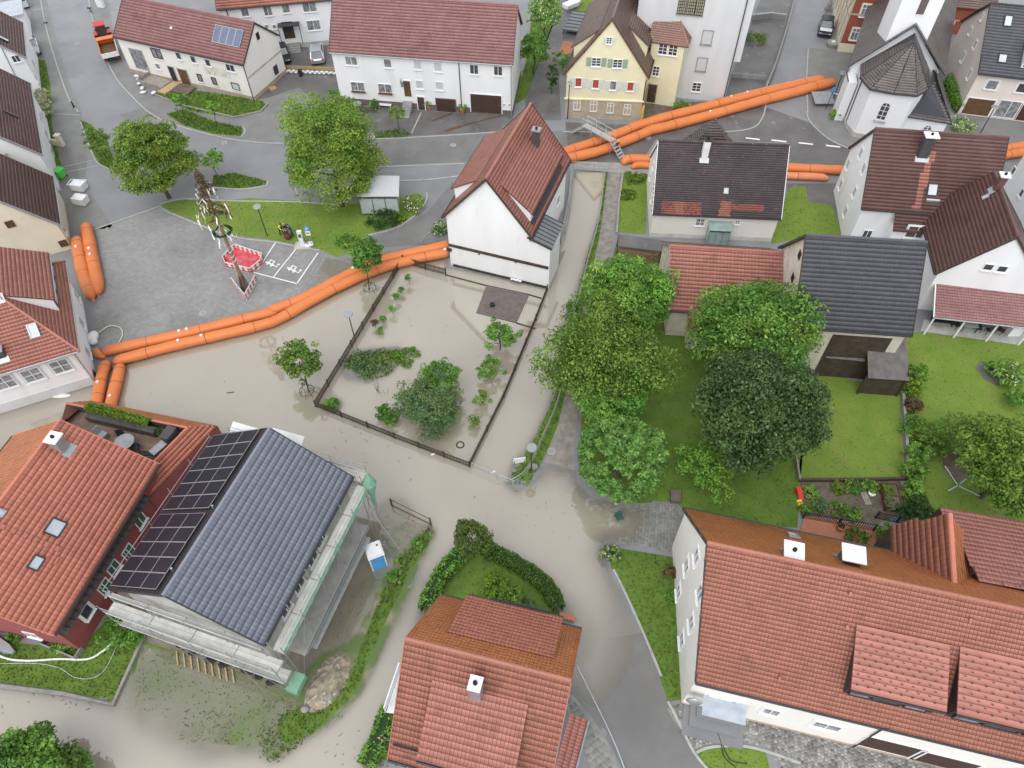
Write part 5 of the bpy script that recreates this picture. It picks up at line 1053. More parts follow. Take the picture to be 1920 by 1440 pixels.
# pavements and yards
sheet('pavement', [(60, -12), (88, 2), (112, 100), (132, 160), (152, 205), (165, 300), (158, 345), (215, 430), (168, 430), (130, 470), (100, 330), (55, 120)], 'pavement', .012, label='grey pavement along the row houses')
sheet('pavement', [(168, -5), (176, 40), (212, 135), (250, 183), (300, 222), (400, 254), (480, 267), (545, 269), (640, 255), (700, 262), (770, 259), (900, 252), (968, 248), (962, 218), (640, 196), (540, 135), (475, 190), (380, 172), (262, 142), (215, 68), (200, -5)], 'pavement', .012, label='pavement in front of the white houses')
sheet('yard', [(505, 60), (630, 66), (640, 195), (600, 200), (560, 165), (500, 185), (478, 188), (536, 138), (522, 100)], 'asphalt_dark', .02, label='wet dark asphalt yard between the white houses')
sheet('yard', [(640, 198), (960, 220), (975, 240), (900, 250), (770, 256), (705, 252), (635, 230), (618, 214)], 'asphalt_dark', .022, label='wet dark forecourt of the long white house')
sheet('footpath', [(985, 185), (1052, 0), (1075, -5), (1085, 60), (1060, 110), (1048, 150), (1052, 220), (1052, 226), (985, 226)], 'asphalt_dark', .02, label='wet path beside the yellow house')
sheet('yard', [(1355, 190), (1425, 0), (1490, -5), (1478, 55), (1450, 150), (1432, 180), (1425, 195)], 'asphalt_dark', .02, label='dark mossy yard beside the tall grey building')
sheet('forecourt', [(1210, 195), (1350, 190), (1330, 215), (1205, 240)], 'soil', .016, label='planting bed at the foot of the tall building')
sheet('side_street', [(1060, 230), (1215, 236), (1430, 200), (1530, 235), (1600, 285), (1600, 330), (1480, 320), (1480, 268), (1230, 262), (1205, 300), (1160, 310), (1068, 305)], 'asphalt_dark', .014, label='darker wet street behind the cottage')
sheet('pavement', [(1510, 90), (1570, 96), (1605, 100), (1580, 235), (1595, 262), (1640, 262), (1590, 280), (1555, 262), (1528, 238), (1512, 210)], 'pavement', .02, label='pavement round the church choir')
sheet('yard', [(1790, 212), (1930, 225), (1930, 300), (1885, 300), (1780, 252)], 'pavement', .016, label='forecourt of the corner house')
sheet('yard', [(1475, 345), (1580, 345), (1575, 445), (1480, 450)], 'asphalt_dark', .016, label='dark paved strip beside the cottage')
sheet('bridge_deck', [(1068, 303), (1160, 306), (1222, 310), (1220, 330), (1140, 324), (1070, 318)], 'concrete', .03, label='concrete deck over the stream')
sheet('street', [(545, 270), (700, 264), (870, 255), (1000, 246), (1062, 246), (1066, 300), (960, 306), (870, 304), (720, 311), (548, 322)], 'asphalt_mid', .01, label='wet street in front of the centre house')
sheet('street', [(800, 400), (850, 340), (850, 420), (845, 455), (740, 462), (690, 470), (700, 445), (745, 430)], 'asphalt_mid', .012, label='wet lane beside the centre house')
sheet('street', [(1010, 1280), (1120, 1200), (1208, 1186), (1240, 1275), (1275, 1358), (1332, 1452), (1172, 1452), (1140, 1392), (1110, 1345), (1062, 1296)], 'asphalt_mid', .008, label='wet lane running into the flood beside the long house')
# path between stream and gardens
sheet('footpath', [(1135, 322), (1165, 324), (1152, 430), (1140, 500), (1118, 560), (1098, 620), (1090, 740), (1080, 800), (1078, 882), (1020, 868), (1045, 800), (1060, 740), (1078, 640), (1108, 520), (1125, 440)], 'gravel', .016, label='gravel footpath along the stream')
# setts of the square
sheet('square', [(176, 432), (300, 387), (322, 400), (430, 442), (520, 455), (600, 470), (640, 485), (690, 505), (560, 590), (420, 628), (240, 655), (185, 660), (165, 610), (185, 560), (150, 470)], 'sett', .012, label='setts of the village square')
sheet('paver_yard', [(1175, 946), (1262, 940), (1285, 968), (1262, 1030), (1258, 1040), (1200, 1024), (1140, 1022), (1170, 990)], 'slab', .014, label='grey block paving beside the long house')
sheet('cobble_yard', [(1250, 1330), (1281, 1314), (1560, 1378), (1920, 1460), (1920, 1560), (1470, 1460), (1440, 1395), (1380, 1388), (1320, 1400), (1300, 1408)], 'slab', .014, label='cobbled forecourt of the long house')
sheet('slab_path', [(1062, 1296), (1080, 1310), (1110, 1350), (1140, 1395), (1165, 1450), (1110, 1460), (1090, 1380), (1060, 1330)], 'slab', .02, label='paving slabs beside the middle house')
sheet('terrace_floor', [(1732, 600), (1925, 625), (1912, 648), (1725, 622)], 'concrete_light', .03, label='concrete terrace by the lean-to')
sheet('building_site', SITE, 'mud', .006, px=False, label='muddy ground of the flooded building site')
# lawns
lawn('lawn', [(300, 385), (345, 375), (400, 380), (470, 372), (560, 378), (640, 385), (720, 380), (760, 372), (780, 362), (798, 372), (790, 395), (745, 425), (690, 440), (660, 475), (630, 482), (600, 468), (520, 452), (430, 440), (322, 398)], 'lawn', label='lawn beside the village square')
lawn('verge', [(150, 225), (172, 235), (200, 262), (218, 310), (205, 318), (185, 305), (165, 270)], 'lawn_dark', 45, .16, label='planted verge beside the left pavement')
lawn('verge', [(400, 330), (440, 325), (500, 340), (498, 348), (450, 355), (398, 350)], 'lawn_dark', 60, .2, label='planted median strip')
lawn('verge', [(312, 215), (345, 205), (400, 228), (456, 240), (452, 256), (400, 252), (345, 236)], 'lawn_dark', 60, .22, label='planted kerb strip in front of the solar panel house')
lawn('garden_bed', [(295, 178), (330, 165), (420, 178), (490, 190), (500, 196), (490, 210), (440, 222), (360, 210)], 'lawn_dark', 50, .18, label='raised planted bed below the solar panel house')
lawn('verge', [(70, 112), (86, 115), (95, 160), (98, 235), (112, 300), (118, 312), (105, 312), (92, 250), (78, 170)], 'lawn_dark', 40, .12, label='grass strip below the row houses')
lawn('verge', [(698, 248), (755, 242), (772, 252), (762, 259), (705, 262)], 'lawn_dark', 60, .22, label='flower bed with small globe tree')
lawn('verge', [(612, 200), (640, 196), (700, 208), (715, 214), (640, 210), (616, 214)], 'lawn_dark', 60, .3, label='flower bed along the long white house')
lawn('bank', [(960, 200), (985, 120), (1000, 10), (1052, -5), (1040, 40), (985, 185)], 'lawn_dark', 20, .1, label='grass bank beside the long white house')
lawn('lawn', [(1052, -8), (1125, -8), (1110, 30), (1080, 20)], 'lawn', 20, label='lawn at the top edge')
lawn('lawn', [(1168, 325), (1214, 326), (1210, 440), (1158, 436), (1160, 380)], 'lawn', label='narrow garden beside the cottage')
lawn('bank', [(1140, 324), (1134, 322), (1124, 400), (1100, 480), (1076, 572), (1064, 602), (1056, 650), (1050, 705), (1036, 752), (1008, 810), (978, 862), (945, 912), (990, 912), (1022, 855), (1045, 800), (1060, 740), (1078, 640), (1108, 520), (1125, 440)], 'lawn_dark', 35, .18, label='grassy stream bank below the railing')
lawn('lawn', [(1480, 352), (1510, 350), (1516, 380), (1560, 385), (1578, 440), (1520, 446), (1445, 458), (1455, 420)], 'lawn', label='small lawn between cottage and manor')
lawn('lawn', [(1160, 440), (1240, 452), (1250, 470), (1255, 600), (1290, 640), (1500, 620), (1545, 690), (1520, 720), (1500, 900), (1495, 990), (1400, 985), (1282, 955), (1262, 940), (1212, 946), (1150, 935), (1085, 890), (1092, 740), (1100, 625), (1122, 560), (1145, 500)], 'lawn_dark', 14, .08, label='shaded lawn under the big trees')
lawn('lawn', [(1538, 700), (1608, 715), (1688, 740), (1693, 895), (1496, 900), (1510, 760)], 'lawn', 14, .045, label='mown lawn south of the grey barn')
lawn('lawn', [(1700, 622), (1925, 645), (1925, 985), (1760, 960), (1700, 990), (1692, 800)], 'lawn', 12, .05, label='garden lawn with the clothes dryer')
lawn('garden_bed', [(1500, 905), (1688, 900), (1698, 960), (1640, 985), (1500, 965)], 'soil', 6, .12, label='vegetable garden beds')
lawn('lawn', [(1140, 1025), (1262, 1045), (1275, 1180), (1280, 1312), (1252, 1316), (1210, 1190), (1168, 1100), (1145, 1062)], 'lawn_dark', 40, .1, label='grass strip beside the long house')
lawn('lawn', [(1305, 1412), (1330, 1402), (1385, 1400), (1435, 1410), (1450, 1470), (1330, 1470)], 'lawn', 30, label='small lawn at the bottom edge')
lawn('lawn', [(-120, 1150), (30, 1205), (150, 1220), (207, 1152), (272, 1188), (214, 1316), (120, 1296), (0, 1280), (-120, 1265)], 'lawn_dark', 40, .12, label='lawn below the dark red house')
lawn('lawn', [(790, 1165), (810, 1100), (852, 1048), (888, 1022), (985, 1075), (1030, 1115), (1052, 1155), (1060, 1200), (1000, 1210), (820, 1160)], 'lawn_dark', 12, .08, label='garden inside the curved hedge')
lawn('bank', [(800, 985), (815, 998), (770, 1070), (738, 1135), (700, 1215), (665, 1300), (620, 1345), (560, 1400), (520, 1440), (490, 1430), (480, 1380), (540, 1330), (600, 1330), (650, 1275), (690, 1180), (715, 1110), (760, 1040)], 'lawn_dark', 45, .2, label='half-drowned grass bank beside the building site')
lawn('drowned_lawn', [(255, 1200), (430, 1255), (540, 1270), (560, 1330), (480, 1400), (400, 1395), (320, 1350), (240, 1330)], 'lawn_dark', 10, .1, label='drowned lawn of the building site')
lawn('drowned_bed', [(640, 690), (655, 665), (740, 655), (782, 662), (770, 690), (700, 715)], 'lawn_dark', 40, .3, label='drowned flower bed in the fenced garden')
lawn('verge', [(690, 1440), (745, 1330), (778, 1255), (800, 1170), (830, 1130), (790, 1440)], 'lawn_dark', 30, .15, label='hedge strip beside the middle house')

def grass_blades():
    Vs = []; rn = []
    for poly, dens, hg, dz in lawns:
        lo = poly.min(0); hi = poly.max(0); n = int((hi - lo).prod() * dens)
        q = lo + RNG.random((n, 2)) * (hi - lo); q = q[segdist(q, poly) > .05]
        if not len(q): continue
        z = zg(q) + dz; k = z > -.06; q, z = q[k], z[k]; m = len(q)
        a = RNG.random(m) * 6.283; s = hg * (.5 + RNG.random(m)); w_ = .035 + .05 * RNG.random(m); lean = RNG.normal(0, .5, (m, 2)) * s[:, None]
        b = np.column_stack([q, z]); dx = np.column_stack([np.cos(a) * w_, np.sin(a) * w_, np.zeros(m)])
        tip = b + np.column_stack([lean, s]); Vs.append(np.stack([b - dx, b + dx, tip], 1)); rn.append(RNG.random(m))
    V = np.concatenate(Vs).reshape(-1, 3); F = np.arange(len(V)).reshape(-1, 3)
    o = link(bpy.data.objects.new('grass', mesh_np('grass', V, F, [M('grass')], attrs={'rnd': ('FACE', np.concatenate(rn))})))
    tag(o, 'blades of grass and weeds on the lawns and banks', 'grass', kind='stuff')
grass_blades()
# kerbs
for path in ([(76, -5), (84, 40), (100, 100), (118, 155), (132, 190), (148, 212)], [(166, -5), (178, 50), (210, 133), (248, 182), (300, 224), (400, 255), (480, 268), (545, 270)], [(690, 262), (770, 259), (900, 251), (966, 247)],
             [(205, 318), (185, 308), (172, 285), (152, 230)], [(398, 352), (450, 356), (498, 349), (502, 341)], [(545, 326), (640, 318), (720, 314), (870, 308)], [(715, 341), (800, 338), (862, 331)], [(300, 384), (345, 374), (440, 378), (560, 380), (640, 386)],
             [(300, 387), (322, 401), (430, 443), (520, 456), (600, 471)], [(790, 396), (745, 427), (690, 442)], [(800, 362), (800, 375), (790, 396)], [(1055, 248), (1130, 250), (1215, 258)], [(1330, 250), (1405, 243), (1430, 220), (1438, 178)],
             [(1512, 210), (1516, 225), (1528, 240), (1555, 263), (1592, 280)], [(1515, 92), (1512, 150), (1514, 213)], [(1150, 1068), (1170, 1108), (1205, 1185), (1240, 1270)], [(1252, 1316), (1275, 1360), (1300, 1410), (1330, 1448)], [(1305, 1412), (1330, 1402), (1385, 1399), (1435, 1409), (1500, 1432)],
             [(456, 239), (460, 248), (452, 258)], [(704, 263), (698, 247)], [(772, 251), (790, 212)], [(176, 432), (300, 388)]):
    kerb(path)
for path in ([(98, 214), (150, 216)], [(122, 313), (180, 300)], [(122, 324), (186, 311)], [(62, 20), (80, 17)], [(560, 380), (548, 326)]): kerb(path, .1, .02)
for pl, lb in (([(222, 216), (276, 200), (302, 213), (250, 236)], 'darker asphalt patch in the road bend'), ([(640, 300), (700, 296), (702, 303), (642, 308)], 'darker asphalt patch beside the tall linden'), ([(95, 250), (118, 245), (150, 330), (128, 338)], 'darker asphalt patch on the left pavement')): sheet('asphalt_patch', pl, 'asphalt_mid', .018, label=lb)
# painted markings
def stripe(a, b, wd):
    A, B = P(*a), P(*b); d = (B - A).normalized(); n = Vector((-d.y, d.x, 0)) * wd / 2; z = Vector((0, 0, .1))
    return [A - n + z, B - n + z, B + n + z, A + n + z]
def marking(segs, wd, label):
    for a, b in segs:
        mb = MB(); mb.face(stripe(a, b, wd)); o = mb.obj('road_marking', 'white_paint'); o['kind'] = 'structure'; o['label'] = label
marking([((1398, 260), (1424, 263)), ((1446, 264), (1474, 267)), ((1497, 269), (1524, 272)), ((1548, 274), (1575, 277))], .28, 'white dashed line of the street behind the cottage')
marking([((476, 512), (557, 533)), ((517, 456), (484, 507)), ((557, 466), (513, 521)), ((597, 475), (557, 533))], .14, 'white bay line of the charging spaces')
def ev_symbol(u, v):
    c = P(u, v); ax = (P(513, 521) - P(484, 507)).normalized(); ay = (P(557, 466) - P(513, 521)).normalized(); mb = MB(); z = Vector((0, 0, .1))
    def q(x0, y0, x1, y1): mb.face([c + ax * x + ay * y + z for x, y in ((x0, y0), (x1, y0), (x1, y1), (x0, y1))])
    q(-.55, -.05, .45, .18); q(-.35, .18, -.2, .5); q(.12, .18, .27, .5); q(-.35, .5, .27, .62); q(-.42, -.22, -.22, -.05); q(.12, -.22, .32, -.05); q(.45, .0, .85, .1); q(.75, .1, .85, .35); q(.7, .35, .95, .55); q(-.72, -.05, -.55, .1)
    o = mb.obj('charging_symbol', 'white_paint'); o['kind'] = 'structure'; o['label'] = 'painted electric car symbol'
ev_symbol(507, 497); ev_symbol(548, 508)
# manholes
for u, v, lab in [(850, 273, 'round manhole cover in the street before the long white house'), (1215, 259, 'round manhole cover behind the cottage'), (145, 83, 'round manhole cover in the road beside the tractor'), (421, 269, 'round manhole cover below the young trees'), (381, 588, 'round manhole cover in the square near the barrier'), (1034, 847, 'round manhole cover on the footpath')]:
    p = P(u, v); mb = MB(); mb.tube([(0, 0, -.05), (0, 0, .035)], .34, 20).mat(1).tube([(0, 0, .035), (0, 0, .04)], .26, 20); o = mb.obj('manhole_cover', ['kerb_stone', 'concrete']); o.location = (p.x, p.y, z1(p.x, p.y)); tag(o, lab, 'manhole cover', 'manhole covers')
# cobbles and slabs as real stones
def stones(name, poly, sx, sy, ang, mat, label, h=.03, n_ind=0, jit=.1, parent=None):
    poly = pxpoly(poly); c, s = math.cos(ang), math.sin(ang); Rm = np.array([[c, -s], [s, c]]); loc = poly @ Rm; lo, hi = loc.min(0), loc.max(0)
    X, Y = np.meshgrid(np.arange(lo[0], hi[0], sx), np.arange(lo[1], hi[1], sy), indexing='ij'); Y = Y + (np.arange(X.shape[0]) % 2)[:, None] * sy / 2
    q = np.stack([X.ravel(), Y.ravel()], 1); q = q + RNG.normal(0, jit * sx, q.shape); q = q[segdist(q @ Rm.T, poly) > .05]; m = len(q)
    hx, hy = sx * .44, sy * .44; b = np.array([[-hx, -hy, 0], [hx, -hy, 0], [hx, hy, 0], [-hx, hy, 0], [-hx * .75, -hy * .75, h], [hx * .75, -hy * .75, h], [hx * .75, hy * .75, h], [-hx * .75, hy * .75, h]])
    F0 = np.array([[4, 5, 6, 7], [0, 1, 5, 4], [1, 2, 6, 5], [2, 3, 7, 6], [3, 0, 4, 7]])
    V = b[None] * (1 + RNG.normal(0, .08, (m, 1, 3))); V = V + np.concatenate([q, np.zeros((m, 1))], 1)[:, None, :]; xy = V[..., :2] @ Rm.T; V = np.concatenate([xy, V[..., 2:]], 2).reshape(-1, 3)
    cz = zg(q @ Rm.T) + .012; V[:, 2] += np.repeat(cz, 8)
    F = (F0[None] + (np.arange(m) * 8)[:, None, None]).reshape(-1, 4)
    o = link(bpy.data.objects.new(name, mesh_np(name, V, F, [M(mat)], attrs={'rnd': ('FACE', np.repeat(RNG.random(m), 5))}))); tag(o, label, 'paving', kind='stuff'); return o
stones('cobbles', [(1252, 1332), (1281, 1314), (1560, 1378), (1920, 1462), (1920, 1560), (1470, 1460), (1440, 1400), (1380, 1392), (1320, 1400), (1300, 1406)], .2, .2, R(-14), 'cobble', 'grey cobblestones of the long house forecourt')
stones('paving_slabs', [(1066, 1300), (1080, 1312), (1108, 1352), (1136, 1395), (1160, 1450), (1112, 1458), (1092, 1382), (1064, 1330)], .42, .3, R(-58), 'slab', 'grey paving slabs beside the middle house', jit=.02)
stones('paving_blocks', [(1180, 948), (1262, 942), (1283, 968), (1262, 1026), (1256, 1036), (1204, 1022), (1150, 1020), (1175, 990)], .24, .17, R(-10), 'slab', 'small grey paving blocks beside the long house', jit=.01)
stones('setts', [(180, 436), (300, 391), (322, 404), (430, 446), (520, 459), (600, 474), (640, 489), (680, 506), (560, 586), (420, 624), (240, 650), (190, 655), (170, 612), (188, 560), (156, 474)], .42, .3, R(-14), 'sett', 'small rectangular setts of the village square', h=.008, jit=.01)

# ================================================================== vegetation
def leaf_cloud(cen, cr, per, size, out=None, up=.45, flat=.75, rng=RNG):
    """leaf quads round clump centres. cen (n,3), cr clump radius (n,), per leaves each"""
    n = len(cen); cr = np.broadcast_to(cr, (n,)); C = np.repeat(cen, per, 0); rr = np.repeat(cr, per); m = len(C)
    d = rng.normal(0, 1, (m, 3)); d /= np.linalg.norm(d, axis=1)[:, None]; d[:, 2] = np.abs(d[:, 2]) * .9 - .25
    p = C + d * (rr * (.55 + .45 * rng.random(m)))[:, None] * np.array([1, 1, flat])
    nr = d * .7 + rng.normal(0, .45, (m, 3)); nr[:, 2] += up; nr /= np.linalg.norm(nr, axis=1)[:, None]
    t = np.cross(nr, rng.normal(0, 1, (m, 3))); t /= np.linalg.norm(t, axis=1)[:, None] + 1e-9; b = np.cross(nr, t)
    s = size * (.65 + .7 * rng.random(m)); t *= s[:, None]; b *= (s * .62)[:, None]
    V = np.stack([p - t, p - b * .9, p + t, p + b * .9], 1).reshape(-1, 3)
    tone = np.repeat(rng.random(n), per) * .6 + rng.random(m) * .4
    return V, tone
def leaves_obj(name, V, tone, mat, parent, extra=None):
    F = np.arange(len(V)).reshape(-1, 4); mats = [M(mat)]; mi = None
    if extra:
        mats.append(M(extra[0])); mi = (RNG.random(len(F)) < extra[1]).astype(int)
    return link(bpy.data.objects.new(name, mesh_np(name, V, F, mats, mi, {'rnd': ('FACE', tone)})), parent)
def ell_clumps(n, r, rng=RNG, inner=.45, bottom=-.55, lump=.25, squash=1.0):
    d = rng.normal(0, 1, (n * 2, 3)); d /= np.linalg.norm(d, axis=1)[:, None]; d = d[d[:, 2] > bottom][:n]
    a = np.arctan2(d[:, 1], d[:, 0]); k = rng.random(4) * 6.28
    f = 1 + lump * (.5 * np.sin(3 * a + k[0]) + .35 * np.sin(5 * a + k[1] + d[:, 2] * 3) + .4 * np.sin(d[:, 2] * 6 + k[2]))
    rad = (inner + (1 - inner) * rng.random(len(d)) ** .45) * f
    return d * rad[:, None] * np.array(r)
def branch(mb, p, q, r0, r1, rng=random, n=4):
    p, q = Vector(p), Vector(q); path = []; rs = []
    for i in range(n + 1):
        t = i / n; path.append(p.lerp(q, t) + Vector((rng.uniform(-1, 1), rng.uniform(-1, 1), 0)) * (q - p).length * .035 * (1 if 0 < i < n else 0)); rs.append(r0 + (r1 - r0) * t)
    mb.tube(path, rs, 6, caps=False)
def tree(name, label, u, v, zc, rpx, ratio=.85, mat='leaf_mid', clumps=120, per=34, leaf_s=.16, trunk=.16, cr=None, group=None, inner=.45, lump=.25, stretch=(1, 1), bottom=-.55, cat='tree', bark='bark', extra=None, up=.45, base_px=None, flat=.75):
    c = P(u, v, zc); s = ppm(u, v, zc); r = rpx / s; r *= .95 if r > 3.2 else .87; rx, ry, rz = r * stretch[0], r * stretch[1], r * ratio
    b = P(*base_px) if base_px else Vector((c.x, c.y, 0)); gz = z1(b.x, b.y)
    root = empty(name, (b.x, b.y, gz)); tag(root, label, cat, group)
    off = np.array([c.x - b.x, c.y - b.y, zc - gz]); cen = ell_clumps(clumps, (rx, ry, rz), inner=inner, lump=lump, bottom=bottom) + off
    V, tone = leaf_cloud(cen, cr or max(.22, r * .24), int(per * 1.5), leaf_s * .8, up=up, flat=flat); leaves_obj('crown', V, tone, mat, root, extra)
    tb = MB(); top = Vector((off[0] * .8, off[1] * .8, off[2] + rz * .1)); branch(tb, (0, 0, -.3), top, trunk, trunk * .5, n=5)
    tb.obj('trunk', bark, root, smooth=True)
    lb = MB()
    for k in range(6):
        j = cen[RNG.integers(len(cen))]; t = .45 + .5 * random.random(); branch(lb, Vector((0, 0, 0)).lerp(top, t), j, trunk * .4, trunk * .1, n=3)
    lb.obj('limbs', bark, root, smooth=True)
    return root
def shrub(name, label, u, v, rpx, hgt, mat='leaf_mid', n=26, per=26, leaf_s=.11, group=None, extra=None, stretch=(1, 1), cat='shrub', base_z=None, inner=.5):
    p = P(u, v, hgt * .5); s = ppm(u, v, hgt * .5); r = rpx / s; z0 = z1(p.x, p.y) if base_z is None else base_z
    root = empty(name, (p.x, p.y, z0)); tag(root, label, cat, group)
    cen = ell_clumps(n, (r * stretch[0], r * stretch[1], hgt * .5), bottom=-.8, inner=inner) + np.array([0, 0, hgt * .5])
    V, tone = leaf_cloud(cen, max(.14, r * .3), per, leaf_s); V[:, 2] = np.maximum(V[:, 2], .02); leaves_obj('foliage', V, tone, mat, root, extra)
    st = MB()
    for k in range(4): a = k * 1.57; branch(st, (.05 * math.cos(a), .05 * math.sin(a), -.1), (r * .5 * math.cos(a), r * .5 * math.sin(a), hgt * .6), .025, .01, n=2)
    st.obj('stems', 'bark', root)
    return root
def hedge(name, label, path, wd, hgt, mat='leaf_hedge', dens=230, leaf_s=.075, base=None, z=None, group=None):
    pts = smooth_path([P(u, v, (z or 0)) for u, v in path], 6); seg = np.array([[p.x, p.y] for p in pts]); L = np.concatenate([[0], np.cumsum(np.linalg.norm(np.diff(seg, axis=0), axis=1))]); tot = L[-1]
    o = seg[0]; z0 = z if z is not None else z1(*o); root = empty(name, (o[0], o[1], z0)); tag(root, label, 'hedge', group)
    n = int(tot * dens * (wd + 2 * hgt) / 1.0 * .55); t = RNG.random(n) * tot; x = np.interp(t, L, seg[:, 0]); y = np.interp(t, L, seg[:, 1]); x2 = np.interp(np.minimum(t + .1, tot), L, seg[:, 0]) - np.interp(np.maximum(t - .1, 0), L, seg[:, 0]); y2 = np.interp(np.minimum(t + .1, tot), L, seg[:, 1]) - np.interp(np.maximum(t - .1, 0), L, seg[:, 1])
    nn = np.stack([-y2, x2], 1); nn /= np.linalg.norm(nn, axis=1)[:, None]; a = RNG.random(n) * math.pi; k = .82 + .2 * RNG.random(n) + .1 * (vnoise(x, y, .5, 4) - .5) * 2
    side = np.cos(a); zz = np.sin(a); side = np.sign(side) * np.abs(side) ** .5; zz = np.abs(zz) ** .5
    p = np.stack([x + nn[:, 0] * side * wd / 2 * k - o[0], y + nn[:, 1] * side * wd / 2 * k - o[1], zz * hgt * k], 1)
    V, tone = leaf_cloud(p, .06, 1, leaf_s); V[:, 2] = np.maximum(V[:, 2], .0); leaves_obj('foliage', V, tone, mat, root)
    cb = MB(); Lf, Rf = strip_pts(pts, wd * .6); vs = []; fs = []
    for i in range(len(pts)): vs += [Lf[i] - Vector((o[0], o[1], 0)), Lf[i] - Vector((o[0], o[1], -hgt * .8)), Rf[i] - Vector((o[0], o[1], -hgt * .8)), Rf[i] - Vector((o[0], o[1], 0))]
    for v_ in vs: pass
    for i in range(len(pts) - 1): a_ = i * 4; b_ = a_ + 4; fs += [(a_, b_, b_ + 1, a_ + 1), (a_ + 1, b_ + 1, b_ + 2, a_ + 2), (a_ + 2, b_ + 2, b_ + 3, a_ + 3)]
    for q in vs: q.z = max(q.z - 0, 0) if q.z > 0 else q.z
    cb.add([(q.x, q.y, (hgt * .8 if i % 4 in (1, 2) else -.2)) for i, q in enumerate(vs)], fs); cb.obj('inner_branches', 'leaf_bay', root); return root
# --- trees of the square and street
tree('linden_tree', 'large round linden tree at the left edge of the square', 283, 297, 5.0, 70, .95, 'leaf_linden', 300, 60, .15, .25, inner=.5)
tree('linden_tree', 'tall linden tree beside the bus shelter', 618, 290, 5.6, 84, 1.3, 'leaf_linden', 400, 60, .15, .28, inner=.5, base_px=(642, 388))
tree('street_tree', 'slender tree on the verge beside the left pavement', 182, 262, 2.6, 25, 1.3, 'leaf_olive', 60, 22, .12, .06)
tree('young_tree', 'young tree standing on the planted median strip', 397, 300, 3.6, 25, .7, 'leaf_mid', 45, 22, .13, .06, base_px=(409, 345))
tree('young_tree', 'young tree nearer the road in the kerb strip, below the raised bed', 335, 190, 3.0, 17, .8, 'leaf_bright', 40, 18, .12, .05, base_px=(349, 222))
tree('young_tree', 'young tree in the kerb strip, right of its twin', 399, 202, 3.0, 16, .8, 'leaf_bright', 40, 18, .12, .05, base_px=(408, 235))
tree('globe_tree', 'small globe maple before the long white house', 745, 212, 2.7, 17, .75, 'leaf_lime', 45, 20, .1, .05, base_px=(750, 244))
tree('barrier_tree', 'leafy street tree leaning over the orange barrier', 688, 481, 3.2, 33, 1.5, 'leaf_mid', 120, 30, .13, .09, base_px=(694, 544))
tree('flood_tree', 'young street tree standing in the flood left of the fenced garden', 562, 676, 3.0, 42, 1.0, 'leaf_olive', 110, 26, .14, .09, base_px=(577, 737), inner=.3)
# --- garden in the flood
tree('garden_shrub', 'large grey-green shrub rising from the flooded garden', 808, 752, 1.8, 62, .62, 'leaf_grey', 260, 40, .11, .1, cat='shrub', lump=.35, stretch=(1, 1.15), bottom=-.9)
tree('garden_shrub', 'dense green top of the flooded shrub toward the canal', 826, 706, 2.5, 40, .6, 'leaf_mid', 120, 34, .11, .08, cat='shrub', bottom=-.9)
tree('garden_shrub', 'bright green round bush at the left foot of the flooded shrub', 728, 775, .7, 24, .9, 'leaf_bright', 60, 30, .1, .05, cat='shrub', bottom=-.9)
tree('fruit_tree', 'upper of the two fruit trees along the flooded garden fence', 936, 628, 1.9, 35, .6, 'leaf_bright', 60, 26, .13, .07, inner=.3, lump=.4)
tree('fruit_tree', 'lower fruit tree along the flooded garden fence', 922, 690, 1.2, 26, .6, 'leaf_bright', 45, 22, .12, .05, inner=.3, lump=.4)
tree('sapling', 'sparse pale sapling in the flooded garden', 906, 747, .9, 21, .6, 'leaf_lime', 26, 14, .11, .03, inner=.3, lump=.5)
tree('sapling', 'smallest sapling near the floating tyre', 886, 790, .7, 15, .8, 'leaf_lime', 22, 13, .1, .03, inner=.3)
# --- the big group right of the stream
tree('garden_tree', 'bright green tree beside the pink-roofed barn', 1178, 556, 5.0, 80, .85, 'leaf_bright', 260, 44, .17, .22)
tree('willow', 'wide olive-green willow overhanging the stream', 1132, 668, 5.0, 108, .75, 'leaf_olive', 380, 52, .15, .25, lump=.35, up=.2, flat=1.1)
tree('garden_tree', 'mid-green tree between willow and round chestnut', 1142, 745, 3.4, 72, .7, 'leaf_mid', 200, 40, .15, .18)
tree('chestnut_tree', 'round chestnut with clumpy pale green leaf rosettes by the flooded path', 1168, 858, 3.6, 82, .8, 'leaf_chestnut', 210, 40, .16, .22, cr=.44, inner=.86, lump=.12, flat=.8)
tree('apple_tree', 'small bright apple tree on the shaded lawn', 1332, 872, 2.6, 62, .55, 'leaf_bright', 85, 30, .14, .12, inner=.35, lump=.4)
tree('ash_tree', 'spreading green tree in front of the grey barn', 1420, 628, 6.0, 112, .75, 'leaf_mid', 380, 48, .18, .3)
tree('beech_tree', 'huge dark green tree in the middle of the lawn', 1422, 772, 6.2, 112, 1.0, 'leaf_dark', 420, 52, .17, .35, lump=.18, extra=('leaf_grey', .12))
tree('garden_tree', 'big feathery tree cut by the right edge above the clothes dryer', 1905, 868, 5.0, 92, .9, 'leaf_olive', 320, 46, .17, .28, up=.2, lump=.3)
tree('round_bush', 'dark round bush at the right edge of the garden lawn', 1912, 745, 1.3, 26, .8, 'leaf_mid', 60, 30, .1, .06, cat='shrub', bottom=-.9)
tree('hedge_tree', 'round copper-tinged tree at the tip of the curved hedge', 884, 1010, 3.0, 38, .8, 'leaf_hedge', 130, 36, .1, .1, extra=('leaf_copper', .2))
tree('corner_tree', 'dark leafy tree cut by the bottom left corner', 52, 1462, 2.6, 92, .6, 'leaf_mid', 240, 44, .16, .2, lump=.35)
tree('bank_tree', 'leafy tree behind the long white house gable', 1002, 92, 3.4, 33, 1.1, 'leaf_bright', 90, 30, .15, .12)
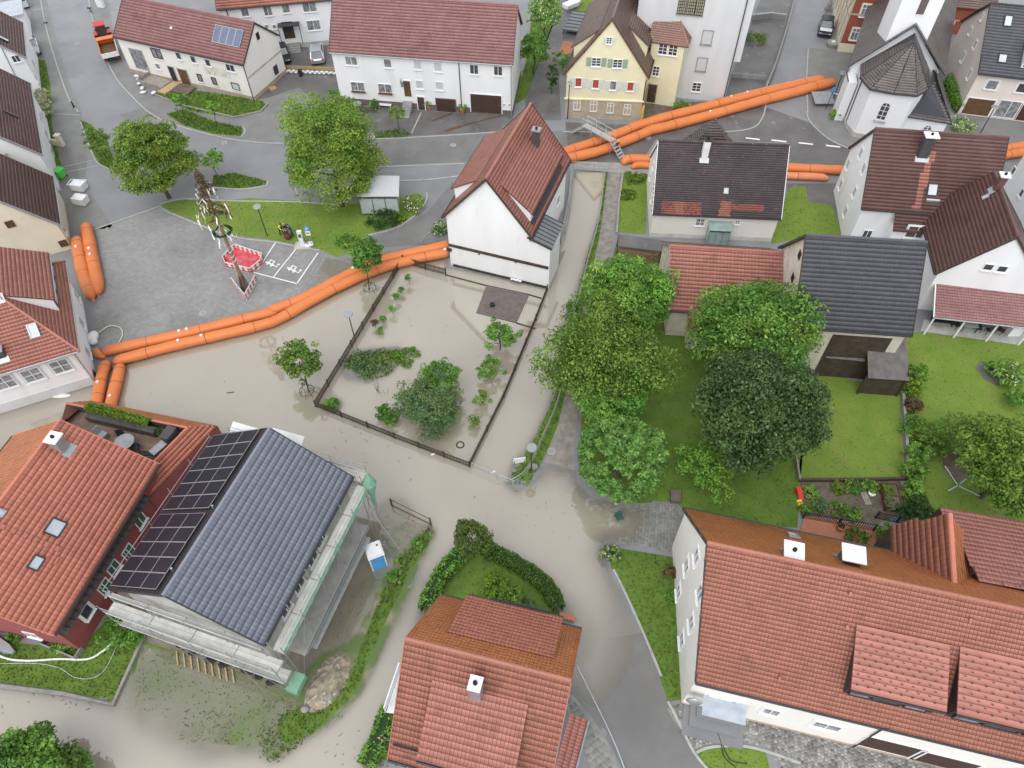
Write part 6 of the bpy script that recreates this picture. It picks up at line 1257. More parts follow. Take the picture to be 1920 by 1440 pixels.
tree('bank_tree', 'white-flecked tree on the lawn at the top edge', 1022, 22, 4.0, 36, .9, 'leaf_bright', 110, 30, .15, .14, extra=('blossom', .12))
tree('yew', 'dark conical yew beside the yellow gabled house', 1036, 142, 2.4, 12, 2.4, 'leaf_bay', 50, 26, .1, .06, bottom=-.95)
tree('bay_shrub', 'leafy shrub against the yellow gabled house', 1056, 112, 1.8, 20, 1.0, 'leaf_mid', 50, 28, .11, .05, cat='shrub', bottom=-.9)
# --- hedges
hedge('clipped_hedge', 'clipped curved hedge around the middle house garden', [(905, 1032), (950, 1055), (995, 1082), (1028, 1110), (1046, 1148)], 1.15, 1.3)
hedge('loose_hedge', 'loose green hedge left of the middle house garden', [(800, 1150), (820, 1100), (848, 1062), (874, 1040)], 1.3, 1.2, 'leaf_bright', 150, .1)
hedge('side_hedge', 'leafy hedge strip between flood and middle house', [(688, 1440), (712, 1390), (735, 1330)], 1.3, 1.0, 'leaf_mid', 150, .1)
hedge('terrace_hedge', 'dense conifer hedge in a planter on the roof terrace', [(172, 774), (215, 783), (262, 796), (288, 803)], .7, 1.15, 'leaf_lime', 420, .07, z=2.95)
hedge('wall_hedge', 'narrow hedge between church and pink house', [(1772, 160), (1785, 190), (1795, 215)], 1.0, 1.5, 'leaf_bright', 120, .12)
# --- shrubs
sh = [('viburnum', 'upper white-flowering ball shrub by the row houses', 80, 180, 16, 1.8, 'leaf_cream', 40), ('viburnum', 'lower white-flowering ball shrub by the row houses', 86, 203, 16, 1.8, 'leaf_cream', 40),
      ('hydrangea', 'bushy shrub with pale flowers at the pavement point beside the bus shelter', 776, 383, 19, 1.2, 'leaf_lime', 34), ('cotoneaster', 'dark low shrub below the bus shelter', 718, 410, 30, 1.0, 'leaf_bay', 50), ('ground_shrub', 'bright shrub at the corner of the square lawn', 648, 450, 20, .9, 'leaf_bright', 34), ('ground_shrub', 'yellow-green shrub right of the dark shrub by the bus shelter', 748, 408, 14, .7, 'leaf_lime', 26),
      ('house_shrub', 'shrub with white flowers beside the centre house', 826, 428, 16, .9, 'leaf_mid', 26), ('flood_plant', 'leafy clump of perennials in the flooded bed', 758, 666, 22, .6, 'leaf_bright', 30), ('flood_plant', 'pale reed-like clump in the flooded bed', 690, 678, 34, .5, 'leaf_grey', 44), ('flood_plant', 'small plant clump at the lower left garden fence corner', 622, 757, 14, .5, 'leaf_bright', 20),
      ('rose_bush', 'rose bush with pale flowers at the lawn corner by the flood', 1146, 1036, 17, 1.2, 'leaf_mid', 34), ('border_shrub', 'reddish border shrub against the long house gable', 1256, 1074, 13, 1.0, 'leaf_copper', 26), ('border_shrub', 'small border shrub further down the long house gable', 1262, 1120, 12, .7, 'leaf_mid', 22),
      ('box_ball', 'clipped bright green ball in the hedge garden', 958, 1118, 21, .9, 'leaf_bright', 44), ('ground_shrub', 'lime green low shrub in the hedge garden', 925, 1098, 24, .7, 'leaf_lime', 40), ('ground_shrub', 'grey-green tuft beside the clipped ball', 990, 1134, 12, .5, 'leaf_grey', 20),
      ('lilac', 'leafy shrub between dark red house and scaffolding', 230, 1178, 38, 1.6, 'leaf_bright', 50), ('blossom_shrub', 'white-flowering bush beside the church', 1808, 234, 22, 1.4, 'leaf_mid', 40), ('church_shrub', 'low green shrub at the church corner', 1572, 218, 16, .9, 'leaf_mid', 26),
      ('bed_plant', 'spiky plant at the foot of the tall grey building', 1280, 200, 16, 1.2, 'leaf_lime', 24), ('yard_shrub', 'ivy patch in the dark yard of the tall building', 1418, 72, 20, .6, 'leaf_olive', 36), ('wall_shrub', 'climbing shrub at the corner of the long white house', 627, 180, 9, 2.0, 'leaf_mid', 26), ('potted_shrub', 'shrub left of the white bench', 701, 197, 9, 1.2, 'leaf_mid', 20),
      ('lettuce_bed', 'bright green leafy bed in the narrow garden, upper', 1190, 333, 18, .5, 'leaf_lime', 34), ('lettuce_bed', 'bright green leafy bed in the narrow garden, lower', 1178, 365, 15, .5, 'leaf_lime', 30), ('stream_shrub', 'small bush on the stream bank under the willow', 1074, 575, 13, 1.0, 'leaf_bright', 24),
      ('yellow_shrub', 'yellow-green acer on the brick terrace', 1663, 1000, 18, 1.5, 'leaf_lime', 30), ('terrace_shrub', 'loose pale shrub beside the terrace flower pot', 1605, 1010, 22, .9, 'leaf_olive', 30), ('tall_weeds', 'drowned weeds beside the portable toilet', 752, 1050, 10, .4, 'leaf_mid', 14), ('tall_weeds', 'weeds at the top of the grass bank', 785, 1018, 12, .5, 'leaf_mid', 18), ('tall_weeds', 'weeds halfway down the grass bank', 742, 1080, 14, .45, 'leaf_bright', 18), ('flower_shrub', 'pink-flowered shrub beside the middle house', 715, 1390, 14, .9, 'leaf_bay', 22)]
for nm, lab, u, v, rp, hh, mt, n in sh: shrub(nm, lab, u, v, rp, hh, mt, n, extra=(('blossom', .2) if nm in ('hydrangea', 'blossom_shrub', 'house_shrub') else ('blossom_pink', .2) if nm in ('rose_bush', 'flower_shrub') else None))
# shrub border between the two gardens on the right
bord = [(1718, 700, 15, 'leaf_bright', 'leafy bush right of the grey lean-to'), (1712, 727, 17, 'leaf_lime', 'lime bush below the grey lean-to'), (1712, 760, 12, 'leaf_copper', 'copper-red bush on the garden wall'), (1720, 805, 22, 'leaf_bright', 'broad bush halfway along the garden wall'), (1748, 832, 20, 'leaf_olive', 'loose feathery bush beside the compost corner'), (1722, 850, 18, 'leaf_mid', 'dark bush left of the feathery bush'), (1715, 885, 18, 'leaf_bright', 'round bush beside the clothes dryer lawn'), (1712, 920, 18, 'leaf_mid', 'bush below the round bush on the garden wall'), (1722, 955, 22, 'leaf_bay', 'dark bush beside the raised beds'), (1795, 810, 34, 'leaf_mid', 'broad dark bush hanging over the compost corner'), (1868, 690, 14, 'leaf_bright', 'small bush beside the slate bed'), (1895, 700, 24, 'leaf_mid', 'white-flecked bush at the right edge')]
for u, v, rp, mt, lab in bord: shrub('border_bush', lab, u, v, rp * 1.2, .8 + rp * .04, mt, 30 + rp, group='bushes between the right gardens', extra=(('blossom', .08) if 'white' in lab else None))
# vegetable garden
for u, v, rp, mt, lab in [(1520, 922, 14, 'leaf_mid', 'bushy plant at the left end of the vegetable garden'), (1570, 915, 11, 'leaf_lime', 'yellowish bush in the back row of the vegetable garden'), (1600, 912, 15, 'leaf_mid', 'leafy bush in the middle back row of the vegetable garden'), (1632, 912, 13, 'leaf_bright', 'leafy bush at the right back row of the vegetable garden'), (1537, 950, 12, 'leaf_grey', 'grey herb patch in the vegetable garden'), (1572, 955, 14, 'leaf_olive', 'pale herb patch in the vegetable garden'), (1600, 962, 13, 'leaf_bright', 'green vegetable patch beside the planks'), (1512, 955, 10, 'leaf_bright', 'tall green clump by the red slide'), (1663, 920, 11, 'leaf_lime', 'salad in the back half of the raised bed'), (1672, 945, 11, 'leaf_grey', 'cabbages in the front half of the raised bed')]:
    shrub('vegetable_plant', lab, u, v, rp * 1.15, .5 if 'raised' not in lab else .9, mt, 22, group='plants of the vegetable garden')
# fenced garden seedlings
for i, (u, v, rp, hh, lab) in enumerate([(766, 520, 7, 1.3, 'first little standard shrub along the flooded garden fence'), (751, 543, 5, .9, 'second little standard shrub along the flooded fence'), (742, 556, 6, 1.0, 'third little standard shrub along the flooded fence'), (735, 578, 7, 1.1, 'fourth little standard shrub along the flooded fence'), (718, 597, 5, .8, 'fifth little standard shrub along the flooded fence'), (702, 605, 8, 1.0, 'brownish standard shrub beside the clipped ball in the flood'), (712, 620, 7, .5, 'small clipped ball drowned near the garden fence')]):
    tree('small_shrub', lab, u, v, hh * .7, rp, .7, 'leaf_mid' if i != 5 else 'leaf_copper', 14, 14, .09, .02, cat='shrub', group='small shrubs along the flooded fence', bottom=-.9)
# floating reeds and debris in the shallow site
V = []; 
for (u0, v0, u1, v1, n) in [(340, 1330, 440, 1395, 70), (250, 1230, 330, 1300, 20), (490, 1310, 560, 1380, 80), (610, 1100, 700, 1230, 60), (710, 960, 780, 1030, 30), (250, 700, 600, 780, 16), (560, 800, 800, 900, 22), (760, 520, 960, 760, 26), (850, 900, 1100, 1010, 30), (0, 1300, 300, 1340, 20), (600, 1330, 700, 1440, 12)]:
    for k in range(n):
        p = P(random.uniform(u0, u1), random.uniform(v0, v1)); a = random.uniform(0, 3.14); l_ = random.uniform(.05, .22); d = Vector((math.cos(a), math.sin(a), 0)); nn = Vector((-d.y, d.x, 0)) * random.uniform(.012, .04); z = Vector((0, 0, .012)); V += [p - d * l_ + z, p + nn + z, p + d * l_ + z, p - nn + z]
V = np.array([list(v_) for v_ in V]); o = link(bpy.data.objects.new('floating_debris', mesh_np('floating_debris', V, np.arange(len(V)).reshape(-1, 4), [M('soil')]))); tag(o, 'bits of reed and debris floating on the shallow water', 'debris', kind='stuff')

# ================================================================== flood barriers
def barrier_tube(label, path, r=.52, mat='orange_vinyl', group='orange water-filled flood barrier tubes', straps=(.12, .38, .62, .88), caps=(), fold=(True, True), zc=None):
    pts = smooth_path([P(u, v, r * .9) for u, v in path], 7); o = pts[0].copy(); o.z = 0; gz = z1(o.x, o.y); gz = max(gz, -.1)
    root = empty('flood_barrier', (o.x, o.y, 0)); tag(root, label, 'flood barrier', group); n = len(pts); rs = []
    L = [0]
    for i in range(1, n): L.append(L[-1] + (pts[i] - pts[i - 1]).length)
    loc = []
    for i in range(n):
        q = pts[i] - o; t = L[i] / L[-1]; e = min(L[i], L[-1] - L[i]); k = 1.0
        if e < .9 and ((fold[0] and L[i] < .9) or (fold[1] and L[-1] - L[i] < .9)): k = .28 + .72 * math.sqrt(max(0, 1 - (1 - e / .9) ** 2))
        k *= 1 + .03 * math.sin(L[i] * 2.1 + len(label)) + random.uniform(-.02, .02); rs.append(r * k); q.z = r * .88 * (k if k < .9 else 1) ; loc.append(q)
    MB().tube(loc, rs, 18, flat=.88).obj('tube', mat, root, smooth=True)
    for s_ in straps:
        d = s_ * L[-1]; i = next(j for j in range(1, n) if L[j] >= d); f = (d - L[i - 1]) / max(L[i] - L[i - 1], 1e-6); q = loc[i - 1].lerp(loc[i], f); t = (loc[i] - loc[i - 1]).normalized()
        MB().tube([q - t * .03, q + t * .03], rs[i] * 1.012, 18, caps=False, flat=.88).obj('seam', 'strap', root, smooth=True)
    for s_ in caps:
        d = s_ * L[-1]; i = next(j for j in range(1, n) if L[j] >= d); q = loc[i] + Vector((0, 0, rs[i] * .85)); m_ = MB(); m_.tube([q, q + Vector((0, 0, .12))], .13, 10); m_.obj('valve_cap', 'white_plastic', root)
    for k_, on in enumerate(fold):              # gathered, tied end
        if on:
            q = loc[0] if k_ == 0 else loc[-1]; d = (loc[0] - loc[1]).normalized() if k_ == 0 else (loc[-1] - loc[-2]).normalized(); m_ = MB(); m_.tube([q - d * .05, q + d * .15, q + d * .3], [r * .3, r * .16, r * .26], 10); m_.obj('tied_end', mat, root, smooth=True)
    return root
barrier_tube('left northern tube of the square barrier, next to the white hipped house', [(192, 660), (230, 651), (325, 630), (420, 607), (480, 592), (520, 583)], caps=(.42, .47), straps=(.25, .55, .8))
barrier_tube('left southern tube of the square barrier, on the flood side', [(212, 677), (260, 665), (325, 648), (420, 626), (480, 612), (522, 600)], caps=(.5, .36), straps=(.2, .55, .85))
barrier_tube('right northern tube of the square barrier, ending at the centre house', [(500, 585), (540, 570), (580, 553), (655, 513), (700, 493), (735, 482), (790, 470), (840, 459)], caps=(.48, .5), fold=(True, False))
barrier_tube('right southern tube of the square barrier, under the leaning tree', [(496, 609), (530, 594), (605, 552), (675, 518), (730, 498), (785, 484), (840, 473)], caps=(.97,), fold=(True, False))
barrier_tube('western short tube beside the cream gable', [(143, 444), (148, 475), (156, 512), (171, 556)], r=.6, caps=(.2,))
barrier_tube('eastern short tube standing on the square beside the cream gable', [(160, 420), (167, 450), (172, 478), (182, 530), (181, 548)], r=.6, caps=(.42, .5))
barrier_tube('left tube running from the barrier corner under the roof terrace', [(200, 676), (191, 705), (183, 747), (176, 785)], caps=(.4,), r=.5, fold=(True, False))
barrier_tube('right tube running from the barrier corner under the roof terrace', [(226, 682), (221, 705), (210, 748), (202, 785)], caps=(.62,), r=.5, fold=(True, False))
barrier_tube('crumpled knot of barrier vinyl at the white house corner', [(180, 652), (184, 664), (196, 668)], r=.34, straps=(), fold=(True, True))
barrier_tube('western upper tube across the street, nearest the yellow house', [(1058, 285), (1113, 267), (1160, 250), (1191, 237), (1219, 228)], r=.6, fold=(False, False), straps=(.1, .3, .52, .74, .99))
barrier_tube('western lower tube across the street beside the firefighter', [(1064, 297), (1123, 283), (1165, 267), (1207, 250), (1221, 243)], r=.6, fold=(False, False), straps=(.08, .3, .55, .8, .99))
barrier_tube('eastern upper tube across the street, shorter end by the road', [(1216, 229), (1250, 219), (1313, 203), (1413, 177), (1500, 157), (1546, 147)], r=.62, fold=(False, True), caps=(.45, .52))
barrier_tube('eastern lower tube across the street, pointed end at the church', [(1218, 244), (1250, 237), (1330, 216), (1430, 188), (1500, 170), (1566, 152)], r=.62, fold=(False, True), caps=(.3,))
barrier_tube('northern tube behind the dark-roofed cottage', [(1168, 304), (1180, 298), (1217, 298), (1300, 299), (1400, 305), (1480, 314), (1580, 319)], r=.55, fold=(True, False), straps=(.04, .5, .85))
barrier_tube('slack pale tube end right of the cottage', [(1470, 329), (1520, 331), (1554, 333)], r=.45, mat='orange_vinyl_pale', fold=(False, True), straps=(.3,))
barrier_tube('folded barrier end left of the cottage', [(1184, 312), (1200, 309), (1222, 311)], r=.42, fold=(True, False), straps=())
barrier_tube('upper tube at the right picture edge behind the manor', [(1880, 280), (1900, 276), (1960, 268)], r=.55, fold=(False, False), straps=(.15,))
barrier_tube('lower tube at the right picture edge behind the manor', [(1880, 292), (1900, 288), (1960, 280)], r=.55, fold=(False, False), straps=(.15,))

# ================================================================== street furniture
def lamp(label, u, v, h, head=.42, arm=False):
    p = P(u, v); root = empty('street_lamp', (p.x, p.y, z1(p.x, p.y))); tag(root, label, 'street lamp', 'street lamps')
    MB().tube([(0, 0, -.6), (0, 0, h)], [.06, .045], 8).obj('pole', 'dark_metal', root)
    m_ = MB(); m_.tube([(0, 0, h), (0, 0, h + .12)], [.1, head], 16).tube([(0, 0, h + .12), (0, 0, h + .2)], [head, head * .9], 16); m_.obj('lamp_head', 'zinc', root); MB().ell((0, 0, h - .02), (.16, .16, .08), 10, 6).obj('lens', 'headlamp', root)
lamp('street lamp on the square lawn beside the three people', 502, 444, 3.7); lamp('street lamp standing in the flood by the garden fence', 664, 630, 3.3); lamp('street lamp beside the stream railing', 996, 884, 3.3); lamp('street lamp in front of the church wall', 1562, 186, 3.3); lamp('street lamp beside the white-flowering church bush', 1838, 250, 3.2); lamp('old lamp before the yellow gabled house', 1064, 224, 4.6, .2)
# maypole
mp = P(463, 546); root = empty('maypole', (mp.x, mp.y, .05)); tag(root, 'tall decorated maypole with green wreath and white ribbons', 'maypole')
MB().tube([(0, 0, 0), (0, 0, 13.2)], [.2, .08], 10).obj('pole', 'bark_pale', root)
m_ = MB(); 
for k in range(26): a = k * .9; m_.tube([(.2 * math.cos(a), .2 * math.sin(a), 2.1), (.42 * math.cos(a), .42 * math.sin(a), .0)], [.03, .07], 5)
m_.obj('brushwood_base', 'bark', root)
spir = [(.19 * math.cos(t * 1.6) * (1 - t / 40), .19 * math.sin(t * 1.6) * (1 - t / 40), 3.5 + t * .14) for t in np.linspace(0, 24, 70)]; MB().tube(spir, .035, 5).obj('white_band', 'white_paint', root)
zw = 7.4; cen = np.array([[.75 * math.cos(a), .75 * math.sin(a), zw] for a in np.linspace(0, 6.28, 28, endpoint=False)]); V, tone = leaf_cloud(cen, .17, 26, .09); leaves_obj('wreath', V, tone, 'leaf_bay', root); m_ = MB()
for k in range(4): a = k * 1.57; m_.tube([(.75 * math.cos(a), .75 * math.sin(a), zw), (0, 0, zw + 1.0)], .015, 4)
m_.obj('wreath_cords', 'white_paint', root)
zc = np.linspace(8.9, 13.6, 60); rr = (13.9 - zc) * .3; aa = RNG.random(60) * 6.28; cen = np.stack([rr * np.cos(aa) * RNG.random(60) ** .4, rr * np.sin(aa) * RNG.random(60) ** .4, zc], 1); V, tone = leaf_cloud(cen, .35, 20, .12); leaves_obj('fir_top', V, tone, 'leaf_copper', root)
def ribbon(p, l_, s):
    m_ = MB(); vs = []; fs = []; n = 7; a = s * 2.4
    for i in range(n + 1): t = i / n; q = Vector(p) + Vector((math.cos(a) * (.12 * math.sin(t * 7 + s) + .25 * t), math.sin(a) * (.12 * math.sin(t * 7 + s) + .25 * t), -l_ * t)); w_ = Vector((-math.sin(a), math.cos(a), 0)) * .05; vs += [q - w_, q + w_]
    for i in range(n): fs.append((2 * i, 2 * i + 1, 2 * i + 3, 2 * i + 2))
    m_.add(vs, fs); m_.obj('ribbon', 'white_paint' if s % 4 else 'terracotta', root)
for k in range(34):
    a = random.uniform(0, 6.28); z = random.uniform(8.8, 13.2); r_ = (13.9 - z) * .33 + .1; ribbon((r_ * math.cos(a), r_ * math.sin(a), z), random.uniform(.7, 1.5), k)
for k in range(10): a = k * .63; ribbon((.8 * math.cos(a), .8 * math.sin(a), zw), 1.2, k * 2 + 1)
# striped barrier boards
def boards(name, label, pts, h, closed=False, floor=None, cat='barrier'):
    w_ = [P(u, v) for u, v in pts]; o = w_[0].copy(); root = empty(name, (o.x, o.y, .05)); tag(root, label, cat); n = len(w_)
    for i in range(n if closed else n - 1):
        a, b = w_[i] - o, w_[(i + 1) % n] - o; d = b - a; k = max(2, int(d.length / .28)); nn = Vector((-d.y, d.x, 0)).normalized() * .05
        MB().obox(a + Vector((0, 0, .02)), d, nn, (0, 0, h)).obj('board', 'white_plastic', root)
        for j in range(k):
            if j % 2 == 0:
                for z in (.12, h * .55): q = a + d * (j / k) + Vector((0, 0, z)) - nn * .12; MB().obox(q, d * (.9 / k), nn * 1.24, Vector((0, 0, h * .33)) + d.normalized() * 0).obj('red_stripe', 'red_plastic', root)
    if floor: MB().prism([p - o + Vector((0, 0, .06)) for p in w_], .16).obj('tarpaulin', floor, root); m_ = MB(); [m_.ell((w_[j] - o) * .4 + (w_[(j + 2) % n] - o) * .35 + Vector((0, 0, .22)), (.7, .5, .12), 10, 6) for j in range(n)]; m_.obj('tarpaulin_folds', floor, root, smooth=True)
    return root
boards('striped_enclosure', 'red and white boarded enclosure with red tarpaulin on the square', [(421, 491), (426, 503), (472, 514), (492, 498), (495, 485), (443, 468)], .75, True, 'red_tarp', 'enclosure')
boards('striped_barrier', 'V-shaped red and white barrier boards at the maypole foot', [(437, 532), (463, 564), (483, 527)], .8)
# charger and sign
p = P(569, 462); root = empty('charging_station', (p.x, p.y, .05)); tag(root, 'white electric charging post beside the parking bays', 'charging station'); MB().box((0, 0, 1.0), (.45, .32, 1.95)).obj('cabinet', 'white_plastic', root); MB().box((0, -.17, 1.45), (.3, .02, .4)).obj('screen', 'glass', root); MB().box((0, 0, .06), (1.7, 1.1, .12)).obj('base_slab', 'concrete_light', root); m_ = MB(); m_.tube([(.24, 0, 1.2), (.5, -.1, .5), (.3, -.15, .9), (.24, -.05, 1.0)], .025, 6); m_.obj('cable', 'rubber', root)
m_ = MB(); [m_.ell((.6 + .25 * math.cos(k), .3 * math.sin(k * 2), .2), (.28, .22, .16), 8, 6) for k in range(4)]; o = m_.obj('plastic_sacks', 'white_plastic', smooth=True); o.location = (p.x, p.y, .05); tag(o, 'white plastic sacks at the foot of the charging post', 'sacks')
p = P(585, 463); root = empty('parking_sign', (p.x, p.y, .05)); tag(root, 'blue and white parking sign on a pole beside the charging post', 'sign'); MB().tube([(0, 0, 0), (0, 0, 2.8)], .035, 8).obj('pole', 'steel', root); MB().box((0, -.05, 2.35), (.5, .03, .5)).obj('blue_plate', 'blue_sign', root); MB().box((0, -.05, 1.78), (.5, .03, .58)).obj('white_plate', 'white_plastic', root)
m_ = MB(); m_.box((-.08, -.07, 2.35), (.06, .012, .34)); m_.box((.03, -.07, 2.49), (.18, .012, .05)); m_.box((.03, -.07, 2.33), (.18, .012, .05)); m_.box((.11, -.07, 2.41), (.05, .012, .2)); m_.obj('letter_p', 'white_paint', root); MB().box((0, -.07, 1.82), (.3, .012, .1)).obj('small_text', 'dark_metal', root)
p = P(1548, 205); root = empty('church_sign', (p.x, p.y, .06)); tag(root, 'blue pictogram sign and white notice frame at the church corner', 'sign'); MB().tube([(0, 0, 0), (.25, .2, 3.0)], .035, 8).obj('pole', 'dark_metal', root); MB().box((.2, .12, 2.5), (.4, .03, .55)).obj('blue_plate', 'blue_sign', root); m_ = MB(); m_.bar((.9, 0, 0), (.9, 0, 1.9), .08, .06); m_.bar((.9, 0, 1.9), (.4, .3, 1.9), .08, .06); m_.obj('notice_frame', 'white_plastic', root)
p = P(1541, 192, 0); o = MB().obox((-1.3, -1.2, .5), (2.4, 0, 0), (0, 2.2, .3), (0, 0, .08)).obj('panel_roof', 'zinc'); o.location = p; tag(o, 'grey metal display panel lying before the church', 'panel')
# bus shelter
Z = 2.65; rp = [P(668, 369, Z), P(748, 369, Z), P(749, 331, Z), P(672, 330, Z)]; o = rp[0].copy(); o.z = 0; root = empty('bus_shelter', (o.x, o.y, .05)); tag(root, 'glass bus shelter with white flat roof beside the linden tree', 'bus shelter'); rl = [q - o for q in rp]
MB().prism([q - Vector((0, 0, .05)) for q in rl], .1).obj('roof', 'shutter_roll', root); ins = lambda a, b, t: a.lerp(b, t)
cs_ = [ins(rl[0], rl[2], .05), ins(rl[1], rl[3], .05), ins(rl[2], rl[0], .05), ins(rl[3], rl[1], .05)]
for q in cs_: MB().tube([(q.x, q.y, 0), (q.x, q.y, Z - .08)], .05, 8).obj('post', 'steel', root)
mk('shelter_glass', (.36, .4, .4), (.42, .46, .46), 2, .1)
for a, b in ((cs_[0], cs_[3]), (cs_[0], cs_[1]), (cs_[1], cs_[2])):
    nn = (b - a).cross(Vector((0, 0, 1))).normalized() * .02
    for k in range(3): q = a.lerp(b, (k + .03) / 3); MB().obox(Vector((q.x, q.y, .3)), (b - a) * (.94 / 3) * 1.0, nn, (0, 0, 1.9)).obj('glass_panel', 'shelter_glass', root)
bm = MB(); bq = cs_[0].lerp(cs_[3], .3); bm.obox(Vector((bq.x + .9, bq.y - .3, .4)), (cs_[1] - cs_[0]) * .6, (0, .4, 0), (0, 0, .06)); bm.obj('bench', 'dark_metal', root)
# bench, benches, pots
def bench(label, u, v, rz, mat, w_=1.6):
    p = P(u, v); root = empty('bench', (p.x, p.y, z1(p.x, p.y) + .02), rz); tag(root, label, 'bench')
    for k in range(3): MB().box((0, -.2 + k * .16, .45), (w_, .13, .04)).obj('seat_slat', mat, root)
    for k in range(2): MB().box((0, .26, .62 + k * .2), (w_, .04, .14)).obj('back_slat', mat, root)
    for x in (-w_ / 2 + .1, w_ / 2 - .1): m_ = MB(); m_.box((x, -.2, .22), (.06, .06, .43)); m_.box((x, .26, .42), (.06, .06, .85)); m_.obj('leg', mat, root)
bench('white garden bench in front of the long white house', 723, 203, R(-8), 'white_plastic'); bench('brown wooden bench against the white back house', 600, 76, R(8), 'light_wood', 1.9)
def pot(label, u, v, r, plant='leaf_bright', pr=.4, z=0.0, group='potted plants'):
    p = P(u, v, z); root = empty('plant_pot', (p.x, p.y, z if z else z1(p.x, p.y) + .02)); tag(root, label, 'plant pot', group); MB().tube([(0, 0, 0), (0, 0, r * 1.7), (0, 0, r * 1.75)], [r * .7, r, r * 1.08], 12).obj('pot', 'terracotta', root); cen = ell_clumps(14, (pr, pr, pr), bottom=-.4) + np.array([0, 0, r * 1.7 + pr * .6]); V, tone = leaf_cloud(cen, pr * .4, 18, .09); leaves_obj('plant', V, tone, plant, root)
pot('terracotta pot plant left of the small garage door', 806, 207, .28, pr=.5); pot('terracotta pot plant between the garage doors', 868, 214, .28, pr=.5); pot('dark flower pot on the brick terrace', 1573, 994, .3, 'leaf_copper', .2)
def simple(name, label, cat, mb, mat, u, v, rz=0, z=None, smooth=False, group=None):
    p = P(u, v, z or 0); o = mb.obj(name, mat, smooth=smooth); o.location = (p.x, p.y, z if z is not None else z1(p.x, p.y) + .02); o.rotation_euler = (0, 0, rz); return tag(o, label, cat, group)
simple('round_table', 'pale round garden table before the long white house', 'table', MB().tube([(0, 0, .66), (0, 0, .7)], .6, 18).tube([(0, 0, 0), (0, 0, .66)], .06, 8), 'zinc', 671, 205)
# row of sandbags in the yard entrance
bagm = MB().ell((0, 0, .12), (.3, .19, .12), 10, 6).mesh('sandbag', 'sandbag', True)
a, b = P(538, 137), P(640, 141)
for k in range(24):
    q = a.lerp(b, k / 23); o = inst('sandbag', bagm, None, (q.x, q.y + random.uniform(-.05, .05), .06 + (.16 if k % 2 else 0)), R(random.uniform(-25, 25))); tag(o, 'white sandbag in the row closing the yard entrance', 'sandbag', 'sandbags closing the yard entrance')
p = P(590, 132); o = MB().box((0, 0, .25), (8.3, .05, .5)).obj('flood_board', 'light_wood'); o.location = (p.x, p.y, .04); o.rotation_euler = (0, 0, math.atan2(b.y - a.y, b.x - a.x)); tag(o, 'light wooden flood board behind the row of sandbags', 'board')
o = MB().tube([(0, 0, 0), (0, 0, .9)], [.22, .3], 12).obj('dark_bin', 'dark_metal'); q = P(566, 140); o.location = (q.x, q.y - .5, .05); tag(o, 'dark bin standing before the sandbags', 'bin')
for k, (u, v) in enumerate([(262, 152), (264, 160), (268, 168), (258, 147), (270, 176), (290, 178)]):
    q = P(u, v); o = inst('sandbag', bagm, None, (q.x, q.y, .06 + .1 * (k % 2)), R(k * 50)); o.scale = (1.4, 1.4, 1.4); tag(o, 'white sandbag beside the shop window of the solar panel house', 'sandbag', 'sandbags by the shop window')
# planks, pallets
def planks(name, label, u0, v0, u1, v1, wd, n, mat, h=.06, z=None):
    a, b = P(u0, v0), P(u1, v1); o = a.copy(); root = empty(name, (o.x, o.y, z1(o.x, o.y) + .02)); tag(root, label, 'planks'); d = b - a; nn = Vector((-d.y, d.x, 0)).normalized()
    for k in range(n): MB().obox(nn * (wd / n * k), d, nn * (wd / n * .9), (0, 0, h)).obj('plank', mat, root)
planks('board_pile', 'rusty brown boards lying on the forecourt, nearer the road', 836, 248, 885, 233, .35, 2, 'brown_wood'); planks('board_pile', 'thin brown boards lying before the big garage door', 812, 228, 850, 214, .25, 2, 'brown_wood'); planks('board_pile', 'long brown edging board beside the big garage door', 884, 233, 945, 217, .15, 1, 'brown_wood')
planks('pallet', 'wooden pallet leaning at the solar panel house gable', 508, 172, 520, 168, .8, 5, 'light_wood', .15)
for u, v, lab in [(152, 356, 'upper shrink-wrapped pallet beside the cream row house'), (155, 382, 'lower shrink-wrapped pallet beside the cream row house')]:
    p = P(u, v); root = empty('wrapped_pallet', (p.x, p.y, .06), R(-12)); tag(root, lab, 'pallet', 'shrink-wrapped pallets'); MB().box((0, 0, .07), (1.5, 1.1, .14)).obj('pallet_base', 'grey_wood', root); m_ = MB(); m_.box((0, 0, .5), (1.4, 1.0, .75)); m_.ell((-.2, .1, .85), (.55, .45, .16), 10, 6); m_.obj('wrapped_goods', 'white_plastic', root)
simple('metal_frame', 'white rectangular frame lying above the pallets', 'frame', MB().box((0, .5, .05), (1.9, .1, .1)).box((0, -.5, .05), (1.9, .1, .1)).box((-.9, 0, .05), (.1, .9, .1)).box((.9, 0, .05), (.1, .9, .1)), 'white_plastic', 145, 344, R(-5))
root = empty('wheelie_bin', P(118, 334) + Vector((0, 0, .06)), R(-20)); tag(root, 'bright green wheelie bin beside the row houses', 'bin'); MB().add([(-.3, -.35, .1), (.3, -.35, .1), (.3, .3, .1), (-.3, .3, .1), (-.4, -.45, 1.0), (.4, -.45, 1.0), (.4, .4, 1.0), (-.4, .4, 1.0)], [(3, 2, 1, 0), (0, 1, 5, 4), (1, 2, 6, 5), (2, 3, 7, 6), (3, 0, 4, 7), (4, 5, 6, 7)]).obj('body', 'green_plastic', root); MB().box((0, 0, 1.05), (.88, .95, .1)).obj('lid', 'green_plastic', root); [MB().tube([(x, .35, .1), (x + .06, .35, .1)], .1, 10).obj('wheel', 'rubber', root) for x in (-.36, .3)]
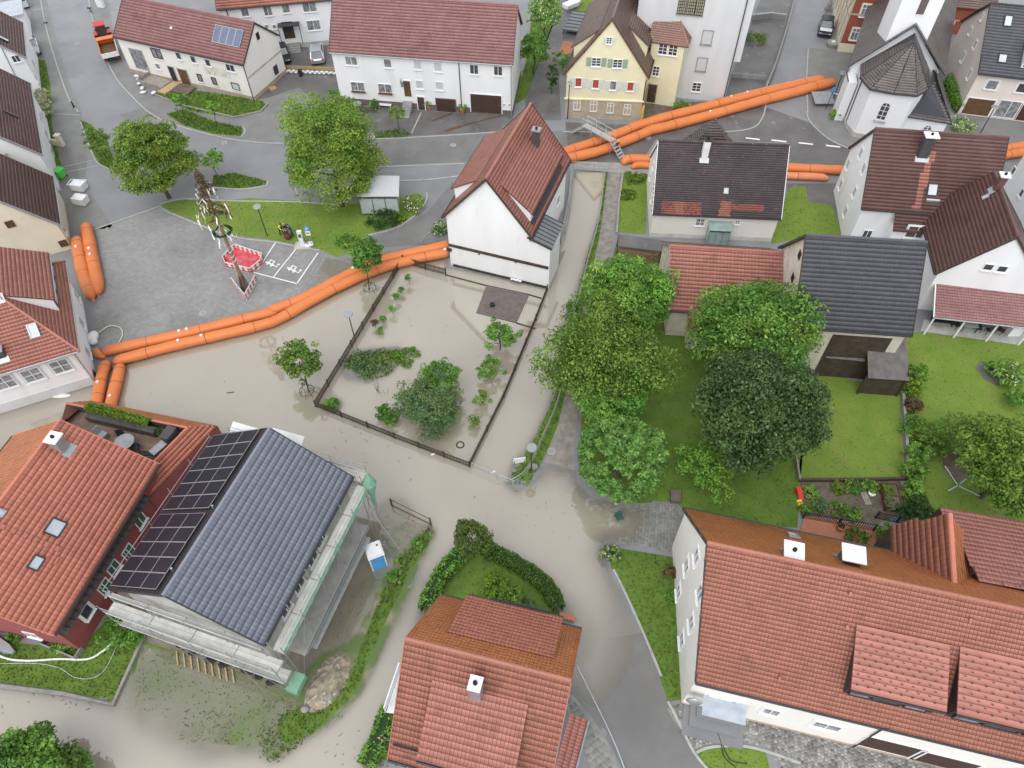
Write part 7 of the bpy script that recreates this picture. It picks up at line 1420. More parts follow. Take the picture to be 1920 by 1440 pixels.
simple('cream_pillar', 'cream letter-box pillar beside the grass strip', 'pillar', MB().box((0, 0, .7), (.5, .5, 1.4)).box((0, 0, 1.42), (.65, .65, .08)).box((-.9, 0, .35), (1.3, .3, .7)), 'plaster_cream', 118, 274, R(-10))
simple('porch_awning', 'small pale awning over a row house door', 'awning', MB().obox((-.7, -.5, 2.3), (1.4, 0, 0), (0, 1.0, .1), (0, 0, .08)).bar((-.6, -.4, 0), (-.6, -.4, 2.3), .06, .06).bar((.6, -.4, 0), (.6, -.4, 2.3), .06, .06), 'shutter_roll', 96, 252, R(-64))
simple('wooden_deck', 'weathered wooden ramp deck beside the shop window', 'deck', MB().box((0, 0, .15), (3.6, 2.2, .3)).box((-1.7, 0, .5), (.08, 2.2, .5)).box((0, -1.1, .5), (3.6, .08, .5)), 'grey_wood', 292, 158, R(-28)); simple('sand_strip', 'sandy entrance strip beside the wooden ramp', 'sand bed', MB().box((0, 0, .1), (1.3, 3.4, .2)), 'light_wood', 322, 165, R(-30)); simple('entrance_pit', 'dark slatted doormat platform before the solar panel house door', 'mat', MB().box((0, 0, .1), (2.6, 1.8, .22)), 'soil', 345, 170, R(-22))

# ================================================================== vehicles
WHEEL = {}
def wheel(parent, x, y, r, w_=.2):
    k = (round(r, 2), round(w_, 2))
    if k not in WHEEL: WHEEL[k] = (MB().tube([(0, -w_ / 2, 0), (0, w_ / 2, 0)], r, 18).mesh('tyre', 'rubber', False), MB().tube([(0, -w_ / 2 - .012, 0), (0, w_ / 2 + .012, 0)], r * .6, 14).mesh('rim', 'alu'))
    o = bpy.data.objects.new('wheel', None); o.location = (x, y, r); link(o, parent); inst('tyre', WHEEL[k][0], o, (0, 0, 0)); inst('rim', WHEEL[k][1], o, (0, 0, 0)); return o
def loft(sections):
    """sections: list of (x, [(y,z)...]) closed rings of equal length"""
    m_ = MB(); n = len(sections[0][1]); vs = []; fs = []
    for x, ring in sections: vs += [(x, y, z) for y, z in ring]
    for i in range(len(sections) - 1):
        for k in range(n): fs.append((i * n + k, i * n + (k + 1) % n, (i + 1) * n + (k + 1) % n, (i + 1) * n + k))
    fs.append(tuple(range(n - 1, -1, -1))); fs.append(tuple(range((len(sections) - 1) * n, len(sections) * n))); m_.add(vs, fs); return m_
def car(label, u, v, rz, paint, L=4.4, W=1.8, H=1.5, bonnet=None, roofmat=None):
    p = P(u, v); root = empty('parked_car', (p.x, p.y, z1(p.x, p.y) + .02), rz); tag(root, label, 'car', 'parked cars'); hw = W / 2
    def ring(w_, zb, zt, ch=.12): return [(-w_, zb + ch), (-w_ + ch, zb), (w_ - ch, zb), (w_, zb + ch), (w_, zt - ch), (w_ - ch * 1.4, zt), (-w_ + ch * 1.4, zt), (-w_, zt - ch)]
    S = [(-L / 2, ring(hw * .82, .35, .75)), (-L / 2 + .12, ring(hw * .95, .25, .88)), (-L / 2 + .6, ring(hw, .22, .95)), (0, ring(hw, .2, .95)), (L / 2 - 1.2, ring(hw, .2, .93)), (L / 2 - .5, ring(hw * .97, .22, .82)), (L / 2 - .1, ring(hw * .88, .28, .7)), (L / 2, ring(hw * .75, .35, .6))]
    loft(S).obj('body', paint, root, smooth=False)
    def cab(x, w_, z0, z1_): return (x, [(-w_, z0), (w_, z0), (w_ * .84, z1_), (-w_ * .84, z1_)])
    x0, x1, x2, x3 = -L / 2 + .25, -L / 2 + .85, L / 2 - 2.0, L / 2 - 1.15
    g_ = MB(); b0 = [(-hw * .93, .9), (hw * .93, .9)]; r0 = hw * .74
    A = [(x0, -hw * .9, .9), (x0, hw * .9, .9), (x3, hw * .9, .9), (x3, -hw * .9, .9)]; B = [(x1, -r0, H), (x1, r0, H), (x2, r0, H), (x2, -r0, H)]
    g_.add(A + B, [(0, 1, 5, 4), (1, 2, 6, 5), (2, 3, 7, 6), (3, 0, 4, 7)]); g_.obj('glazing', 'glass', root)
    rm = MB(); rm.prism([(x1 - .08, -r0 - .02, H - .02), (x2 + .1, -r0 - .02, H - .02), (x2 + .1, r0 + .02, H - .02), (x1 - .08, r0 + .02, H - .02)], .06)
    for s_ in (-1, 1):
        rm.bar((x3, s_ * hw * .9, .9), (x2, s_ * r0, H), .06, .06); rm.bar((x0, s_ * hw * .9, .9), (x1, s_ * r0, H), .1, .08); rm.bar(((x1 + x2) / 2, s_ * hw * .9, .9), ((x1 + x2) / 2, s_ * r0, H), .07, .05)
    rm.obj('roof', roofmat or paint, root)
    if bonnet: MB().prism([(x3 + .05, -hw * .86, .94), (L / 2 - .45, -hw * .82, .84), (L / 2 - .45, hw * .82, .84), (x3 + .05, hw * .86, .94)], .02).obj('bonnet', bonnet, root)
    for x in (-L / 2 + .8, L / 2 - .85):
        for s_ in (-1, 1): wheel(root, x, s_ * (hw - .08), .33)
    for s_ in (-1, 1): MB().box((L / 2 - .14, s_ * hw * .62, .62), (.16, .36, .14)).obj('headlight', 'headlamp', root); MB().box((-L / 2 + .05, s_ * hw * .7, .78), (.1, .28, .18)).obj('tail_light', 'tail_lamp', root); MB().box((x3 - .15, s_ * (hw + .1), .98), (.12, .2, .13)).obj('mirror', paint, root)
    return root
def hd(u0, v0, u1, v1): a, b = P(u0, v0), P(u1, v1); return math.atan2(b.y - a.y, b.x - a.x)
car('silver estate car parked in the yard between the white houses', 596, 108, hd(598, 122, 594, 88), 'car_silver', 4.7, 1.85, 1.55)
car('dark car half hidden behind the white gable in the yard', 531, 110, hd(528, 98, 534, 120), 'car_dark', 4.2)
car('black car with white bonnet parked beside the brick house', 1546, 60, hd(1549, 42, 1544, 74), 'car_dark', 4.3, 1.85, 1.6, bonnet='car_white')
car('silver car parked below the topmost row house', 63, 96, hd(57, 76, 69, 112), 'car_silver', 4.2)
p = P(40, 8); root = empty('delivery_van', (p.x, p.y, .06), hd(48, 22, 34, -8)); tag(root, 'pale teal van cut by the top left edge', 'van'); loft([(-2.4, [(-.9, .35), (.9, .35), (.85, 2.0), (-.85, 2.0)]), (1.4, [(-.95, .35), (.95, .35), (.88, 2.05), (-.88, 2.05)]), (2.0, [(-.95, .35), (.95, .35), (.8, 1.3), (-.8, 1.3)]), (2.6, [(-.85, .4), (.85, .4), (.75, 1.0), (-.75, 1.0)])]).obj('body', 'car_teal', root); MB().box((-.6, 0, 2.06), (.9, .8, .06)).obj('roof_hatch', 'dark_metal', root); MB().box((-2.42, 0, 1.5), (.04, 1.4, .6)).obj('rear_window', 'glass', root)
for x in (-1.6, 1.6):
    for s_ in (-1, 1): wheel(root, x, s_ * .85, .35)
# tractor with tipping trailer
a_ = hd(213, 122, 193, 52)
p = P(200, 78); root = empty('tractor', (p.x, p.y, .05), a_); tag(root, 'red tractor standing at the kerb', 'tractor')
MB().box((1.2, 0, 1.15), (1.7, .8, .75)).obj('bonnet', 'tractor_red', root); MB().box((0, 0, .8), (3.0, .5, .4)).obj('chassis', 'dark_metal', root); MB().add([(-1.0, -.7, 1.2), (.4, -.7, 1.2), (.4, .7, 1.2), (-1.0, .7, 1.2), (-.9, -.62, 2.5), (.2, -.62, 2.5), (.2, .62, 2.5), (-.9, .62, 2.5)], [(0, 1, 5, 4), (1, 2, 6, 5), (2, 3, 7, 6), (3, 0, 4, 7)]).obj('cab_glass', 'glass', root); MB().box((-.35, 0, 2.56), (1.5, 1.45, .14)).obj('cab_roof', 'tractor_red', root)
for s_ in (-1, 1): wheel(root, -.9, s_ * .85, .8, .45); wheel(root, 1.6, s_ * .8, .55, .35); MB().box((-.9, s_ * .85, 1.65), (1.1, .5, .1)).obj('mudguard', 'tractor_red', root); MB().box((2.5, s_ * .45, .9), (.9, .1, .12)).obj('front_arm', 'dark_metal', root)
p = P(211, 108); root = empty('tipping_trailer', (p.x, p.y, .05), a_); tag(root, 'orange tipping trailer with white tailboard behind the tractor', 'trailer'); w2, l2 = 1.05, 2.1
MB().box((0, 0, 1.0), (2 * l2, 2 * w2, .1)).obj('bed', 'brown_wood', root); MB().box((l2, 0, 1.45), (.08, 2 * w2, .9)).obj('headboard', 'trailer_orange', root); MB().box((l2 - .45, 0, 1.9), (.9, 2 * w2 + .1, .06)).obj('front_cover', 'trailer_orange', root); MB().box((-l2, 0, 1.3), (.1, 2 * w2, .6)).obj('tailboard', 'white_plastic', root)
for s_ in (-1, 1): MB().box((0, s_ * w2, 1.3), (2 * l2, .06, .6)).obj('sideboard', 'trailer_orange' if s_ > 0 else 'white_plastic', root); wheel(root, -.6, s_ * .85, .45, .3); wheel(root, .5, s_ * .85, .45, .3); MB().box((-l2 - .06, s_ * .8, .8), (.05, .3, .12)).obj('tail_light', 'tail_lamp', root)
MB().box((l2 + .7, 0, .75), (1.4, .12, .12)).obj('drawbar', 'trailer_orange', root)

# ================================================================== people
def person(label, u, v, rz, top, legs, hair='hair_dark', lean=0.0, arms='down', helmet=None, hgt=1.75, vest=None, step=.0, tape=False):
    p = P(u, v); root_z = z1(p.x, p.y) + .02; s = hgt / 1.75; J = []; E = []; part = []
    def j(x, y, z, r, pt, parent=None):
        J.append((x, y, z, r)); part.append(pt)
        if parent is not None: E.append((parent, len(J) - 1))
        return len(J) - 1
    ln = lean
    def tz(z): d = z - .95; return (d * math.sin(ln), .95 + d * math.cos(ln))       # forward = +x
    pel = j(0, 0, .95, .135, 'legs'); fx, fz = tz(1.12); sp = j(fx, 0, fz, .125, 'top', pel); fx, fz = tz(1.35); chs = j(fx, 0, fz, .155, 'top', sp); fx, fz = tz(1.49); nk = j(fx, 0, fz, .06, 'skin', chs); fx, fz = tz(1.56); h0 = j(fx + .015, 0, fz, .085, 'skin', nk); fx, fz = tz(1.66); h1 = j(fx + .01, 0, fz, .1, 'skin', h0); fx2, fz2 = tz(1.74); j(fx2, 0, fz2, .075, 'hair', h1); nose = j(fx + .12, 0, fz - .02, .016, 'skin', h1)
    for sg in (-1, 1):
        fx, fz = tz(1.42); sh_ = j(fx, sg * .19, fz, .07, 'top', chs)
        if arms == 'down': el = (fx + .02, sg * .25, fz - .3); wr = (fx + .12, sg * .26, fz - .54)
        elif arms == 'fwd': el = (fx + .16, sg * .23, fz - .24); wr = (fx + .4, sg * .14, fz - .28)
        else: el = (fx + .05, sg * .3, fz - .25); wr = (fx + .2, sg * .12, fz - .35)
        e_ = j(*el, .05, 'top', sh_); w_ = j(*wr, .034, 'skin', e_); d = Vector(wr) - Vector(el); d.normalize(); hnd = Vector(wr) + d * .07; hn = j(*hnd, .036, 'skin', w_)
        side = Vector((0, 1, 0)).cross(d).normalized()
        for k, (of, l_) in enumerate(((-.03, .075), (-.01, .09), (.01, .085), (.03, .065))): f0 = hnd + side * of + d * .02; q = j(*(f0 + d * l_ * .55), .0095, 'skin', hn); j(*(f0 + d * l_ + Vector((-.015, 0, -.01))), .008, 'skin', q)
        th = j(*(hnd + side * -.05 + d * .01), .011, 'skin', hn); j(*(hnd + side * -.07 + d * .05), .009, 'skin', th)
        hp = j(0, sg * .095, .9, .1, 'legs', pel); st = step * sg; kn = j(.05 + st * .5, sg * .11, .5, .072, 'legs', hp); an = j(st, sg * .115, .1, .05, 'legs', kn); hl = j(st - .03, sg * .115, .045, .045, 'shoe', an); j(st + .17, sg * .12, .04, .04, 'shoe', an)
    me = bpy.data.meshes.new('person_skeleton'); me.from_pydata([(x * s, y * s, z * s) for x, y, z, r in J], E, []); ob = bpy.data.objects.new('person_tmp', me); COL.objects.link(ob)
    md = ob.modifiers.new('skin', 'SKIN'); sk = me.skin_vertices[0].data
    for i, q in enumerate(J): sk[i].radius = (q[3] * s, q[3] * s); sk[i].use_root = (i == 0)
    md.use_smooth_shade = True; sb = ob.modifiers.new('sub', 'SUBSURF'); sb.levels = 1; sb.render_levels = 1
    dg = bpy.context.evaluated_depsgraph_get(); em = bpy.data.meshes.new_from_object(ob.evaluated_get(dg)); bpy.data.objects.remove(ob)
    names = {'legs': legs, 'top': top, 'skin': 'skin', 'hair': hair, 'shoe': 'rubber', 'vest': vest or top, 'tape': 'reflect_tape'}; keys = list(names)
    for k in keys: em.materials.append(M(names[k]))
    JA = np.array([[x * s, y * s, z * s] for x, y, z, r in J]); JR = np.array([q[3] for q in J]); pc = np.empty(len(em.polygons) * 3); em.polygons.foreach_get('center', pc); pc = pc.reshape(-1, 3)
    near = np.argmin(np.linalg.norm(pc[:, None] - JA[None], axis=2) - JR[None] * .5, axis=1); mi = []
    for c_, n_ in zip(pc, near):
        pt = part[n_]
        if pt == 'top' and vest and abs(c_[1]) < .2 * s: pt = 'vest'
        if tape and ((abs(c_[2] - 1.15) < .035) or (abs(c_[2] - .35) < .04)): pt = 'tape'
        mi.append(keys.index(pt))
    em.polygons.foreach_set('material_index', mi); em.name = 'person'
    o = bpy.data.objects.new('person', em); o.location = (p.x, p.y, root_z); o.rotation_euler = (0, 0, rz); link(o); tag(o, label, 'person')
    fx, fz = tz(1.7); hx = MB(); hx.ell((fx * s - .015, 0, fz * s + .01), (.115 * s, .1 * s, .085 * s), 12, 8); hx.obj('helmet' if helmet else 'hair', helmet or hair, o, smooth=True)
    m_ = MB(); fx, fz = tz(1.665)
    for sg in (-1, 1): m_.ell((fx * s + .1 * s, sg * .035 * s, fz * s), (.01, .013, .009), 6, 4); 
    m_.obj('eyes', 'rubber', o); m_ = MB(); [m_.ell((fx * s, sg * .1 * s, fz * s - .01), (.02, .012, .03), 6, 4) for sg in (-1, 1)]; m_.obj('ears', 'skin', o)
    return o
person('person in yellow hi-vis jacket and black trousers stooping beside the charging post', 529, 441, R(-40), 'cloth_hivis', 'cloth_black', lean=.55, arms='fwd', step=.12)
person('person in black jacket with grey hair between the other two', 539, 443, R(-80), 'cloth_black', 'cloth_black', 'hair_grey', lean=.2, arms='fwd')
person('person in blue jacket nearest the charging post', 550, 445, R(200), 'cloth_navy', 'cloth_jeans', lean=.35, arms='fwd', step=.1)
person('firefighter in black turnout gear with yellow helmet at the barrier walkway', 1156, 289, R(120), 'cloth_black', 'cloth_black', helmet='cloth_hivis', tape=True, arms='fwd', step=.14)
person('firefighter with white helmet standing beside the topmost row house', 53, 62, R(-30), 'cloth_black', 'cloth_black', helmet='white_paint', tape=True)
simple('refuse_sack', 'dark red refuse sack at the feet of the three people', 'sack', MB().ell((0, 0, .35), (.35, .3, .38), 12, 8).tube([(0, 0, .68), (0, 0, .82)], [.08, .14], 8), 'cloth_maroon', 541, 449, smooth=True)

# ================================================================== fences, railings, walls
def fence(name, label, pts, h, mat='dark_wood', sp=2.3, picket=.13, rails=(.25, .85), post_h=None, base=-.35, pw=.07, cat='fence', panel=False):
    w_ = [P(u, v) for u, v in pts]; o = w_[0].copy(); root = empty(name, (o.x, o.y, 0)); tag(root, label, cat); pk = MB()
    for i in range(len(w_) - 1):
        a, b = w_[i] - o, w_[i + 1] - o; d = b - a; n = max(1, round(d.length / sp)); e = d.normalized()
        for k in range(n + (1 if i == len(w_) - 2 else 0)):
            q = a + d * (k / n); MB().box((q.x, q.y, (base + (post_h or h + .08)) / 2), (.1, .1, (post_h or h + .08) - base), math.atan2(e.y, e.x)).obj('post', mat, root)
        for r in rails: MB().bar(a + Vector((0, 0, h * r)), b + Vector((0, 0, h * r)), .04, .07).obj('rail', mat, root)
        if picket:
            m_ = int(d.length / picket)
            for k in range(m_): q = a + d * ((k + .5) / m_); pk.box((q.x, q.y, (base + h) / 2), (pw, .022, h - base), math.atan2(e.y, e.x))
    if picket: po = pk.obj('pickets', mat, root); po['kind'] = 'stuff'
    return root
fence('picket_fence', 'dark picket fence on the left side of the flooded garden', [(756, 492), (593, 763)], .85); fence('picket_fence', 'dark picket fence on the near side of the flooded garden', [(593, 763), (740, 822), (880, 876)], .8); fence('picket_fence', 'dark picket fence between flooded garden and stream', [(880, 876), (945, 745), (1005, 600), (1026, 545)], .75, sp=3.0); fence('garden_gate', 'dark barred gate between barrier and centre house', [(756, 492), (798, 506), (836, 516)], .9, sp=1.9, cat='gate')
def railing(name, label, pts, h=1.0, mat='steel', sp=2.0, mid=(.5,), r=.035, base=-.1):
    w_ = smooth_path([P(u, v) for u, v in pts], 4); o = w_[0].copy(); root = empty(name, (o.x, o.y, 0)); tag(root, label, 'railing'); z = [max(z1(q.x, q.y), 0) for q in w_]
    MB().tube([q - o + Vector((0, 0, zz + h)) for q, zz in zip(w_, z)], r, 7).obj('top_rail', mat, root)
    for m_ in mid: MB().tube([q - o + Vector((0, 0, zz + h * m_)) for q, zz in zip(w_, z)], r * .7, 6).obj('mid_rail', mat, root)
    L = 0; nxt = 0
    for i in range(len(w_)):
        if i: L += (w_[i] - w_[i - 1]).length
        if L >= nxt: q = w_[i] - o; MB().tube([(q.x, q.y, base), (q.x, q.y, z[i] + h)], r, 6).obj('post', mat, root); nxt += sp
railing('stream_railing', 'steel railing along the upper stream bank path', [(1134, 326), (1122, 420), (1102, 495), (1082, 575), (1074, 600)]); railing('stream_railing', 'steel railing along the lower stream bank, curving to the flood', [(1058, 690), (1052, 735), (1038, 780), (1014, 835), (996, 875), (980, 898), (955, 912)], .9); railing('stream_railing', 'low steel railing at the foot of the flooded garden', [(885, 878), (920, 893), (965, 912)], .8)
railing('stream_railing', 'steel railing across the head of the stream', [(1074, 318), (1105, 320), (1138, 322)], 1.0)
railing('stream_railing', 'pale railing beside the centre house annex above the stream', [(1075, 322), (1072, 370), (1062, 425), (1052, 455)], 1.0, 'zinc')
def wallthing(name, label, pts, h, wd, mat, base=-.4, cat='wall'):
    w_ = [P(u, v) for u, v in pts]; o = w_[0].copy(); m_ = MB(); L, R_ = strip_pts(w_, wd); vs = []; fs = []
    for a, b in zip(L, R_): vs += [(a.x - o.x, a.y - o.y, base), (a.x - o.x, a.y - o.y, h), (b.x - o.x, b.y - o.y, h), (b.x - o.x, b.y - o.y, base)]
    for i in range(len(w_) - 1): a = i * 4; b = a + 4; fs += [(a, b, b + 1, a + 1), (a + 1, b + 1, b + 2, a + 2), (a + 2, b + 2, b + 3, a + 3)]
    fs += [(0, 1, 2, 3), (len(vs) - 1, len(vs) - 2, len(vs) - 3, len(vs) - 4)]; m_.add(vs, fs); ob = m_.obj(name, mat); ob.location = (o.x, o.y, 0); tag(ob, label, cat); return ob
wallthing('garden_wall', 'dark stone edging wall of the dark red house lawn', [(-40, 1282), (0, 1287), (120, 1302), (213, 1322), (272, 1192)], .22, .22, 'stone_grey'); wallthing('stream_wall', 'concrete stream wall beside the centre house', [(1072, 322), (1068, 372), (1056, 430), (1046, 458)], .35, .25, 'concrete')
wallthing('garden_wall', 'low wall on the right of the mown lawn', [(1690, 742), (1696, 820), (1700, 900)], .5, .22, 'concrete'); wallthing('garden_wall', 'low wall at the foot of the mown lawn', [(1497, 903), (1600, 902), (1700, 900)], .35, .2, 'dark_wood'); wallthing('lawn_edging', 'thin edging on the left of the mown lawn', [(1490, 860), (1497, 903)], .5, .12, 'grey_wood')
wallthing('garden_wall', 'low wall beside the narrow cottage garden', [(1168, 324), (1160, 380), (1156, 440)], .35, .2, 'concrete'); wallthing('kerb_wall', 'low wall along the raised bed of the solar panel house', [(292, 180), (345, 200), (440, 222), (490, 211), (502, 197)], .25, .18, 'stone_grey'); wallthing('yard_wall', 'low wall of the dark yard beside the tall building', [(1370, 145), (1435, 150)], .6, .2, 'concrete'); wallthing('yard_wall', 'pale cross wall in the dark yard beside the tall building', [(1408, 38), (1445, 34), (1472, 38)], .8, .3, 'zinc'); wallthing('yard_wall', 'street wall of the dark yard beside the tall building', [(1430, 182), (1452, 128), (1474, 58), (1490, -5)], .8, .22, 'stone_grey')
fence('wire_fence', 'thin wire fence standing in the flood beside the site', [(735, 948), (808, 984)], 1.0, 'brown_wood', 3.2, 0, (.95, .1), base=-.5); fence('wire_fence', 'low drowned mesh fence along the grass bank', [(808, 984), (770, 1050), (725, 1130)], .35, 'bark', 2.0, 0, (.9,), base=-.3)

# ================================================================== scaffolding round the renovated house
h = RH; sc = empty('scaffolding', h.root.location.copy() if False else (h.Mw.translation.x, h.Mw.translation.y, 0)); sc.matrix_basis = h.Mw.copy(); tag(sc, 'steel scaffolding with planks and green netting around the house under renovation', 'scaffolding')
def tube_(a, b, nm, r=.03, mat='steel'): MB().tube([a, b], r, 6).obj(nm, mat, sc)
def bay_row(axis, fixed0, fixed1, s0, s1, n, levels, top, nm='plank', cols=3, net=False, mats=('plank', 'plank', 'plank')):
    """axis 'u': runs along u at v between fixed0,fixed1"""
    pt = (lambda s, f, z: Vector((s, f, z))) if axis == 'u' else (lambda s, f, z: Vector((f, s, z)))
    ss = np.linspace(s0, s1, n + 1)
    for s in ss:
        for f in (fixed0, fixed1): tube_(pt(s, f, -.5), pt(s, f, top), 'standard')
        for z in levels: tube_(pt(s, fixed0, z - .06), pt(s, fixed1, z - .06), 'transom')
    for k in range(n):
        for li, z in enumerate(levels):
            w_ = (fixed1 - fixed0) / cols
            for c_ in range(cols):
                f = fixed0 + w_ * (c_ + .5); m_ = MB(); a = pt(ss[k] + .03, f, z); b = pt(ss[k + 1] - .03, f, z); m_.bar(a, b, abs(w_) * .94, .05); m_.obj(nm, mats[c_ % len(mats)], sc)
            for hh in (.5, 1.0): tube_(pt(ss[k], fixed1, z + hh), pt(ss[k + 1], fixed1, z + hh), 'guard_rail', .025)
            m_ = MB(); m_.bar(pt(ss[k], fixed1, z + .1), pt(ss[k + 1], fixed1, z + .1), .03, .18); m_.obj('toe_board', 'plank', sc)
        if k % 2 == 0: tube_(pt(ss[k], fixed1, 0), pt(ss[k + 1], fixed1, levels[-1]), 'brace', .022)
    return pt, ss
W_, L_ = h.W, h.L
# east side: eave gangway and green fleece
bay_row('u', -W_ / 2 - .2, -W_ / 2 - 1.1, -L_ / 2 + .1, L_ / 2 - .1, 5, (5.0,), 6.3, mats=('plank', 'plank', 'fleece_green'))
for k in range(5):
    a = -L_ / 2 + .1 + (L_ - .2) * k / 5; b = -L_ / 2 + .1 + (L_ - .2) * (k + 1) / 5; m_ = MB(); vs = []; n = 6
    for i in range(n + 1):
        t = i / n; x = a + (b - a) * t; sag = .06 * math.sin(t * 9 + k); vs += [(x, -W_ / 2 - 1.14 + sag, 5.1), (x, -W_ / 2 - 1.12 - sag, 5.55)]
    m_.add(vs, [(2 * i, 2 * i + 2, 2 * i + 3, 2 * i + 1) for i in range(n)]); m_.obj('safety_net', 'net_green', sc)
# lower balcony rail and stored steel
for z in (2.9, 3.3): tube_(Vector((-L_ / 2 + 1.0, -W_ / 2 - 1.9 + .3, z)), Vector((L_ / 2 - 2, -W_ / 2 - 1.9 + .3, z)), 'guard_rail', .035)
for k in range(4): m_ = MB(); m_.bar((-L_ / 2 + 1.5, -W_ / 2 - 1.5 - .12 * k, 2.56), (L_ / 2 - 2.6, -W_ / 2 - 1.5 - .12 * k, 2.56), .1, .08); m_.obj('stored_tube', 'steel', sc)
# south gable: three platforms
bay_row('v', -L_ / 2 - .15, -L_ / 2 - 1.0, -W_ / 2 - .9, W_ / 2 + .3, 4, (2.2, 4.3), 5.6)
bay_row('v', -L_ / 2 + .1, -L_ / 2 - .2, -W_ / 2 + .2, W_ / 2 + .1, 4, (5.35,), 5.6, cols=1)
# north gable
bay_row('v', L_ / 2 + .15, L_ / 2 + 1.0, -W_ / 2 - .4, W_ / 2 - .4, 4, (3.0, 5.0), 6.0)
m_ = MB(); q0 = Vector((L_ / 2 + 1.05, -.6, 5.2)); m_.obox(q0, (0, 2.6, 0), (1.0, 0, .5), (0, 0, .04)); m_.obj('side_sheet', 'white_plastic', sc); m_ = MB(); m_.obox(Vector((L_ / 2 + .9, 2.4, 5.0)), (0, 2.9, 0), (.9, 0, .4), (0, 0, .04)); m_.obj('side_sheet', 'white_plastic', sc)
# west rails
for z in (5.2, 5.7): tube_(Vector((-L_ / 2, W_ / 2 + .55, z)), Vector((L_ / 2, W_ / 2 + .55, z)), 'guard_rail')
for k in range(6): x = -L_ / 2 + L_ * k / 5; tube_(Vector((x, W_ / 2 + .55, 0)), Vector((x, W_ / 2 + .55, 6.2)), 'standard'); tube_(Vector((x, W_ / 2 + .1, 5.0)), Vector((x, W_ / 2 + .55, 5.0)), 'transom')
# green net bundle at the north-east corner
m_ = MB(); m_.tube([(L_ / 2 - .2, -W_ / 2 - 1.2, 3.0), (L_ / 2 - .1, -W_ / 2 - 1.25, 4.6), (L_ / 2, -W_ / 2 - 1.2, 5.6), (L_ / 2 + .05, -W_ / 2 - 1.2, 7.0)], [.1, .22, .5, .05], 8); m_.obj('net_bundle', 'net_green', sc)
m_ = MB(); m_.obox((-L_ / 2 - 1.2, -W_ / 2 - 1.7, 1.2), (1.2, 0, 0), (0, .8, 0), (0, 0, .6)); m_.obj('net_bundle', 'net_green', sc)
tube_(Vector((L_ / 2 + .2, -W_ / 2 - 1.25, -.3)), Vector((L_ / 2 - .2, -W_ / 2 - 3.6, .2)), 'brace'); tube_(Vector((L_ / 2 - 1, -W_ / 2 - 1.25, 4)), Vector((L_ / 2 - 2.3, -W_ / 2 - 4.2, 0)), 'brace')
# stored material under the south platform
for k in range(9):
    p = P(332 + k * 13, 1222 + k * 4.2); o = MB().bar((0, 0, .1), (.35, -.9, .1), .09, .08).obj('timber_prop', 'light_wood'); o.location = (p.x, p.y, .0); tag(o, 'short yellow timber sticking out below the scaffolding', 'timber', 'timbers below the scaffolding')
for k in range(7):
    p = P(345 + k * 27, 1214 + k * 10.5); m_ = MB(); [m_.ell((random.uniform(-.3, .3), random.uniform(-.2, .2), .15 + .12 * j), (.3, .22, .12), 8, 5) for j in range(3)]; o = m_.obj('rubble_sack', 'rubber'); o.location = (p.x, p.y, 0); tag(o, 'black rubble sack below the scaffolding', 'sack', 'black sacks below the scaffolding')
# portable toilet
p = P(705, 1042, 1.0); root = empty('portable_toilet', (p.x, p.y, -.25), R(23)); tag(root, 'blue portable toilet with white roof standing in the flooded site', 'portable toilet'); MB().box((0, 0, 1.05), (1.1, 1.1, 2.1)).obj('cabin', 'blue_plastic', root); m_ = MB(); m_.prism([(-.6, -.6, 2.08), (.6, -.6, 2.08), (.6, .6, 2.08), (-.6, .6, 2.08)], .1); m_.prism([(-.5, -.55, 2.18), (.5, -.55, 2.18), (.5, .55, 2.18), (-.5, .55, 2.18)], .14); m_.obj('roof', 'white_plastic', root); MB().box((0, -.57, 1.05), (.75, .04, 1.9)).obj('door', 'blue_plastic', root)
for x in (-.53, .53):
    for y in (-.53, .53): MB().box((x, y, 1.05), (.09, .09, 2.12)).obj('corner_post', 'white_plastic', root)
MB().box((-.18, -.58, 1.7), (.35, .02, .12)).obj('sign_plate', 'white_plastic', root); MB().tube([(.3, .2, 2.3), (.3, .2, 2.42)], .06, 8).obj('vent', 'dark_metal', root)
# clay heap and boulder
def heap(name, label, u, v, rx, ry, hgt, rz, mat):
    n = 40; xs = np.linspace(-1, 1, n); X, Y = np.meshgrid(xs, xs, indexing='ij'); r = np.hypot(X, Y); Z = np.clip(1 - r, 0, 1) ** .7 * hgt * (.7 + .6 * vnoise(X, Y, .35, 2)) + (vnoise(X, Y, .1, 6) - .5) * .3 * (r < .9) - .1 * (r > .98); V = np.stack([X.ravel() * rx, Y.ravel() * ry, Z.ravel()], 1); I = np.arange(n * n).reshape(n, n); F = np.stack([I[:-1, :-1], I[1:, :-1], I[1:, 1:], I[:-1, 1:]], -1).reshape(-1, 4); F = F[(r.ravel()[F] < 1.0).all(1)]
    o = link(bpy.data.objects.new(name, mesh_np(name, V, F, [M(mat)]))); p = P(u, v, .2); o.location = (p.x, p.y, -.05); o.rotation_euler = (0, 0, rz); tag(o, label, 'heap')
heap('clay_heap', 'pale heap of clay and rubble beside the scaffolding', 615, 1277, 1.2, 2.2, .85, R(-28), 'clay_pile')
simple('boulder', 'grey boulder at the foot of the clay heap', 'boulder', MB().ell((0, 0, .15), (.3, .26, .22), 9, 6), 'stone_grey', 573, 1331, smooth=True)

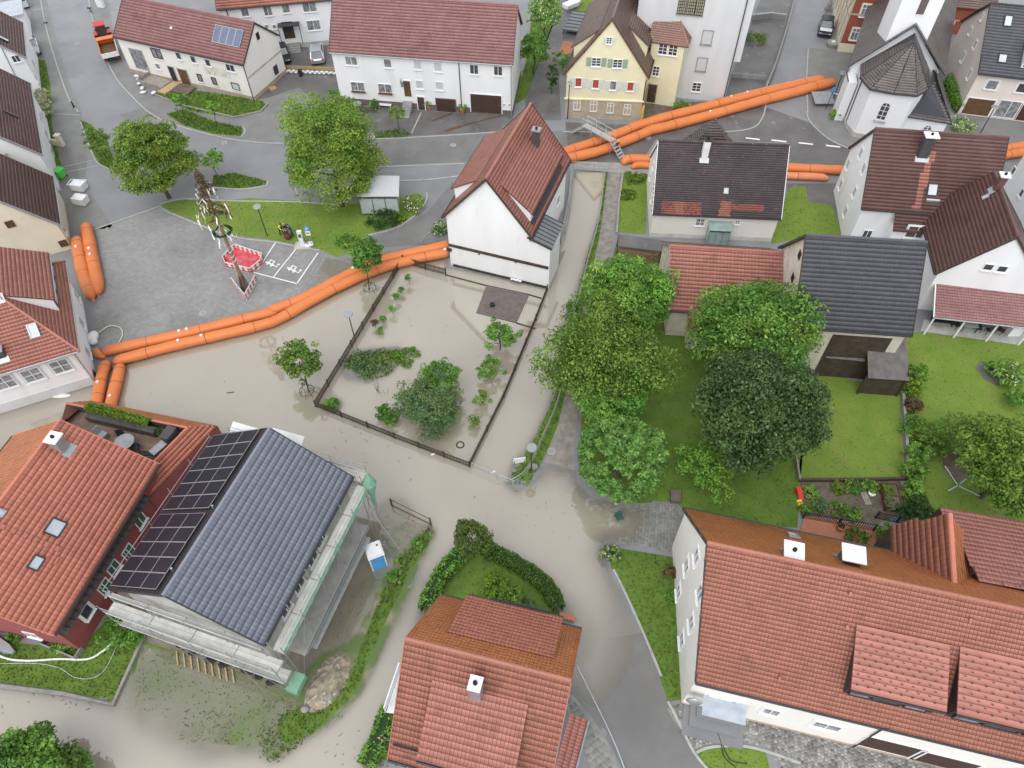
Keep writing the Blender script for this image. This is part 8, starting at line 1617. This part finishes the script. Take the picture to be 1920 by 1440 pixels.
# ================================================================== walkway over the barrier
root = empty('barrier_walkway', (0, 0, 0)); a, b = P(1096, 232, 1.9), P(1150, 262, 1.9); root.matrix_basis = Matrix.Translation((a.x, a.y, 0)); tag(root, 'aluminium walkway with handrails crossing the orange barrier', 'walkway'); d = b - a; e = d.normalized(); nn = Vector((-e.y, e.x, 0)); z = Vector((0, 0, 1))
MB().obox(z * 1.75 - nn * .4, d, nn * .8, z * .08).obj('deck', 'alu', root)
for s_ in (-.42, .42):
    MB().tube([z * 2.75 + nn * s_, d + z * 2.75 + nn * s_], .03, 6).obj('handrail', 'alu', root); MB().tube([z * 2.25 + nn * s_, d + z * 2.25 + nn * s_], .025, 6).obj('mid_rail', 'alu', root)
    for t in (0, .33, .66, 1): q = d * t + nn * s_; MB().tube([q, q + z * 2.75], .03, 6).obj('post', 'alu', root)
for k in range(6): q = -e * (.3 * (k + 1)) - nn * .4; MB().obox(q + z * (1.65 - .27 * (k + 1)), e * .28, nn * .8, z * .04).obj('step', 'alu', root); q = d + e * (.3 * k + .02) - nn * .4; MB().obox(q + z * (1.65 - .27 * (k + 1)), e * .28, nn * .8, z * .04).obj('step', 'alu', root)
for s_ in (-.4, .4): MB().bar(-e * 1.9 + nn * s_, z * 1.7 + nn * s_, .04, .14).obj('stringer', 'alu', root); MB().bar(d + e * 1.9 + nn * s_, d + z * 1.7 + nn * s_, .04, .14).obj('stringer', 'alu', root)
simple('yellow_column', 'yellow newspaper column at the corner of the yellow house', 'column', MB().box((0, 0, .8), (.5, .4, 1.6)).box((0, 0, 1.65), (.6, .5, .1)), 'yellow_paint', 1200, 224)
# ================================================================== flooded garden and path objects
pp = [P(912, 536), P(992, 553), P(968, 606), P(893, 587)]; o = pp[0].copy(); root = empty('garden_platform', (o.x, o.y, 0)); tag(root, 'dark brown platform in the flooded garden behind the centre house', 'platform'); MB().prism([q - o - z * .5 for q in pp], .56).obj('slab', 'plinth', root)
nb = 12
for k in range(nb): a_ = (pp[3] - o).lerp(pp[0] - o, (k + .05) / nb); b_ = (pp[2] - o).lerp(pp[1] - o, (k + .05) / nb); dd = ((pp[0] - pp[3]) / nb) * .9; MB().add([a_ + z * .065, b_ + z * .065, b_ + dd + z * .065, a_ + dd + z * .065, a_ + z * .085, b_ + z * .085, b_ + dd + z * .085, a_ + dd + z * .085], [(4, 5, 6, 7), (0, 1, 5, 4), (1, 2, 6, 5), (2, 3, 7, 6), (3, 0, 4, 7)]).obj('platform_board', 'plinth', root)
simple('floating_box', 'small dark box on the garden platform', 'box', MB().box((0, 0, .2), (.45, .35, .25)).box((0, 0, .38), (.12, .12, .3)), 'dark_metal', 923, 574, R(10), .08)
wallthing('garden_edging', 'thin dark boundary line between centre house and flooded garden', [(836, 516), (912, 536), (992, 553), (1015, 560)], .1, .08, 'dark_wood'); wallthing('garden_edging', 'thin dark boundary line right of the platform', [(968, 606), (1004, 617)], .1, .08, 'dark_wood')
def torus(R_, r, n=20, m=8):
    b = MB(); vs = []; fs = []
    for i in range(n):
        a = 6.283 * i / n
        for k in range(m): t = 6.283 * k / m; vs.append(((R_ + r * math.cos(t)) * math.cos(a), (R_ + r * math.cos(t)) * math.sin(a), r * math.sin(t)))
    for i in range(n):
        for k in range(m): fs.append((i * m + k, ((i + 1) % n) * m + k, ((i + 1) % n) * m + (k + 1) % m, i * m + (k + 1) % m))
    return b.add(vs, fs)
simple('floating_ring', 'dark ring half drowned in the flooded garden', 'ring', torus(.3, .05), 'rubber', 863, 834, z=.02)
for u, v, lab in [(577, 737, 'wire tree guard around the flood tree'), (694, 544, 'wire tree guard around the barrier tree')]:
    p = P(u, v); root = empty('tree_guard', (p.x, p.y, -.3)); tag(root, lab, 'tree guard', 'tree guards')
    for k in range(8): a_ = k * .785; MB().tube([(.75 * math.cos(a_), .75 * math.sin(a_), 0), (.62 * math.cos(a_), .62 * math.sin(a_), .7), (.25 * math.cos(a_), .25 * math.sin(a_), 1.2)], .018, 5).obj('guard_bar', 'dark_metal', root)
    torus(.62, .02).obj('guard_ring', 'dark_metal', root, loc=(0, 0, .7))
m_ = MB()
for k in range(9): a_ = k * .7; m_.tube([(.1 * math.cos(a_) + k * .12, .1 * math.sin(a_), -.3), (.5 * math.cos(a_) + k * .12, .5 * math.sin(a_), .9)], .015, 4)
simple('bean_poles', 'bundle of thin bean poles leaning in the flooded garden', 'poles', m_, 'bark', 702, 735, z=0)
# floating chair
p = P(1160, 972); root = empty('garden_chair', (p.x, p.y, -.25), R(20)); tag(root, 'green metal garden chair half under water near the chestnut', 'chair')
for x in (-.25, .25):
    for y in (-.25, .25): MB().tube([(x, y, 0), (x, y, .45 if y < 0 else .9)], .02, 6).obj('leg', 'facade_green', root)
for k in range(5): MB().box((0, -.2 + k * .1, .45), (.5, .07, .02)).obj('seat_slat', 'facade_green', root)
for k in range(3): MB().box((0, .25, .55 + k * .13), (.5, .02, .06)).obj('back_slat', 'facade_green', root)
for s_ in (-.27, .27): MB().box((s_, 0, .65), (.05, .5, .03)).obj('armrest', 'facade_green', root)
simple('planter_trough', 'brown stone trough beside the block paving', 'trough', MB().box((0, 0, .25), (.75, .95, .5)).box((0, 0, .5), (.55, .75, .06)), 'plinth', 1265, 935, R(-8))
root = empty('notice_board', P(974, 878) , R(10)); tag(root, 'white notice board on posts beside the stream railing', 'notice board'); MB().box((0, 0, 1.2), (.95, .06, .65)).obj('panel', 'white_plastic', root); [MB().box((x, 0, .5), (.07, .07, 1.4)).obj('post', 'steel', root) for x in (-.4, .4)]
simple('boulder', 'grey boulder beside the footpath end', 'boulder', MB().ell((0, 0, .2), (.45, .32, .3), 9, 6), 'stone_grey', 1000, 878, smooth=True)
# hoses
def hose(name, label, pts, r, mat, z=.08, cat='hose'):
    w_ = smooth_path([P(u, v, z) for u, v in pts], 8); o = w_[0].copy(); o.z = 0; ob = MB().tube([q - o + Vector((0, 0, max(z1(q.x, q.y), 0))) for q in w_], r, 7).obj(name, mat, smooth=True); ob.location = o; tag(ob, label, cat)
hose('fire_hose', 'thick white hose across the lawn of the dark red house', [(-30, 1205), (5, 1232), (50, 1239), (110, 1236), (165, 1236), (195, 1220), (213, 1203)], .075, 'white_paint'); hose('garden_hose', 'thin pale hose on the lawn of the dark red house', [(-30, 1246), (60, 1244), (110, 1252), (140, 1270), (172, 1272), (198, 1255), (220, 1210)], .022, 'shutter_roll')
hose('fire_hose', 'pale hose arching from the white house over the barrier tubes', [(185, 625), (205, 612), (225, 615), (230, 628), (222, 645)], .05, 'plaster_cream', .12); hose('blue_hose', 'light blue hose along the flooded road edge', [(1080, 1245), (1105, 1295), (1130, 1345), (1155, 1400), (1172, 1445)], .05, 'glass_sky', .06); hose('black_cable', 'black cable looping from the entrance steps over the cobbles', [(1362, 1312), (1340, 1340), (1345, 1356), (1352, 1350), (1342, 1360), (1352, 1395), (1358, 1420), (1380, 1440)], .03, 'rubber', .12, 'cable'); hose('black_cable', 'second black cable across the cobbles to the small lawn', [(1340, 1358), (1358, 1370), (1355, 1395), (1370, 1425), (1400, 1432)], .022, 'rubber', .08, 'cable')
hose('wall_hose', 'thin hose beside the centre house on the wet path', [(790, 455), (800, 440), (820, 432), (838, 428)], .03, 'concrete_light', .08)
simple('kayak', 'silver-blue kayak cut by the left edge beside the dark red house', 'kayak', loft([(-2.2, [(-.05, .3), (.05, .3), (.03, .42), (-.03, .42)]), (-1.4, [(-.32, .12), (.32, .12), (.28, .42), (-.28, .42)]), (0, [(-.4, .06), (.4, .06), (.36, .46), (-.36, .46)]), (1.3, [(-.33, .12), (.33, .12), (.28, .42), (-.28, .42)]), (2.0, [(-.12, .24), (.12, .24), (.08, .4), (-.08, .4)])]), 'car_silver', -8, 1204, R(-25))
simple('raised_bed', 'grey raised bed frame with leafy plants along the dark red wall', 'raised bed', MB().box((0, .35, .25), (2.9, .08, .5)).box((0, -.35, .25), (2.9, .08, .5)).box((-1.42, 0, .25), (.08, .7, .5)).box((1.42, 0, .25), (.08, .7, .5)), 'zinc', 120, 1215, R(-20)); shrub('bed_plant', 'leafy plants inside the grey bed frame', 120, 1211, 22, .7, 'leaf_mid', 26, stretch=(1.3, .5)); shrub('bed_plant', 'pale leafy plant beside the kayak', 30, 1187, 16, .6, 'leaf_bright', 18)
# small scatter of sandbags and sheets by the hipped house
simple('sandbag_pile', 'white plastic sheeting piled at the hipped house wall', 'sheeting', MB().ell((0, 0, .25), (.5, .7, .4), 10, 7).ell((.2, -.5, .2), (.4, .4, .3), 9, 6), 'white_plastic', 177, 636, smooth=True); simple('plastic_sheet', 'white plastic sheet floating by the hipped house', 'sheeting', MB().ell((0, 0, .02), (1.0, .25, .05), 12, 5), 'white_plastic', 112, 742, z=.0)

# ================================================================== gardens on the right
p = P(1782, 925); root = empty('clothes_dryer', (p.x, p.y, z1(p.x, p.y)), R(20)); tag(root, 'rotary clothes dryer with pale blue arms on the garden lawn', 'clothes dryer'); MB().tube([(0, 0, 0), (0, 0, 1.75)], .03, 8).obj('pole', 'steel', root)
for k in range(4): a = k * 1.571 + .2; MB().tube([(.08 * math.cos(a), .08 * math.sin(a), 1.2), (1.55 * math.cos(a), 1.55 * math.sin(a), 1.85)], .035, 6).obj('arm', 'shutter_pale', root)
lines = MB()
for q in (.4, .7, .98):
    for k in range(4): a0 = k * 1.571 + .2; a1 = a0 + 1.571; lines.tube([(1.55 * q * math.cos(a0), 1.55 * q * math.sin(a0), 1.2 + .65 * q), (1.55 * q * math.cos(a1), 1.55 * q * math.sin(a1), 1.2 + .65 * q)], .004, 4)
lines.obj('lines', 'zinc', root)
# raised bed and terrace
rb = [P(1655, 905, .7), P(1682, 906, .7), P(1694, 953, .7), P(1663, 950, .7)]; o = rb[0].copy(); o.z = 0; root = empty('raised_bed', (o.x, o.y, 0)); tag(root, 'brown wooden raised vegetable bed with two compartments', 'raised bed')
for i in range(4): a, b = rb[i] - o, rb[(i + 1) % 4] - o; MB().bar((a.x, a.y, .35), (b.x, b.y, .35), .06, .7).obj('side_board', 'brown_wood', root)
a, b = (rb[0] - o).lerp(rb[3] - o, .5), (rb[1] - o).lerp(rb[2] - o, .5); MB().bar((a.x, a.y, .35), (b.x, b.y, .35), .05, .7).obj('divider', 'brown_wood', root); MB().prism([Vector((q.x, q.y, .5)) for q in (rb[i] - o for i in range(4))], .08).obj('bed_soil', 'soil', root)
tp = [(1498, 1000), (1508, 968), (1640, 990), (1690, 1005), (1660, 1045), (1600, 1030)]; to, _ = sheet('brick_terrace', tp, 'terracotta', .08, label='brick paved terrace behind the long house')
fence('terrace_railing', 'black slatted railing of the brick terrace with white handrail', [(1504, 972), (1570, 984), (1636, 996)], 1.0, 'dark_metal', 2.4, .16, (.1, .97), base=0, pw=.05, cat='railing'); fence('terrace_railing', 'black slatted railing right of the terrace gate', [(1640, 972), (1680, 980), (1716, 990)], 1.0, 'dark_metal', 2.0, .16, (.1, .97), base=0, pw=.05, cat='railing')
simple('play_slide', 'small red and yellow plastic slide at the vegetable garden', 'slide', MB().obox((-.2, -.5, .1), (.4, 0, 0), (0, .6, .4), (0, 0, .05)).box((0, .25, .3), (.4, .3, .5)), 'red_plastic', 1496, 928, R(10)); simple('garden_gnome_box', 'small yellow step below the red slide', 'step', MB().box((0, 0, .1), (.4, .2, .2)).box((0, -.3, .1), (.4, .2, .2)), 'yellow_paint', 1497, 942, R(10))
planks('plank_path', 'grey planks lying in the vegetable garden', 1612, 924, 1622, 948, .5, 3, 'grey_wood'); simple('garden_lantern', 'white flower pot in the vegetable garden', 'flower pot', MB().tube([(0, 0, 0), (0, 0, .3)], [.18, .28], 12), 'white_paint', 1632, 929)
sheet('slate_bed', [(1828, 690), (1838, 678), (1855, 682), (1885, 705), (1890, 718), (1868, 724), (1845, 712)], 'asphalt_dark', .05, label='dark slate-mulched oval bed'); sheet('compost_corner', [(1765, 850), (1830, 845), (1832, 895), (1790, 905), (1768, 880)], 'soil', .04, label='bare dark soil under the bushes'); simple('white_cushion', 'small white figure among the slates', 'ornament', MB().ell((0, 0, .12), (.16, .16, .14), 8, 6), 'white_paint', 1858, 701)
# terrace furniture under the lean-to
def garden_chair(label, u, v, rz, mat='dark_metal'):
    p = P(u, v); root = empty('garden_chair', (p.x, p.y, .09), rz); tag(root, label, 'chair', 'chairs on the lean-to terrace'); MB().box((0, 0, .45), (.5, .5, .05)).obj('seat', mat, root); MB().box((0, .24, .75), (.5, .05, .6)).obj('backrest', mat, root); [MB().box((x, y, .22), (.04, .04, .45)).obj('leg', mat, root) for x in (-.22, .22) for y in (-.22, .22)]
for u, v, a, lab in [(1790, 616, .3, 'leftmost dark chair on the lean-to terrace'), (1830, 622, -.2, 'dark chair right of the glass table on the lean-to terrace'), (1850, 626, 3.0, 'second dark chair from the right on the lean-to terrace'), (1872, 626, .5, 'rightmost dark chair on the lean-to terrace')]: garden_chair(lab, u, v, a)
root = empty('glass_table', P(1812, 619) + Vector((0, 0, .09)), R(-8)); tag(root, 'glass topped table on the lean-to terrace', 'table'); MB().box((0, 0, .72), (1.3, .8, .03)).obj('table_top', 'shelter_glass', root); [MB().box((x, y, .36), (.05, .05, .7)).obj('leg', 'dark_metal', root) for x in (-.6, .6) for y in (-.35, .35)]
simple('striped_bench', 'black and white slatted bench on the lean-to terrace', 'bench', MB().box((0, 0, .45), (2.0, .6, .06)).box((0, .3, .75), (2.0, .06, .5)).box((-.9, 0, .22), (.06, .5, .44)).box((.9, 0, .22), (.06, .5, .44)), 'dark_metal', 1763, 608, R(-8)); simple('bbq_cover', 'white covered barbecue on the lean-to terrace', 'barbecue', MB().box((0, 0, .5), (1.1, .6, .9)).ell((0, 0, .95), (.55, .3, .2), 10, 6), 'white_plastic', 1896, 628)
# wood shed by the cottage garden
p = [P(1158, 462, 1.6), P(1240, 472, 1.6), P(1243, 451, 2.0), P(1160, 440, 2.0)]; o = p[0].copy(); o.z = 0; root = empty('wood_shed', (o.x, o.y, 0)); tag(root, 'low open wood shed with black roof full of firewood', 'shed'); MB().prism([q - o for q in p], .06).obj('roof', 'asphalt_dark', root)
for q in p: MB().bar((q - o).xy.to_3d(), q - o, .09, .09).obj('post', 'dark_wood', root)
lg = MB().tube([(0, 0, 0), (0, .55, 0)], .1, 8).mesh('log', 'bark_pale'); d = (p[1] - p[0]); 
for k in range(26):
    for r_ in range(5): q = d * ((k + .6 + .3 * (r_ % 2)) / 27) ; inst('log', lg, root, (q.x, q.y + .1 + random.uniform(-.05, .1), .12 + r_ * .2))
# small things top right / top centre
root = empty('solar_carport', P(1085, 50) + Vector((0, 0, .04)), hd(1078, 62, 1094, 30) - math.pi / 2); tag(root, 'dark glazed low frame roof beside the yellow house path', 'frame roof'); MB().obox((-1.6, -2.9, .6), (3.2, 0, 0), (0, 5.8, 0), (0, 0, .1)).obj('roof', 'metal_roof', root)
for k in range(7): MB().obox((-1.62, -2.9 + k * .95, .7), (3.24, 0, 0), (0, .08, 0), (0, 0, .05)).obj('roof_bar', 'dark_metal', root)
[MB().box((x, y, .3), (.1, .1, .6)).obj('post', 'dark_metal', root) for x in (-1.5, 1.5) for y in (-2.7, 2.7)]
simple('white_boat', 'white covered boat at the top of the path', 'boat', loft([(-1.6, [(-.5, .5), (.5, .5), (.6, 1.0), (-.6, 1.0)]), (.5, [(-.6, .4), (.6, .4), (.7, 1.05), (-.7, 1.05)]), (1.8, [(-.1, .8), (.1, .8), (.12, 1.1), (-.12, 1.1)])]), 'white_plastic', 1074, 17, R(40)); simple('paved_patch', 'reddish paved patch beside the yellow house', 'paving', MB().box((0, 0, .02), (2.2, 3.6, .06)), 'terracotta', 1066, 92, R(-15))
root = empty('round_planter', P(1560, 87) + Vector((0, 0, .04))); tag(root, 'round stone planter with white top beside the brick house', 'planter'); MB().tube([(0, 0, 0), (0, 0, .55)], [.75, .85], 16).obj('bowl', 'stone_grey', root); MB().box((0, 0, .62), (.5, .4, .15)).obj('white_box', 'white_paint', root)
simple('stone_figure', 'weathered stone figure beside the brick house', 'figure', MB().box((0, 0, .2), (.8, .8, .4)).tube([(0, 0, .4), (0, 0, .9), (0, 0, 1.3), (0, 0, 1.5)], [.3, .35, .2, .12], 10), 'stone_grey', 1552, 20)
root = empty('patio_enclosure', P(1890, 222) + Vector((0, 0, .03)), R(-14)); tag(root, 'low glass patio screen before the corner house', 'screen'); MB().box((0, 0, .35), (3.4, .05, .7)).obj('glass_panel', 'shelter_glass', root); [MB().box((x, .6, .35), (.05, 1.2, .7)).obj('glass_panel', 'shelter_glass', root) for x in (-1.7, 1.7)]
simple('road_bollard', 'dark traffic bollard at the end of the left kerb', 'bollard', MB().tube([(0, 0, 0), (0, 0, .8)], [.12, .08], 10).ell((0, 0, .82), (.1, .1, .08), 8, 5), 'dark_metal', 140, 203); simple('road_bollard', 'dark drain gully beside the left kerb', 'gully', MB().box((0, 0, .03), (.5, .4, .04)), 'dark_metal', 86, 44); simple('road_bollard', 'dark kerb post beside the tractor road', 'post', MB().tube([(0, 0, 0), (0, 0, .7)], .08, 8).box((0, 0, .7), (.6, .2, .12)), 'dark_metal', 172, 25)
simple('electric_cabinet', 'white switch cabinet at the top edge beside the road', 'cabinet', MB().box((0, 0, .6), (1.1, .45, 1.2)).box((0, 0, 1.23), (1.2, .55, .08)), 'white_plastic', 191, 14, R(-20))
# roof terrace furniture
tz = TZ + .1
simple('terrace_planter', 'curved grey planter trough of the terrace hedge', 'planter', MB().box((0, 0, .3), (6.1, .55, .6)), 'chimney_dark', 232, 800, hd(175, 785, 290, 812), tz - .05)
simple('terrace_table', 'grey oval table on the roof terrace', 'table', MB().tube([(0, 0, .7), (0, 0, .74)], .75, 20).tube([(0, 0, 0), (0, 0, .7)], .08, 8), 'zinc', 240, 838, 0, tz)
def tchair(label, u, v, rz, mat):
    p = P(u, v, tz); root = empty('terrace_chair', (p.x, p.y, tz), rz); tag(root, label, 'chair', 'chairs on the roof terrace'); MB().box((0, 0, .42), (.55, .6, .06)).obj('seat', mat, root); MB().obox((-.27, .26, .45), (.54, 0, 0), (0, .05, 0), (0, .2, .55)).obj('backrest', mat, root); [MB().box((x, y, .2), (.05, .05, .42)).obj('leg', 'dark_metal', root) for x in (-.24, .24) for y in (-.26, .26)]
tchair('grey lounge chair at the left end of the roof terrace', 196, 820, R(60), 'zinc'); tchair('black chair behind the terrace table', 232, 828, R(20), 'dark_metal'); tchair('black chair right of the terrace table', 256, 843, R(-70), 'dark_metal')
root = empty('sun_lounger', P(295, 848, tz), R(55)); tag(root, 'grey sun lounger with raised black back on the roof terrace', 'sun lounger'); MB().box((.2, 0, .35), (1.3, .65, .06)).obj('seat', 'zinc', root); MB().obox((-.45, -.32, .38), (-.6, 0, .75), (0, .65, 0), (.05, 0, .03)).obj('backrest', 'dark_metal', root); [MB().box((x, y, .17), (.05, .05, .35)).obj('leg', 'dark_metal', root) for x in (-.3, .7) for y in (-.28, .28)]
simple('storage_box', 'dark grey storage box in the terrace corner', 'box', MB().box((0, 0, .4), (.7, 1.1, .8)).box((0, 0, .83), (.76, 1.16, .08)), 'chimney_dark', 322, 822, R(-20), tz); pot('flower pot in the terrace corner', 303, 815, .22, 'leaf_bay', .3, tz)
# floating litter
for k, (u, v) in enumerate([(812, 852), (925, 885)]): simple('litter', 'white floating scrap beside the garden fence' if k == 0 else 'white floating scrap below the railing', 'litter', MB().box((0, 0, .03), (.35, .12, .05)), 'white_paint', u, v, R(30), 0.0)
simple('driftwood', 'short dark driftwood floating before the terrace', 'driftwood', MB().tube([(-.3, 0, .02), (.3, .1, .03)], .04, 6), 'bark', 432, 737, 0, 0.0)
simple('garden_tap_stone', 'orange wooden bench at the end of the clipped hedge', 'bench', MB().box((0, 0, .42), (1.1, .4, .06)).box((-.45, 0, .2), (.08, .36, .4)).box((.45, 0, .2), (.08, .36, .4)), 'terracotta', 1063, 1160, R(-15), -.1)
